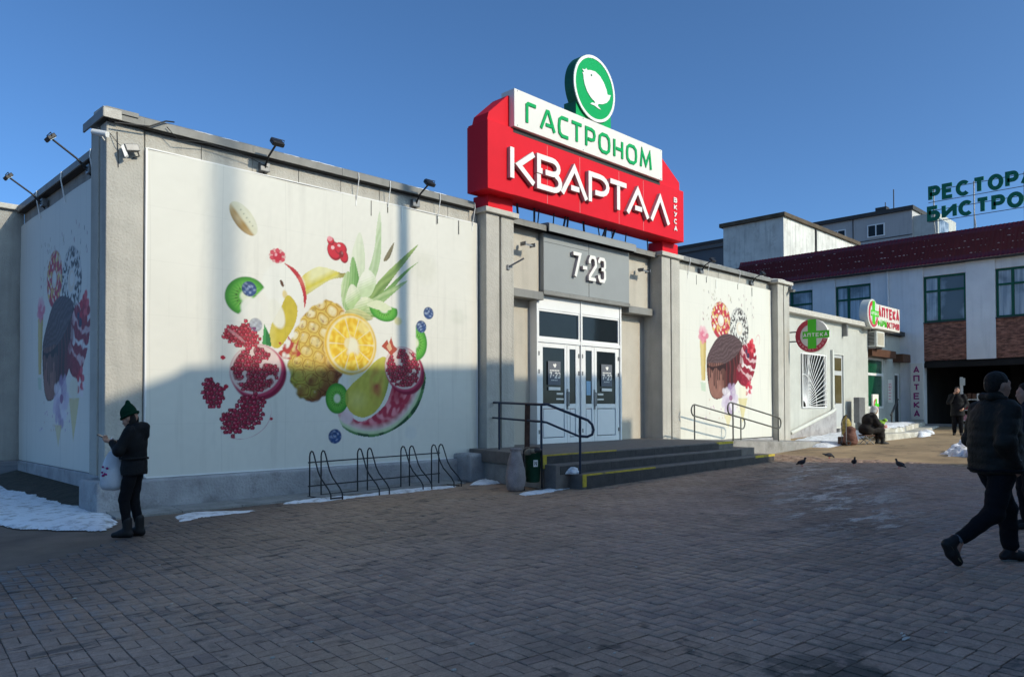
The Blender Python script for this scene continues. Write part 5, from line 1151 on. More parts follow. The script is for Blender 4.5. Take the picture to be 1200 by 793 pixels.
sg = thing('pharmacy_roof_sign', (37, 12.6, 5.2), 'white roof board with round cross logo above the pharmacy air conditioner', 'sign')
MB().box(35.75, 39.3, 12.58, 12.95, 5.18, 6.30).build('board', m_white, sg, .01); MB().disc((35.72, 12.56, 5.80), (0, -1, 0), .66, .36, 40).build('logo_disc', m_ptrim, sg)
cross_logo(sg, (35.78, 12.56, 5.80), (1, 0, 0), (0, 0, 1), (0, -1, 0), .60)
mb = MB(); x = 36.42
for ch in 'АПТЕКА': letter(mb, ch, (x, 12.578, 5.70), (1, 0, 0), (0, 0, 1), (0, -1, 0), .38, .50, .11, .02, 0, 0); x += .475
mb.build('lettering', m_rsign, sg); mb = MB(); x = 36.35
for i, ch in enumerate('ФАРМОСТРОВ'):
    mb.cur = 0 if i < 4 else 1; letter(mb, ch, (x, 12.578, 5.28), (1, 0, 0), (0, 0, 1), (0, -1, 0), .225, .30, .06, .02, mb.cur, mb.cur); x += .29
mb.build('lettering', [m_lime, m_rsign], sg); MB().box(36.3, 36.4, 12.9, 13.5, 5.05, 5.3).build('bracket', m_steel, sg); MB().box(38.6, 38.7, 12.9, 13.5, 5.05, 5.3).build('bracket', m_steel, sg)
# blade sign on the last pilaster
bs = thing('pharmacy_blade_sign', (26.95, 11.75, 4.2), 'round projecting sign with green cross and red ring beside the last shop pilaster', 'sign')
CB = (26.98, 11.62, 4.17); MB().disc(CB, (-1, 0, 0), .60, .14, 44).build('disc_body', m_white, bs); cross_logo(bs, Vector(CB)+Vector((-.002, 0, 0)), (0, -1, 0), (0, 0, 1), (-1, 0, 0), .60)
for z in (4.35, 4.0): MB().tube([(27.05, 12.2, z), (27.05, 13.0, z)], .025, 6).build('bracket_arm', m_steel, bs)
MB().box(26.9, 27.2, 12.90, 13.0, 3.7, 4.6).build('mounting_plate', m_steel, bs, .01)
# small standing sign, grey post and low porch
sb = thing('sidewalk_sign', (34.2, 11.9, .55), 'narrow white pavement sign with green cross behind the seated woman', 'sign')
MB().box(34.85, 35.55, 12.3, 12.36, .55, 2.15).build('board', m_white, sb, .01); cross_logo(sb, (35.22, 12.297, 1.65), (1, 0, 0), (0, 0, 1), (0, -1, 0), .30, False)
MB().box(34.9, 34.95, 12.2, 12.5, .5, .6).build('foot', m_steel, sb); MB().box(35.45, 35.5, 12.2, 12.5, .5, .6).build('foot', m_steel, sb)
pb = thing('grey_post_box', (33.6, 12.3, .5), 'plain grey metal cabinet post standing between the door and the pavement sign', 'cabinet')
MB().box(33.7, 34.35, 12.45, 12.7, .9, 2.0).build('cabinet', m_steel, pb, .01); MB().box(33.95, 34.1, 12.5, 12.65, .4, .9).build('leg', m_steel, pb)
po = thing('pharmacy_porch', (29.5, 10.5, .45), 'low snowy concrete porch steps before the shaded pharmacy entrance', 'steps')
m_porch = mat('snow_dusted_concrete', (.46, .43, .36), .9, .3, 2.5, .8, 14, dirt=(.80, .80, .80), dirt_amt=.8)
MB().prism([(27.6, 9.35, .1), (30.3, 9.15, .1), (41.5, 11.5, .1), (41.5, 13.3, .1), (33.5, 12.2, .1)], (0, 0, .56)).build('step', m_porch, po, .04)
MB().prism([(28.1, 9.75, .62), (30.2, 9.62, .62), (41, 12.0, .62), (41, 13.3, .62), (34, 12.4, .62)], (0, 0, .22)).build('step', m_porch, po, .04)
snow_patch('snow', [(28.2, 9.85), (30.1, 9.7), (35, 10.8), (38, 11.6), (37, 12.6), (33, 11.9)], .06, 'snow crust on top of the pharmacy porch', 8, .1, .25, 0, lambda x, y: np.full_like(x, .84))
snow_patch('snow', [(30.2, 9.0), (31.5, 9.0), (34.0, 9.6), (33.6, 10.0), (31, 9.5)], .16, 'bluish snow bank at the right end of the porch', 9, .08, .3)
MB().tube([(37.1, 12.3, 1.2), (39.9, 12.9, 1.95)], .05, 8).build('handrail', m_soffit, po); MB().tube([(39.8, 12.88, .84), (39.8, 12.88, 1.92)], .04, 8).build('post', m_soffit, po); MB().tube([(37.3, 12.34, .84), (37.3, 12.34, 1.25)], .04, 8).build('post', m_soffit, po)

# ------------------------------------------------------------------ restaurant with red tiled roof edge
m_wwall = mat('white_painted_wall', (.80, .79, .77), .8, .06, 1.2, .35, 30, stain=.12)
m_gfr = mat('dark_green_window_paint', (.005, .085, .045), .5, .2, 6)
m_tile = mat('wine_red_metal_tile', (.115, .006, .016), .45, .15, 3, spec=.45)
m_dark = mat('passage_interior', (.020, .018, .017), .95, .3, 1.0)  # near-black base stands in for the lack of light inside
m_gletter = mat('deep_green_letter', (.004, .15, .085), .5, .05, 2)
def brick_material():
    m, nt, N, L, B = node_mat('rough_red_brick'); B.inputs['Roughness'].default_value = .9
    tc = N.new('ShaderNodeTexCoord'); mp = N.new('ShaderNodeMapping'); mp.inputs['Rotation'].default_value = (R(90), 0, R(90)); L.new(tc.outputs['Object'], mp.inputs[0])
    sp = N.new('ShaderNodeSeparateXYZ'); L.new(tc.outputs['Object'], sp.inputs[0]); cb = N.new('ShaderNodeCombineXYZ'); L.new(sp.outputs[1], cb.inputs[0]); L.new(sp.outputs[2], cb.inputs[1])
    bk = N.new('ShaderNodeTexBrick'); bk.inputs['Scale'].default_value = 1; bk.inputs['Brick Width'].default_value = .26; bk.inputs['Row Height'].default_value = .077; bk.inputs['Mortar Size'].default_value = .006
    bk.inputs[1].default_value = (.23, .095, .062, 1); bk.inputs[2].default_value = (.36, .165, .11, 1); bk.inputs[3].default_value = (.15, .08, .06, 1); L.new(cb.outputs[0], bk.inputs['Vector'])
    nz = N.new('ShaderNodeTexNoise'); nz.inputs['Scale'].default_value = 4; nz.inputs['Detail'].default_value = 6; mp2 = N.new('ShaderNodeMapping'); mp2.inputs['Scale'].default_value = (1, 1, 3.5); L.new(tc.outputs['Object'], mp2.inputs[0]); L.new(mp2.outputs[0], nz.inputs['Vector'])
    rp = N.new('ShaderNodeMapRange'); rp.inputs[1].default_value = .35; rp.inputs[2].default_value = .65; rp.inputs[3].default_value = .45; rp.inputs[4].default_value = 1.35; L.new(nz.outputs['Fac'], rp.inputs[0])
    v = N.new('ShaderNodeVectorMath'); v.operation = 'SCALE'; L.new(bk.outputs[0], v.inputs[0]); L.new(rp.outputs[0], v.inputs['Scale']); L.new(v.outputs[0], B.inputs['Base Color'])
    bp = N.new('ShaderNodeBump'); bp.inputs['Strength'].default_value = 1; bp.inputs['Distance'].default_value = .05; L.new(nz.outputs['Fac'], bp.inputs['Height']); L.new(bp.outputs[0], B.inputs['Normal'])
    return m
m_brick = brick_material()
XR = 42.0
rb = thing('restaurant_building', (46, 8, .6), 'two storey white restaurant with dark red tiled roof edge and green windows', 'restaurant')
def rp_(name, mb, m, bevel=0.0, par=None): return mb.build(name, m, par if par is not None else rb, bevel)
WINS = [(17.97, 19.9), (14.84, 16.68), (10.38, 12.26), (7.22, 9.10), (4.06, 5.94), (.90, 2.78), (-2.26, -.38), (-5.42, -3.54)]
zs, zt, zb = 5.81, 8.16, 3.91
# piers between the windows (slightly proud) and lintels
edges = [24.0]+[v for a, b in WINS for v in (b, a)]+[-8.0]
for i in range(0, len(edges), 2):
    y1, y0 = edges[i], edges[i+1]
    low = 5.0 if y0 > 14 else (0.3 if i == 4 else zb-.02)
    rp_('pier', bx(XR-.14, XR+.3, y0+.02, y1-.02, low, 8.74), m_wwall)
for y0, y1 in WINS:
    rp_('lintel', bx(XR-.06, XR+.3, y0-.02, y1+.02, zt+.02, 8.72), m_wwall)
    if y0 < 14: rp_('brick_spandrel', bx(XR-.08, XR+.3, y0-.02, y1+.02, zb, zs-.02), m_brick)
    else: rp_('lintel', bx(XR-.06, XR+.3, y0-.02, y1+.02, 5.0, zs-.02), m_wwall)
    rp_('sill', bx(XR-.16, XR+.2, y0-.018, y1+.018, zs-.02, zs+.03), m_soffit)
    f = MB(); t = .09; X0, X1 = XR-.02, XR+.08; ym = y1-.62*(y1-y0)*.58
    f.box(X0, X1, y0, y0+t, zs+.03, zt); f.box(X0, X1, y1-t, y1, zs+.03, zt); f.box(X0, X1, y0+t, y1-t, zt-t, zt); f.box(X0, X1, y0+t, y1-t, zs+.03, zs+.03+t)
    f.box(X0-.005, X1, ym-.06, ym+.06, zs+.03+t, zt-t); f.box(X0+.004, X1-.01, y0+t, ym-.06, zt-.80, zt-.70); f.box(X0+.004, X1-.01, ym+.06, y1-t, zt-.80, zt-.70)
    wi = rp_('window', f, m_gfr)
    for a, b in ((y0+t, ym-.06), (ym+.06, y1-t)):
        for c, d in ((zs+.03+t, zt-.80), (zt-.70, zt-t)): bx(XR+.03, XR+.045, a, b, c, d).build('pane', m_glass_sky, wi)
# passage under the upper storey
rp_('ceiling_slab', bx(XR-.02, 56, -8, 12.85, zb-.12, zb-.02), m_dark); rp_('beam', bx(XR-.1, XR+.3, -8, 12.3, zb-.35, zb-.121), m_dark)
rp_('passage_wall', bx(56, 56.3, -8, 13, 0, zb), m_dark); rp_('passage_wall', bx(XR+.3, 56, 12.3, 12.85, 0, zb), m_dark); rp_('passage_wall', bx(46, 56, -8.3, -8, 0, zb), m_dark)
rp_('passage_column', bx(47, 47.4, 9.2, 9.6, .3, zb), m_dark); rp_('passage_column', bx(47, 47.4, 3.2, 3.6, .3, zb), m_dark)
rp_('kerb_step', bx(XR-.6, XR+.4, 5.0, 12.2, .4, .72), m_conc, .03)
rp_('upper_wall', bx(XR+.31, 56, -8, 24, 3.95, 9.0), m_wwall); rp_('roof', bx(XR+.9, 56, -8, 24.1, 9.0, 10.2), m_roof)
# pressed metal tiles of the sloping roof edge
rows, wv = 5, .185; y0, y1 = -8.0, 22.6; ncol = int((y1-y0)/wv); k = 6; ny = ncol*k+1
ys = np.linspace(y0, y1, ny); wave = .022*np.maximum(0, np.cos((ys-y0)/wv*2*math.pi))**.7-.008
pb_, pt_ = np.array((XR-.42, 8.72)), np.array((XR+.55, 10.42)); dv = (pt_-pb_)/rows; nn = np.array((-dv[1], dv[0])); nn = -nn/np.hypot(*nn) if (-dv[1]) > 0 else nn/np.hypot(*nn)
TV, TF, fl = [], [], MB(); rs = np.random.RandomState(9)
for r0 in range(rows):
    for a, off in ((0.0, .035), (1.0, .0)):
        p = pb_+dv*(r0+a)
        for yi, wvz in zip(ys, wave): TV.append((p[0]+nn[0]*(off+wvz), yi, p[1]+nn[1]*(off+wvz)))
for r0 in range(2*rows-1):
    for j in range(ny-1): a = r0*ny+j; TF.append((a, a+ny, a+ny+1, a+1))
TV = np.array(TV)-np.array(org(rb)); o = np_mesh('roof_tiles', TV, np.array(TF), m_tile, rb, True); o['kind'] = 'stuff'
for r0 in range(1, rows):
    for c in range(ncol):
        if rs.rand() < (.8 if r0 in (2, 3) else .35)*(.5+.5*math.sin(c*.21+r0)**2):
            p = pb_+dv*r0; y = y0+(c+.5+rs.rand()*.3)*wv; s_ = .012+.022*rs.rand()**1.5; fl.lathe((p[0]+nn[0]*.03, y, p[1]+nn[1]*.03-.02), [(s_*1.2, 0), (s_, s_*.7), (.004, s_*1.1)], 6, 1, 1+1.2*rs.rand())
o = fl.build('snow_flecks', mat('thawing_snow', (.42, .34, .36), .8, .3, 3), rb); o['kind'] = 'stuff'
rp_('roof_end', MB().prism([(XR-.42, 22.61, 8.70), (XR+.9, 22.61, 8.70), (XR+.9, 22.61, 10.44), (XR+.55, 22.61, 10.44)], (0, .08, 0)), m_tile)
rp_('eave_soffit', bx(XR-.44, XR+.3, -8, 22.6, 8.66, 8.715), m_soffit)
rp_('downpipe', MB().tube([(XR-.2, 13.95, 5.4), (XR-.2, 13.95, 8.66)], .05, 8), m_wwall)
# letters on the roof
ls = thing('restaurant_roof_letters', (43.5, 9, 10.2), 'green two line restaurant and bistro letters on a frame above the red roof', 'sign')
XL = 43.5
def wall_letters(word, y, z, wd, h, t, gap):
    for ch in word:
        mb = MB(); ww = wd*(1.12 if ch in 'ОАСИ' else 1.0)*(.95 if ch in 'ЕР' else 1)
        letter(mb, ch, (XL, y, z), (0, -1, 0), (0, 0, 1), (-1, 0, 0), ww, h, t, .08, 0, 0); mb.build('letter', m_gletter, ls); y -= ww+gap
wall_letters('РЕСТОРАН', 12.43, 12.33, .60, .80, .19, .075); wall_letters('БИСТРО', 12.50, 11.29, .62, .79, .19, .075)
for z in (12.30, 12.9, 11.27, 11.85): MB().tube([(XL+.03, 12.45, z), (XL+.03, 6.2, z)], .018, 6).build('rail', m_steel, ls)
for y in (12.2, 10.35, 8.2, 6.4):
    MB().tube([(XL+.05, y, 10.1), (XL+.05, y, 13.0)], .03, 6).build('post', m_cap, ls); MB().tube([(XL+.06, y-.12, 10.1), (XL+.05, y, 11.4)], .022, 6).build('stay', m_cap, ls)
# vertical sign on the first pier
vs_ = thing('vertical_pharmacy_sign', (41.8, 12.6, 2.4), 'tall white sign with purple letters one below another on the white pier', 'sign')
MB().box(XR-.26, XR-.142, 12.30, 12.88, .92, 3.80).build('board', m_white, vs_, .01); mb = MB(); z = 3.30
for ch in 'АПТЕКА': letter(mb, ch, (XR-.262, 12.74, z), (0, -1, 0), (0, 0, 1), (-1, 0, 0), .29, .33, .065, .015, 0, 0); z -= .445
mb.build('lettering', m_purple, vs_)
# ------------------------------------------------------------------ buildings beyond
m_old = mat('flaking_whitewash', (.68, .65, .58), .9, .15, .8, .6, 12, stain=.35, dirt=(.34, .30, .24), dirt_amt=.5)
pe = thing('rooftop_block', (50, 23, 8), 'weathered white box building with stained brown top edge behind the restaurant roof', 'building')
MB().box(45, 57, 21.07, 25.2, 7, 13.4).build('wall', m_old, pe); MB().box(44.8, 57.2, 20.9, 25.4, 13.4, 13.66).build('coping', mat('rusty_coping', (.10, .075, .05), .9, .4, 2), pe, .02)
MB().box(49.6, 49.75, 20.98, 21.068, 9, 13.39).build('wall_joint', m_soffit, pe)
bk_ = thing('dark_building', (62, 38, 0), 'dark grey block seen between the shop roof and the white box', 'building'); MB().box(60, 75, 33.5, 46, 0, 15.7).build('wall', mat('dark_grey_wall', (.11, .115, .125), .8, .1, .5), bk_); MB().box(59.8, 75.2, 33.3, 46.2, 15.7, 16.0).build('roof', m_roof, bk_)
m_flat = mat('apartment_panels', (.46, .44, .42), .85, .08, .4, .2, 4, stain=.12)
apt = thing('apartment_block', (96, 40, 0), 'distant grey panel apartment block rising behind the white box', 'apartment building')
MB().box(90, 104, 27.4, 62, 0, 23.3).build('wall', m_flat, apt); MB().box(89.7, 104.2, 27.2, 62.2, 23.3, 23.75).build('roof', m_soffit, apt)
MB().box(89.93, 90, 27.4, 62, 20.55, 20.63).build('panel_joint', m_soffit, apt); MB().box(89.93, 90, 33.7, 33.78, 0, 23.3).build('panel_joint', m_soffit, apt); MB().box(89.93, 90, 27.4, 62, 17.6, 17.68).build('panel_joint', m_soffit, apt)
MB().box(90.2, 97, 24.9, 27.39, 0, 22.6).build('balcony_stack', m_pwall, apt); MB().box(90.6, 94, 24.85, 24.899, 20, 22.0).build('balcony_glazing', m_glass_sky, apt); MB().box(97.01, 108, 25.2, 27.39, 0, 21.0).build('side_wing', m_pwall, apt)
for y in (31.2, 35.5, 38.0, 42.0, 46.5, 52.0):
    for z in (18.3, 21.0):
        w3 = fr(0, 0, 0, 0, .1, None, 'x'); f = MB()
        if y == 31.2 and z == 18.3: continue
        y0, y1, z0, z1 = y-.95, y+.95, z-.1, z+1.35
        f.box(89.9, 90, y0, y0+.12, z0, z1); f.box(89.9, 90, y1-.12, y1, z0, z1); f.box(89.9, 90, y0+.12, y1-.12, z1-.12, z1); f.box(89.9, 90, y0+.12, y1-.12, z0, z0+.12); f.box(89.9, 90, y-.06, y+.06, z0+.12, z1-.12)
        wi = f.build('window', m_pvc, apt); bx(89.95, 89.99, y0+.12, y-.06, z0+.12, z1-.12).build('pane', m_glass, wi); bx(89.95, 89.99, y+.06, y1-.12, z0+.12, z1-.12).build('pane', m_glass, wi)
an = thing('roof_antenna', (92, 31, 23.75), 'thin aerial mast on the roof of the distant apartment block', 'antenna')
MB().tube([(91, 29.6, 23.75), (91, 29.6, 26.2)], .06, 5).build('mast', m_black, an); MB().box(90.4, 91.4, 30.2, 31.4, 23.75, 24.3).build('vent_box', m_soffit, an); MB().tube([(91, 30.5, 24.3), (91, 30.5, 24.9)], .05, 5).build('mast', m_black, an)

# ------------------------------------------------------------------ what stands behind the photographer and shades the plaza
def along(p, y):       # follow the sunbeam that passes p to the plane Y = y
    t = (y-p[1])/to_sun.y; return p[0]+to_sun.x*t, p[2]+to_sun.z*t
YB_ = -9.0
m_back = mat('back_block_panels', (.45, .45, .46), .85, .08, .5, .2, 4)
bb = thing('terrace_block', (10, -14, 0), 'long panel apartment terrace standing behind the photographer', 'apartment building')
prof = [along(p, YB_) for p in ((-.5, 12.6, .10), (3.74, 12.6, 1.71), (4.80, 12.6, 2.14), (4.97, 12.6, 2.27), (6.23, 12.6, 2.32), (11.43, 12.6, 2.50), (17.28, 12.6, 2.56))]
xe, ze = prof[-1]; xw = prof[0][0]-9
pts = [(xw, YB_, 0), (xe, YB_, 0)]+[(x, YB_, z) for x, z in reversed(prof)]+[(xw, YB_, prof[0][1])]
MB().prism(pts, (0, -10, 0)).build('wall', m_back, bb)
notch = along((17.85, 12.95, 1.26), YB_); MB().box(xe+.12, notch[0], YB_, YB_-3, 0, notch[1]).build('shadow_notch', m_back, bb)  # added step, shaped only to throw the small shadow right of the door
for ix in range(int(xw)+1, int(xe)-1, 3):
    for z in (1.2, 4.1, 7.0, 9.6): bx(ix, ix+1.6, YB_, YB_+.04, z, z+1.5).build('window', m_glass, bb)
ml = thing('light_mast', (0, 0, 0), 'tall floodlight mast behind the photographer', 'light mast')
xm, zm = along((9.39, 12.6, 6.6), -5.0); ml.location = (xm, -5.0, 0); WO[ml.name] = Vector(ml.location); MB().tube([(xm, -5, 0), (xm, -5, zm)], .15, 12, r2=.13).build('pole', m_steel, ml); MB().box(xm-.1, xm+.1, -5.3, -4.7, zm, zm+.2).build('lamp_head', m_steel, ml)
cm = thing('boiler_chimney', (0, 0, 0), 'tall brick boiler chimney far behind the photographer', 'chimney')
xm, zm = along((5.62, 12.6, 7.5), -46.0); cm.location = (xm, -46, 0); WO[cm.name] = Vector(cm.location); MB().tube([(xm, -46, 0), (xm, -46, zm)], .19, 14, r2=.15).build('shaft', m_brick, cm)
# ------------------------------------------------------------------ bicycle rack
rk = thing('bicycle_rack', (8.5, 11.7, .03), 'low black tubular bicycle rack with eight hoops below the fruit banner', 'bicycle rack')
XS = [6.98, 7.16+.05, 7.98, 8.2, 8.98, 9.19, 9.75, 9.94]
for x in XS:
    z0 = gz(x, 11.7)
    pts = [(x, 12.06, z0-.02), (x, 12.06, z0+.62)]+[(x, 11.98-.08*math.cos(R(a))*-1*-1, z0+.62+.085*math.sin(R(a))) for a in (30, 60, 90, 120, 150)]
    pts = [(x, 12.06, z0-.02), (x, 12.06, z0+.72), (x, 12.045, z0+.78), (x, 12.0, z0+.82), (x, 11.95, z0+.81), (x, 11.91, z0+.75), (x, 11.78, z0+.48), (x, 11.68, z0+.36), (x, 11.44, z0+.19), (x, 11.36, z0+.10), (x, 11.36, z0-.02)]
    MB().tube(pts, .0135, 8).build('hoop', m_black, rk)
for z in (.20, .62): MB().tube([(6.95, 12.06, z+.02), (9.97, 12.06, z+.06)], .012, 8).build('cross_bar', m_black, rk)
MB().tube([(7.0, 11.36, .06), (7.22, 11.36, .06)], .014, 6).build('foot_bar', m_black, rk)
for a in (6.95, 9.97): MB().tube([(a, 12.08, .04), (a, 11.45, .05)], .014, 6).build('foot_bar', m_black, rk)
for a, b in ((7.21, 7.98), (8.2, 8.98), (9.19, 9.75)): MB().tube([(a, 12.07, .05), (b, 12.07, .055)], .012, 6).build('foot_bar', m_black, rk)

# ------------------------------------------------------------------ bin, sack and plank at the left end of the steps
bn = thing('litter_bin', (10.38, 9.74, .05), 'dark green litter bin with a dented lid and small white label', 'litter bin')
z0 = gz(10.3, 9.7); DX, DY = Vector((.72, -.70, 0)).normalized(), Vector((.70, .72, 0)).normalized()
C0 = Vector((10.36, 9.80, z0)); mb = MB()
for k in (-1, 1):
    mb.tube([C0+DX*(.17*k)-DY*.02, C0+DX*(.17*k)-DY*.02+Vector((0, 0, .74))], .016, 8)
mb.tube([C0+DX*-.17-DY*.2+Vector((0, 0, .02)), C0+DX*-.17+DY*.2+Vector((0, 0, .02))], .016, 8); mb.tube([C0+DX*.17-DY*.2+Vector((0, 0, .02)), C0+DX*.17+DY*.2+Vector((0, 0, .02))], .016, 8); mb.build('stand', m_black, bn)
mb = MB(); prof = [(.13, .10), (.15, .11), (.155, .72)]
mb.lathe(tuple(C0), [(.11, .14), (.135, .16), (.150, .70), (.156, .70), (.156, .72), (.14, .72), (.13, .5)], 20, 1, 1); mb.build('bin_body', m_bin, bn)
mb = MB(); mb.lathe(tuple(C0), [(.165, .70), (.175, .73), (.165, .765), (.12, .80), (.10, .79)], 18, 1, 1, lambda a, z: 1+.06*math.sin(3*a+1)+.04*math.sin(7*a)); mb.build('lid', m_black, bn)
mb = MB(); rs = random.Random(3)
for i in range(9): mb.lathe((C0.x-.05+.2*rs.random()-.1, C0.y-.1+.1*rs.random(), z0+.68+.05*rs.random()), [(.05, -.04), (.07, 0), (.05, .05), (.01, .06)], 7, 1, .8, lambda a, z: 1+.25*math.sin(2.3*a+i))
o = mb.build('rubbish', mat('crumpled_paper', (.22, .18, .13), .9, .5, 12), bn)
mb = MB(); nl = (-DY*.4+DX*-.92*-.0).normalized(); nl = (Vector((0, 0, 1.6))-(C0+Vector((0, 0, .48)))); nl.z = 0; nl.normalize(); sdv = Vector((-nl.y, nl.x, 0)); nl2 = (nl*.93+sdv*.36).normalized(); u = Vector((-nl2.y, nl2.x, 0)); c = C0+nl2*.150+Vector((0, 0, .50))
mb.obox(c, u*.042, Vector((0, 0, .062)), nl2*.006); mb.cur = 1; letter(mb, 'N', c-u*.026-Vector((0, 0, .042))+nl2*.0065, u, Vector((0, 0, 1)), nl2, .052, .084, .014, .003, 1, 1); mb.build('label', [m_letw, m_black], bn)
m_sack = mat('grey_woven_sack', (.34, .29, .275), .95, .22, 5, .9, 60, dirt=(.10, .08, .07), dirt_amt=.5)
sk = thing('full_sack', (9.98, 9.85, z0), 'tall full grey woven sack leaning against the green bin', 'sack'); cc = (9.96, 9.86, z0-.01); mb = MB()
mb.lathe(cc, [(.10, 0), (.165, .03), (.185, .12), (.19, .24), (.175, .38), (.155, .52), (.13, .64), (.105, .72), (.10, .75), (.118, .77), (.125, .795), (.10, .80), (.07, .76)], 40, 1, .9, lambda a, z: 1+.05*math.sin(2*a+z*9)+.035*math.sin(5*a+z*14+1)+.02*math.sin(11*a-z*22)+.015*math.sin(19*a+z*31))
mb.build('sack_body', m_sack, sk)
pl = thing('wooden_plank', (10.75, 10.3, .5), 'dark brown wooden plank standing upright behind the sack', 'plank')
MB().obox((10.86, 10.42, 1.12), DX*.052, Vector((.012, 0, .56)), DY*.02).build('board', m_wood, pl, .005)
tg = MB(); tg.lathe((10.98, 9.36, .345), [(.15, 0), (.15, .03), (.11, .07), (.085, .10), (.04, .125), (.01, .13)], 20, 1.3, .8, lambda a, z: 1+.22*math.sin(3*a+z*14)+.14*math.sin(5*a-z*25)+.1*math.sin(9*a+z*40)); o = tg.build('crumpled_bag', m_snow, None, 0, (10.98, 9.36, .345)); tag(o, 'crumpled white lump of snow on the lowest step by the railing', 'snow lump')
# scraps of litter and grit on the paving
mb = MB(); rs = random.Random(8)
for i in range(240):
    d = 4.6+rs.random()**1.4*9; l = (rs.random()-.5)*1.25*d; p = Vector((f_.x, f_.y, 0))*d+Vector((rr.x, rr.y, 0))*l
    if p.y > 9.0 or p.x > 20: continue
    q = .003+.012*rs.random()**4; z = gz(p.x, p.y); mb.lathe((p.x, p.y, z), [(q, 0), (q*.8, q*.5), (.001, q*.6)], 5, 1+rs.random(), 1)
o = mb.build('grit', m_cap); tag(o, 'pale specks of grit scattered on the paving', kind='stuff')
lp = MB(); rs = random.Random(5)
for (px, py, s_) in ((5.42, 1.72, .030), (5.47, 1.75, .020), (5.51, 1.775, .017)):
    a = [rs.random()*.6+.7 for _ in range(9)]; lp.prism([(px+s_*a[i]*math.cos(i*.7)*1.6, py+s_*a[i]*math.sin(i*.7)*.5, gz(px, py)+.003) for i in range(9)], (0, 0, .004))
o = lp.build('torn_paper', m_cap); tag(o, 'torn scrap of white paper trodden into a paving joint', 'paper scrap')
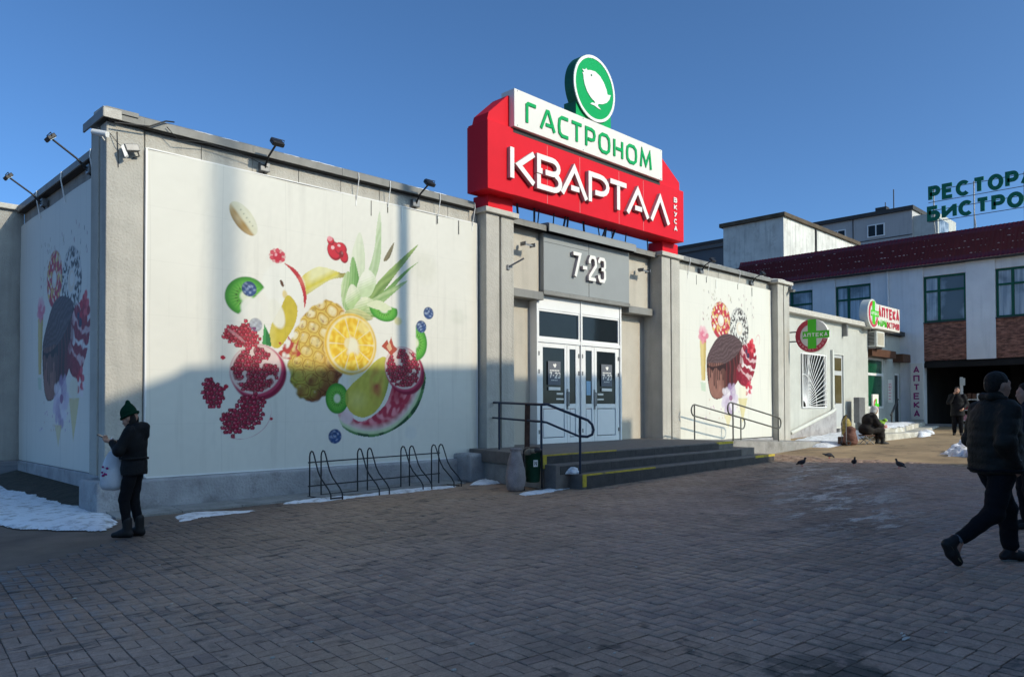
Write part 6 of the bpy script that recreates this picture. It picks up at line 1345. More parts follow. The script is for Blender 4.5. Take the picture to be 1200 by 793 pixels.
# ------------------------------------------------------------------ bodies: smooth unions of tapered limbs, meshed with surface nets
def sdf_mesh(prims, h, k=.03, disp=None):
    """prims: ('c', a, b, ra, rb) limb, ('e', centre, radii[, yaw, pitch]) ellipsoid, ('cut', point, normal) keeps the side away from normal"""
    lo, hi = np.full(3, 9e9), np.full(3, -9e9)
    for p in prims:
        if p[0] == 'c': r = max(p[3], p[4]); pts = [np.array(p[1])-r, np.array(p[1])+r, np.array(p[2])-r, np.array(p[2])+r]
        elif p[0] == 'e': r = max(p[2]); pts = [np.array(p[1])-r, np.array(p[1])+r]
        else: continue
        for q in pts: lo, hi = np.minimum(lo, q), np.maximum(hi, q)
    lo, hi = lo-3*h-.02, hi+3*h+.02
    n = np.ceil((hi-lo)/h).astype(int)+1; F = np.full(tuple(n), 1.0)
    ax = [lo[i]+np.arange(n[i])*h for i in range(3)]
    for p in prims:
        if p[0] == 'cut':
            X, Y, Z = ax[0][:, None, None], ax[1][None, :, None], ax[2][None, None, :]; q, nn = np.array(p[1]), np.array(p[2])/np.linalg.norm(p[2])
            F = np.maximum(F, (X-q[0])*nn[0]+(Y-q[1])*nn[1]+(Z-q[2])*nn[2]); continue
        m = k+2.5*h
        if p[0] == 'c': r = max(p[3], p[4]); a, b = np.minimum(p[1], p[2])-r-m, np.maximum(p[1], p[2])+r+m
        else: r = max(p[2]); a, b = np.array(p[1])-r-m, np.array(p[1])+r+m
        i0 = np.clip(((a-lo)/h).astype(int), 0, n-1); i1 = np.clip(np.ceil((b-lo)/h).astype(int)+1, 1, n); sl = tuple(slice(i0[j], i1[j]) for j in range(3))
        X, Y, Z = ax[0][sl[0]][:, None, None], ax[1][sl[1]][None, :, None], ax[2][sl[2]][None, None, :]
        if p[0] == 'c':
            A, B = np.array(p[1], float), np.array(p[2], float); D = B-A; L2 = max(D@D, 1e-9)
            t = np.clip(((X-A[0])*D[0]+(Y-A[1])*D[1]+(Z-A[2])*D[2])/L2, 0, 1)
            d = np.sqrt((X-A[0]-t*D[0])**2+(Y-A[1]-t*D[1])**2+(Z-A[2]-t*D[2])**2)-(p[3]+(p[4]-p[3])*t)
        else:
            c, rd = p[1], p[2]; x, y, z = X-c[0], Y-c[1], Z-c[2]
            if len(p) > 4 and p[4]: cp, sp_ = math.cos(p[4]), math.sin(p[4]); x, z = x*cp+z*sp_, -x*sp_+z*cp
            k0 = np.sqrt((x/rd[0])**2+(y/rd[1])**2+(z/rd[2])**2); k1 = np.sqrt((x/rd[0]**2)**2+(y/rd[1]**2)**2+(z/rd[2]**2)**2)+1e-9; d = k0*(k0-1)/k1
        kk = k if len(p) < 6 else p[5]
        f = F[sl]; hh = np.clip(.5+.5*(f-d)/kk, 0, 1); F[sl] = f*(1-hh)+d*hh-kk*hh*(1-hh)
    if disp is not None:
        X, Y, Z = np.meshgrid(*ax, indexing='ij', sparse=True); F = F+disp(X, Y, Z)
    ins = F < 0
    c = [ins[i:n[0]-1+i, j:n[1]-1+j, l:n[2]-1+l] for i in (0, 1) for j in (0, 1) for l in (0, 1)]
    s = sum(q.astype(np.int8) for q in c); act = (s > 0) & (s < 8); I = np.argwhere(act); idx = np.full(act.shape, -1, np.int64); idx[act] = np.arange(len(I))
    acc = np.zeros((len(I), 3)); cnt = np.zeros(len(I)); cor = [(i, j, l) for i in (0, 1) for j in (0, 1) for l in (0, 1)]
    val = {q: F[I[:, 0]+q[0], I[:, 1]+q[1], I[:, 2]+q[2]] for q in cor}
    for q in cor:
        for a in range(3):
            if q[a] == 0:
                e = list(q); e[a] = 1; e = tuple(e); v0, v1 = val[q], val[e]; cr = (v0 < 0) != (v1 < 0); t = np.where(cr, v0/np.where(cr, v0-v1, 1), 0)
                P = np.tile(np.array(q, float), (len(I), 1)); P[:, a] += t; acc += P*cr[:, None]; cnt += cr
    V = lo+(I+acc/cnt[:, None])*h; faces = []
    for a in range(3):
        b, c_ = (a+1) % 3, (a+2) % 3
        s0 = [slice(None)]*3; s1 = [slice(None)]*3; s0[a] = slice(0, -1); s1[a] = slice(1, None); A_, B_ = ins[tuple(s0)], ins[tuple(s1)]; E = np.argwhere(A_ != B_)
        E = E[(E[:, b] > 0) & (E[:, c_] > 0) & (E[:, b] < n[b]-1) & (E[:, c_] < n[c_]-1)]
        def cell(db, dc): q = E.copy(); q[:, b] -= db; q[:, c_] -= dc; return idx[q[:, 0], q[:, 1], q[:, 2]]
        Q = np.stack([cell(1, 1), cell(0, 1), cell(0, 0), cell(1, 0)], 1); fl_ = A_[E[:, 0], E[:, 1], E[:, 2]]; Q[~fl_] = Q[~fl_][:, ::-1]; faces.append(Q)
    return V, np.concatenate(faces)
def flesh(name, prims, h, m, par, k=.03, disp=None):
    V, F = sdf_mesh(prims, h, k, disp); return np_mesh(name, V, F, m, par, True)
def folds(a, f1=22, seed=0):
    return lambda X, Y, Z: a*(np.sin(Z*f1+3*np.sin(Y*9+seed)+2*X)*.6+np.sin(Z*f1*2.1+X*14+seed)*.3+np.sin((X+Y)*31+Z*9)*.3)
V3 = lambda *a: np.array(a, float)
def mirror(p): return V3(p[0], -p[1], p[2])
def hand(wrist, d, palm_n, curl=.5, s=1.0, side=1):
    """palm, four bent fingers of unequal length and a thumb leaving the side of the palm"""
    d = np.array(d, float); d /= np.linalg.norm(d); nrm = np.array(palm_n, float); nrm -= d*(nrm@d); nrm /= np.linalg.norm(nrm); lat = np.cross(d, nrm)*side; w = np.array(wrist, float); P = []
    kn = w+d*.085*s
    P.append(('c', w, w+d*.03*s, .024*s, .026*s))
    for i in (-1.5, -.5, .5, 1.5): P.append(('c', w+d*.02*s+lat*i*.010*s, kn+lat*i*.019*s, .0135*s, .0115*s))
    for i, ln in zip((-1.5, -.5, .5, 1.5), (.062, .074, .078, .070)):
        a = kn+lat*i*.0195*s; t1, t2 = curl*.7, curl*1.5
        b = a+(d*math.cos(t1)+nrm*math.sin(t1))*ln*.55*s; e = b+(d*math.cos(t2)+nrm*math.sin(t2))*ln*.55*s; P += [('c', a, b, .0100*s, .0092*s), ('c', b, e, .0092*s, .0080*s)]
    a = w+d*.025*s+lat*.026*s; b = a+(d*.6+lat*.75+nrm*.3)*.035*s; e = b+(d*.9+nrm*.35*curl)*.034*s; P += [('c', a, b, .0135*s, .0115*s), ('c', b, e, .0112*s, .0092*s)]
    return P
def head(c, pitch=0.0, s=1.0):
    """skull, jaw, nose, brow, chin, lips and ears, facing +x, nodding by pitch"""
    c = np.array(c, float); cp, sp_ = math.cos(pitch), math.sin(pitch); T = lambda x, y, z: c+V3(x*cp-z*sp_, y, x*sp_+z*cp)*s
    P = [('e', T(-.012, 0, .025), (.098*s, .076*s, .093*s)), ('e', T(.025, 0, -.03), (.066*s, .062*s, .085*s)), ('c', T(.045, 0, -.092), T(.058, 0, -.082), .030*s, .026*s)]
    P += [('c', T(.083, 0, .015), T(.104, 0, -.022), .009*s, .0135*s), ('c', T(.076, -.03, .030), T(.076, .03, .030), .014*s, .014*s), ('c', T(.082, -.014, -.055), T(.082, .014, -.055), .010*s, .010*s)]
    for y in (-1, 1): P += [('e', T(-.005, .078*y, -.005), (.016*s, .010*s, .030*s)), ('e', T(.052, .040*y, -.02), (.026*s, .022*s, .025*s))]
    return P, T
def eyes(T, par, name='eye'):
    for y in (-1, 1):
        a = T(.079, .031*y, .008); mb = MB(); mb.lathe(tuple(a), [(.001, -.008), (.007, -.005), (.009, 0), (.007, .005), (.001, .008)], 8); V = mb; o = MB(); o.v = [tuple(Vector(v)+org(par)) for v in mb.v]; o.f, o.m, o.s = mb.f, mb.m, mb.s; o.build(name, m_black, par)
def local(mb, par):   # a mesh given in the person's own frame
    mb.v = [tuple(Vector(v)+org(par)) for v in mb.v]; return mb
m_coat = mat('black_padded_coat', (.010, .010, .011), .75, .25, 8, .6, 40, spec=.2)
m_trou = mat('black_trousers', (.008, .008, .010), .85, .2, 10, .4, 60, spec=.15)
m_shoe = mat('black_shoes', (.012, .011, .011), .55, .2, 12, spec=.3)
m_olive = mat('dark_olive_padded_jacket', (.011, .0105, .008), .65, .3, 6, .6, 30, spec=.25)
m_hair = mat('dark_hair', (.012, .009, .007), .6, .4, 40, .8, 120)
m_knit = mat('dark_green_knit', (.006, .042, .022), .95, .25, 60, 1.0, 150, spec=.1)
m_bagw = mat('white_plastic_bag', (.62, .63, .66), .45, .06, 8, .5, 14, spec=.4)
m_phone = mat('phone_black', (.015, .017, .025), .25, .1, 5, spec=.6)
m_sock = mat('grey_sock', (.12, .12, .13), .9)
m_scarfw = mat('pale_woollen_headscarf', (.52, .50, .47), .95, .15, 20, .8, 60)
m_sole = mat('worn_rubber_sole', (.20, .19, .17), .8, .2, 10)
m_navyc = mat('dark_blue_jacket', (.010, .016, .028), .75, .2, 8, .5, 40, spec=.2)
m_darkskin = m_skin
def shoe(toe, heel, up=.055, r=.040):
    """shoe from heel to toe points (near the sole)"""
    t, h_ = np.array(toe, float), np.array(heel, float); m = (t+h_)/2
    return [('c', h_+V3(0, 0, .042), m+V3(0, 0, .042), r, r+.006), ('c', m+V3(0, 0, .040), t+V3(0, 0, .026), r+.006, r*.78)]

# ------------------------------------------------------------------ woman with a phone by the shop corner
def standing_woman():
    px, py = 3.36, 10.05; z = gz(px, py)
    t = thing('person', (px, py, z), 'woman in black hooded coat and green knit hat reading a phone by the shop corner', 'person'); t.rotation_euler = (0, 0, R(138)); t.scale = (.94, .88, 1)
    hp, T = head((.055, .0, 1.475), -.42); sh = .165
    eL, eR = V3(.10, .235, 1.08), V3(.08, -.235, 1.06); wL, wR = V3(.25, .09, 1.19), V3(.26, -.06, 1.18)
    body = hp+[('c', V3(.01, 0, 1.32), V3(.04, 0, 1.42), .055, .05), ('e', V3(0, 0, 1.18), (.10, .15, .22)), ('e', V3(0, 0, .90), (.10, .15, .14))]
    for s_, e, w in ((1, eL, wL), (-1, eR, wR)):
        S0 = V3(0, sh*s_, 1.32); body += [('c', S0, e, .046, .038), ('c', e, w, .037, .026)]
    body += hand(wL, V3(.9, -.25, .12), V3(0, -.2, 1), .9, 1, 1)+hand(wR, V3(.9, .35, .15), V3(0, .3, 1), .9, 1, -1)
    LF, RF = V3(.07, .085, 0), V3(-.02, -.085, 0)
    for s_, ft in ((1, LF), (-1, RF)):
        hipj, kn, an = V3(0, .085*s_, .86), V3(.05+ft[0]*.5, .095*s_, .47), ft+V3(-.02, 0, .09); body += [('c', hipj, kn, .075, .052), ('c', kn, an, .052, .034), ('c', an, ft+V3(.1, 0, .03), .032, .025)]
    flesh('body', body, .0105, m_skin, t, .022)
    coat = [('e', V3(-.01, 0, 1.19), (.150, .205, .21)), ('c', V3(-.02, 0, 1.28), V3(.03, 0, 1.385), .10, .075), ('c', V3(-.01, 0, 1.10), V3(0, 0, .86), .150, .165), ('c', V3(-.01, .05, .88), V3(0, .05, .72), .135, .14), ('c', V3(-.01, -.05, .88), V3(0, -.05, .72), .135, .14),
            ('c', V3(-.07, .06, 1.36), V3(-.09, -.06, 1.36), .075, .075), ('c', V3(-.13, 0, 1.36), V3(-.15, 0, 1.27), .075, .05)]
    for s_, e, w in ((1, eL, wL), (-1, eR, wR)):
        S0 = V3(-.01, sh*s_, 1.32); coat += [('c', S0, e, .078, .064), ('c', e, e+(w-e)*.86, .062, .050)]
    coat += [('cut', V3(0, 0, .78), V3(0, 0, -1))]; flesh('coat', coat, .0115, m_coat, t, .035, folds(.004, 26))
    local(MB().tube([V3(.168*math.cos(R(a)), .185*math.sin(R(a)), .985+.004*math.sin(R(3*a))) for a in range(0, 360, 20)], .016, 6, True), t).build('belt', m_coat, t)
    tr = []
    for s_, ft in ((1, LF), (-1, RF)):
        hipj, kn, an = V3(0, .085*s_, .84), V3(.05+ft[0]*.5, .095*s_, .47), ft+V3(-.02, 0, .14); tr += [('c', hipj, kn, .095, .070), ('c', kn, an, .070, .052)]
    flesh('trousers', tr, .0115, m_trou, t, .02, folds(.0035, 40, 1))
    for ft in (LF, RF): flesh('boot', shoe(ft+V3(.15, 0, .012), ft+V3(-.055, 0, .008), r=.046)+[('c', ft+V3(-.025, 0, .07), ft+V3(-.02, 0, .22), .058, .062), ('c', ft+V3(0, 0, .07), ft+V3(.07, 0, .045), .056, .048), ('cut', V3(0, 0, .004), V3(0, 0, -1))], .010, m_shoe, t, .025)
    ht = [('e', T(-.014, 0, .075), (.108, .094, .105), 0, -.42), ('c', T(-.045, 0, .15), T(-.055, 0, .20), .055, .030), ('cut', T(0, 0, .022), -(T(0, 0, 1)-T(0, 0, 0)))]
    flesh('hat', ht, .009, m_knit, t, .03, lambda X, Y, Z: .0025*np.sin(np.arctan2(Y, X-.05)*26)+0*Z)
    rim = [T(.112*math.cos(R(a))-.014, .098*math.sin(R(a)), .040) for a in range(0, 360, 18)]; local(MB().tube(rim, .018, 8, True), t).build('hat_brim', m_knit, t)
    flesh('hair', [('e', T(-.04, .045, -.03), (.05, .035, .08)), ('e', T(-.04, -.045, -.03), (.05, .035, .08))], .01, m_hair, t, .02)
    eyes(T, t)
    # phone and bag
    q = thing('mobile_phone', (px, py, z), 'dark mobile phone held in the hands of the woman in the green hat', 'phone'); q.rotation_euler = t.rotation_euler
    mb = MB(); mb.obox((.365, .01, 1.245), (.070, .0, .035), (0, .036, 0), (-.002, 0, .0045)); local(mb, q).build('phone_case', m_phone, q, .003); mb = MB(); mb.obox((.3635, .01, 1.2502), (.064, 0, .032), (0, .032, 0), (-.0003, 0, .0007)); local(mb, q).build('screen', mat('dim_screen', (.05, .07, .11), .15, spec=.6), q)
    b = thing('carrier_bag', (px, py, z), 'bulging white carrier bag with a purple print hanging from her forearm', 'bag'); b.rotation_euler = t.rotation_euler
    cx_, cy_ = .27, -.02; mb = MB(); pr = [(.06, .585), (.105, .60), (.128, .66), (.132, .74), (.120, .84), (.098, .93), (.072, 1.0), (.045, 1.05), (.030, 1.075)]
    mb.lathe((cx_, cy_, 0), pr, 30, 1.12, .72, lambda a, z_: 1+.05*math.sin(3*a+z_*12)+.035*math.sin(7*a+z_*21)+.02*math.sin(13*a-z_*30)); local(mb, b).build('bag_body', m_bagw, b)
    for s_ in (-.05, .05): local(MB().tube([(cx_-.01, cy_+s_*.4, 1.05), (cx_+.005, cy_+s_, 1.15), (cx_+.01, cy_+s_*.8, 1.215), (cx_+.01, cy_, 1.235)], .010, 6), b).build('handle', m_bagw, b)
    mb = MB(); rs = random.Random(4)
    for k in range(9):
        a = R(48+rs.random()*38); zz = .76+rs.random()*.13; mb.lathe((cx_+.128*1.12*math.cos(a), cy_+.128*.72*math.sin(a)+.004, zz), [(.002, -.014), (.013, -.006), (.013, .008), (.002, .015)], 6)
    local(mb, b).build('printed_mark', m_purple, b)
standing_woman()

# ------------------------------------------------------------------ man walking across the right foreground
def walking_man():
    px, py = 8.16, 1.79; z = gz(px, py)
    t = thing('person', (px, py, z), 'man in dark padded jacket striding out of the right foreground with back heel raised', 'person'); t.rotation_euler = (0, 0, R(-42))
    hp, T = head((.035, 0, 1.645), .02, 1.02); sh = .20
    hL, hR = V3(.0, .095, .90), V3(.0, -.095, .90)
    kF, aF = V3(.17, .10, .49), V3(.20, .10, .10); kB, aB = V3(-.10, -.10, .48), V3(-.43, -.10, .24)
    eL, wL = V3(-.02, .30, 1.14), V3(.14, .26, .95); eR, wR = V3(-.13, -.30, 1.13), V3(.02, -.20, .95)
    body = hp+[('c', V3(0, 0, 1.44), V3(.02, 0, 1.58), .068, .060), ('e', V3(0, 0, 1.27), (.115, .175, .23)), ('e', V3(0, 0, .96), (.11, .16, .15))]
    for s_, e, w in ((1, eL, wL), (-1, eR, wR)): body += [('c', V3(0, sh*s_, 1.42), e, .052, .044), ('c', e, w, .042, .030)]
    body += hand(wL, V3(.5, -.1, -.85), V3(0, -1, 0), .8, 1.08, 1)+hand(wR, V3(.55, .1, -.8), V3(0, 1, 0), .8, 1.08, -1)
    body += [('c', hL, kF, .085, .060), ('c', kF, aF, .058, .040), ('c', aF, aF+V3(.12, 0, -.06), .036, .028), ('c', hR, kB, .085, .060), ('c', kB, aB, .058, .040), ('c', aB, aB+V3(-.03, 0, -.12), .036, .028)]
    flesh('body', body, .0105, m_skin, t, .024)
    jk = [('e', V3(-.01, 0, 1.27), (.195, .255, .27)), ('c', V3(-.02, 0, 1.40), V3(.0, 0, 1.53), .125, .085), ('c', V3(-.01, .05, 1.12), V3(-.005, .05, .90), .195, .195), ('c', V3(-.01, -.05, 1.12), V3(-.005, -.05, .90), .195, .195)]
    for s_, e, w in ((1, eL, wL), (-1, eR, wR)): jk += [('c', V3(-.01, sh*s_, 1.42), e, .098, .084), ('c', e, e+(w-e)*.93, .080, .064)]
    jk += [('cut', V3(0, 0, .845), V3(.03, 0, -1))]; flesh('jacket', jk, .0115, m_olive, t, .045, folds(.0065, 40, 2))
    flesh('collar', [('c', V3(-.075, -.055, 1.545), V3(-.075, .055, 1.545), .038, .038), ('c', V3(-.075, .055, 1.545), V3(.03, .085, 1.525), .036, .030), ('c', V3(-.075, -.055, 1.545), V3(.03, -.085, 1.525), .036, .030)], .011, m_olive, t, .03)
    flesh('trousers', [('e', V3(0, 0, .92), (.150, .185, .13)), ('c', hL, kF, .118, .086), ('c', kF, V3(.195, .10, .15), .086, .070), ('c', hR, kB, .118, .086), ('c', kB, V3(-.40, -.10, .265), .086, .060), ('cut', V3(-.415, -.10, .255), V3(-.85, 0, -.55), 0)][:5]+[], .0115, m_trou, t, .03, folds(.006, 34, 3))
    flesh('shoe', shoe(V3(.42, .10, .005), V3(.14, .10, .005), r=.046)+[('c', V3(.18, .10, .08), V3(.19, .10, .11), .048, .05), ('cut', V3(0, 0, .003), V3(0, 0, -1))], .010, m_shoe, t, .025)
    a, b = V3(-.50, -.10, .02), V3(-.55, -.10, .17)      # toe on the ground, heel high
    flesh('shoe', [('c', V3(-.545, -.10, .205), V3(-.50, -.10, .12), .050, .054), ('c', V3(-.50, -.10, .12), V3(-.445, -.10, .045), .054, .042), ('c', V3(-.47, -.10, .245), V3(-.52, -.10, .20), .048, .050)], .010, m_shoe, t, .025)
    local(MB().tube([(-.415, -.10, .265), (-.455, -.10, .235)], .050, 12), t).build('sock', m_sock, t)
    flesh('sole', [('c', V3(.15, .10, .012), V3(.42, .10, .012), .042, .034), ('cut', V3(0, 0, .024), V3(0, 0, 1)), ('cut', V3(0, 0, .001), V3(0, 0, -1))], .008, m_sole, t, .01)
    local(MB().tube([V3(.205*math.cos(R(a)), .25*math.sin(R(a)), .875+.004*math.sin(R(5*a))) for a in range(0, 360, 15)], .016, 6, True), t).build('hem', m_trou, t)
    local(MB().tube([(-.12, -.262, 1.02), (-.03, -.275, 1.00), (.05, -.262, .97)], .007, 6), t).build('pocket_zip', m_steel, t)
    mb = MB(); mb.prism([(-.552, -.152, .20), (-.535, -.156, .19), (-.47, -.152, .07), (-.44, -.147, .045), (-.48, -.154, .105)], (0, .008, 0)); local(mb, t).build('shoe_stripe', mat('tan_stripe', (.20, .16, .09), .6), t)
    flesh('hair', [('e', T(-.022, 0, .048), (.105, .084, .092)), ('e', T(-.06, 0, .0), (.065, .074, .075)), ('cut', T(.052, 0, .05), T(1, 0, -.35)-T(0, 0, 0))], .009, m_hair, t, .02, lambda X, Y, Z: .002*np.sin(X*160)*np.sin(Y*140))
    eyes(T, t)
walking_man()

# ------------------------------------------------------------------ seated woman with trolley
def seated_woman():
    px, py = 25.55, 9.20; z = gz(px, py)
    t = thing('person', (px, py, z), 'old woman in dark coat and pale headscarf sitting low before the pharmacy', 'person'); t.rotation_euler = (0, 0, R(-38))
    hp, T = head((.27, 0, 1.10), -.5)
    S_ = [(1, V3(.12, .19, .90), V3(.20, .27, .66), V3(.46, .14, .62)), (-1, V3(.12, -.19, .90), V3(.20, -.27, .66), V3(.46, -.12, .62))]
    body = hp+[('c', V3(.14, 0, .92), V3(.23, 0, 1.03), .06, .055), ('e', V3(.06, 0, .74), (.13, .17, .22)), ('e', V3(-.04, 0, .46), (.15, .18, .13))]
    for s_, a, e, w in S_: body += [('c', a, e, .05, .042), ('c', e, w, .04, .03)]+hand(w, V3(.9, -.2*s_, -.2), V3(0, -.3*s_, -1), .7, 1, s_)
    for s_ in (1, -1): body += [('c', V3(0, .1*s_, .46), V3(.42, .13*s_, .48), .09, .065), ('c', V3(.42, .13*s_, .48), V3(.44, .14*s_, .08), .06, .042), ('c', V3(.44, .14*s_, .06), V3(.56, .15*s_, .03), .036, .03)]
    flesh('body', body, .014, m_skin, t, .03)
    coat = [('e', V3(.05, 0, .74), (.20, .25, .26)), ('e', V3(-.05, 0, .48), (.22, .26, .19)), ('c', V3(.08, 0, .86), V3(.17, 0, .97), .14, .09)]
    for s_, a, e, w in S_: coat += [('c', a, e, .095, .08), ('c', e, e+(w-e)*.9, .078, .06)]
    for s_ in (1, -1): coat += [('c', V3(0, .1*s_, .47), V3(.40, .12*s_, .46), .13, .11), ('c', V3(.40, .12*s_, .46), V3(.41, .12*s_, .26), .10, .11)]
    flesh('coat', coat, .015, mat('dark_brown_coat', (.022, .018, .016), .9, .25, 6, .5, 30), t, .05, folds(.007, 24))
    flesh('stockings', [('c', V3(.42, .13*s_, .46), V3(.44, .14*s_, .10), .068, .055) for s_ in (1, -1)], .014, m_trou, t, .01)
    for s_ in (1, -1): flesh('boot', shoe(V3(.62, .15*s_, 0), V3(.39, .14*s_, 0))+[('c', V3(.43, .14*s_, .06), V3(.43, .14*s_, .22), .055, .062), ('cut', V3(0, 0, .002), V3(0, 0, -1))], .012, m_shoe, t, .025)
    flesh('headscarf', [('e', T(-.03, 0, .035), (.118, .10, .108)), ('e', T(-.03, 0, -.05), (.10, .095, .09)), ('c', T(-.05, 0, -.10), T(.02, 0, -.13), .07, .05), ('cut', T(.045, 0, 0), T(1, 0, .2)-T(0, 0, 0))], .012, m_scarfw, t, .03, folds(.003, 60))
    eyes(T, t)
    st = thing('folding_stool', (px-.02, py, z), 'small low folding stool under the seated old woman', 'stool'); st.rotation_euler = t.rotation_euler
    mb = MB(); mb.box(-.20, .16, -.18, .18, .27, .31); local(mb, st).build('seat', m_brown, st, .01)
    for y in (-.16, .16):
        for a, b in ((-.18, .14), (.14, -.18)): local(MB().tube([(a, y, 0), (b, y, .28)], .012, 6), st).build('leg', m_steel, st)
    g = thing('green_bundle', (px, py, z), 'lime green and white bundle in the lap of the seated old woman', 'bundle'); g.rotation_euler = t.rotation_euler
    flesh('cloth', [('e', V3(.46, .02, .70), (.15, .17, .09)), ('e', V3(.55, -.10, .78), (.07, .07, .06))], .013, mat('lime_cloth', (.28, .50, .06), .8, .25, 8), g, .04, folds(.006, 40)); flesh('wrapper', [('e', V3(.64, .0, .76), (.055, .10, .05))], .012, m_bagw, g, .03, folds(.004, 60))
    k = thing('pink_packet', (px, py, z), 'pink and white packet held at the knees of the seated old woman', 'packet'); k.rotation_euler = t.rotation_euler
    mb = MB(); mb.obox((.55, -.02, .565), (.075, 0, .02), (0, .10, 0), (-.01, 0, .045)); local(mb, k).build('box', m_pink, k, .01)
    # shopping trolley beside her
    tx, ty = 24.95, 9.52; zz = gz(tx, ty); c = thing('shopping_trolley', (tx, ty, zz), 'brown two wheeled shopping trolley bag beside the seated old woman', 'trolley'); c.rotation_euler = (0, 0, R(-42))
    flesh('bag', [('e', V3(.0, 0, .28), (.20, .19, .24)), ('e', V3(.02, 0, .50), (.15, .16, .12)), ('c', V3(-.1, 0, .16), V3(.12, 0, .14), .13, .13)], .015, mat('brown_bag_cloth', (.16, .075, .055), .9, .3, 7, .5, 30), c, .05, folds(.01, 26))
    for y in (-.14, .14): local(MB().tube([(-.20, y, .06), (-.20, y, .80), (-.16, y*.9, .92)], .014, 8), c).build('frame_tube', m_steel, c)
    local(MB().tube([(-.16, -.126, .92), (-.12, -.06, .97), (-.12, .06, .97), (-.16, .126, .92)], .016, 8), c).build('handle', m_black, c)
    for y in (-.19, .19): local(MB().disc((-.16, y, .085), (0, 1, 0), .085, .03, 18, .05), c).build('wheel', m_black, c)
    # bags and boxes behind her
    s2 = thing('striped_bags', (25.25, 9.75, gz(25.25, 9.75)), 'yellow and dark bags piled on a crate behind the seated old woman', 'bags')
    flesh('bag', [('e', V3(0, 0, .55), (.16, .16, .32)), ('c', V3(0, .05, .8), V3(.02, 0, .95), .06, .03)], .015, mat('yellow_bag', (.36, .27, .08), .8, .3, 8), s2, .03, folds(.01, 30)); mb = MB(); mb.box(-.22, .25, -.2, .2, 0, .26); local(mb, s2).build('crate', m_brown, s2, .01)
    flesh('bag', [('e', V3(.22, .12, .60), (.14, .13, .34))], .015, m_coat, s2, .03, folds(.01, 30))
seated_woman()

# ------------------------------------------------------------------ people in the shade of the passage
def plain_person(px, py, yaw, label, coat, hgt=1.78, facehand=False, bald=False):
    z = gz(px, py); t = thing('person', (px, py, z), label, 'person'); t.rotation_euler = (0, 0, R(yaw)); s = hgt/1.78
    hp, T = head((.03, 0, 1.645), -.05, 1.0); S_ = []
    for s_ in (1, -1):
        w = V3(.20, .10*s_, 1.50) if (facehand and s_ < 0) else V3(.16, .20*s_, .98); e = V3(.16, .26*s_, 1.20) if (facehand and s_ < 0) else V3(-.04, .29*s_, 1.14); S_.append((s_, V3(0, .20*s_, 1.42), e, w))
    body = hp+[('c', V3(0, 0, 1.44), V3(.02, 0, 1.58), .068, .06), ('e', V3(0, 0, 1.25), (.11, .17, .24)), ('e', V3(0, 0, .95), (.11, .16, .15))]
    for s_, a, e, w in S_: body += [('c', a, e, .05, .042), ('c', e, w, .04, .03)]+hand(w, w-e, V3(0, -s_, .2), .7, 1.05, s_)
    for s_ in (1, -1): body += [('c', V3(0, .095*s_, .9), V3(.03, .10*s_, .49), .085, .06), ('c', V3(.03, .10*s_, .49), V3(0, .11*s_, .08), .058, .04), ('c', V3(0, .11*s_, .06), V3(.12, .12*s_, .03), .036, .03)]
    flesh('body', body, .013, m_skin, t, .025)
    jk = [('e', V3(-.01, 0, 1.25), (.165, .235, .26)), ('c', V3(-.02, 0, 1.40), V3(0, 0, 1.52), .12, .085), ('c', V3(-.01, .04, 1.1), V3(-.005, .05, .72), .17, .19), ('c', V3(-.01, -.04, 1.1), V3(-.005, -.05, .72), .17, .19)]
    for s_, a, e, w in S_: jk += [('c', a, e, .092, .078), ('c', e, e+(w-e)*.9, .075, .06)]
    flesh('coat', jk+[('cut', V3(0, 0, .70), V3(0, 0, -1))], .014, coat, t, .045, folds(.005, 30))
    flesh('trousers', [q for s_ in (1, -1) for q in (('c', V3(0, .095*s_, .88), V3(.03, .10*s_, .49), .11, .085), ('c', V3(.03, .10*s_, .49), V3(0, .11*s_, .12), .085, .065))], .014, m_trou, t, .02, folds(.005, 34))
    for s_ in (1, -1): flesh('shoe', shoe(V3(.19, .12*s_, 0), V3(-.07, .11*s_, 0))+[('cut', V3(0, 0, .003), V3(0, 0, -1))], .012, m_shoe, t, .025)
    flesh('hair', [('e', T(-.022, 0, .05), (.105, .084, .09)), ('e', T(-.05, 0, 0), (.065, .072, .07)), ('cut', T(.05, 0, .05), T(1, 0, -.35)-T(0, 0, 0))], .012, m_hair, t, .02)
    eyes(T, t); t.scale = (s, s, s)
plain_person(31.9, 8.22, 190, 'man in long black coat standing at the dark passage holding a hand to his face', m_coat, 1.82, True)
plain_person(10.68, 2.0, 120, 'person in dark blue jacket half hidden beyond the striding man', m_navyc, 1.72)
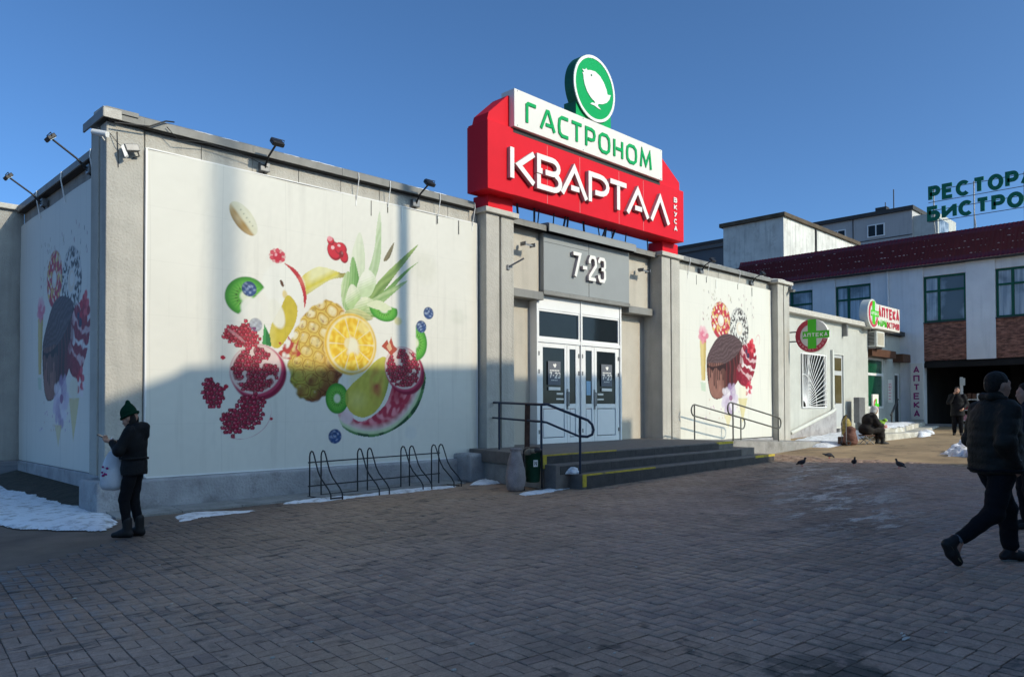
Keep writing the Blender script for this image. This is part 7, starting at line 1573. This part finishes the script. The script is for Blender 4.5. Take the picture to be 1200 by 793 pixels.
# white stand with goods in the passage
ws = thing('display_stand', (41, 10.4, .62), 'narrow white display stand with small goods at the mouth of the passage', 'stand')
MB().box(40.9, 40.95, 10.30, 10.42, .62, 3.0).build('upright', m_white, ws); MB().box(40.9, 40.95, 9.62, 9.72, .62, 2.2).build('upright', m_white, ws)
for z in (.9, 1.4, 1.9): MB().box(40.8, 41.1, 9.7, 10.4, z, z+.04).build('shelf', m_white, ws)
MB().box(40.86, 40.9, 10.2, 10.42, 2.6, 2.95).build('header', m_ptrim, ws)
rs = random.Random(6)
for i in range(9):
    z = (.94, 1.44, 1.94)[i % 3]; y = 9.75+.2*(i//3); MB().box(40.85, 41.0, y, y+.15, z, z+.22+.1*rs.random()).build('goods', (m_pink, m_rsign, m_brown)[i % 3], ws)

# ------------------------------------------------------------------ pigeons
m_pig = mat('pigeon_grey', (.035, .037, .045), .7, .35, 14)
def pigeon(px, py, yaw, label, pose='stand'):
    z = gz(px, py); t = thing('pigeon', (px, py, z), label, 'pigeon', 'pigeons on the plaza'); t.rotation_euler = (0, 0, R(yaw)); t.scale = (.82, .82, .82)
    if pose == 'stand':
        P = [('e', V3(0, 0, .13), (.105, .062, .066), 0, .35), ('c', V3(.07, 0, .17), V3(.095, 0, .235), .038, .024), ('e', V3(.105, 0, .255), (.030, .024, .025)), ('c', V3(.13, 0, .252), V3(.152, 0, .246), .008, .004), ('c', V3(-.08, 0, .10), V3(-.19, 0, .06), .036, .016)]; lg = (.0, .02)
    else:
        P = [('e', V3(0, 0, .12), (.11, .062, .062), 0, -.15), ('c', V3(.08, 0, .115), V3(.13, 0, .075), .036, .024), ('e', V3(.145, 0, .06), (.03, .023, .024)), ('c', V3(.16, 0, .048), V3(.175, 0, .028), .008, .004), ('c', V3(-.08, 0, .13), V3(-.21, 0, .16), .036, .016)]; lg = (.0, .02)
    flesh('body', P, .007, m_pig, t, .02)
    for y in (-.024, .024): local(MB().tube([(lg[0], y, .09), (lg[0]+.008, y, .035), (lg[0], y, .004)], .005, 5), t).build('leg', m_rsign, t); local(MB().tube([(lg[0]-.02, y, .004), (lg[0]+.035, y, .004)], .004, 5), t).build('foot', m_rsign, t)
    for y in (-1, 1): flesh('wing', [('e', V3(-.03, .052*y, .135), (.10, .016, .045), 0, .30)], .007, m_pig, t, .01)
pigeon(17.83, 7.94, -100, 'pigeon standing nearest the end of the entrance steps')
pigeon(18.55, 6.99, -150, 'upright pigeon facing the camera between two other pigeons')
pigeon(18.3, 5.9, 70, 'pigeon standing farthest to the right on the paving')
pigeon(20.3, 8.3, -45, 'pigeon bent down pecking on the sunlit pavement', 'peck')
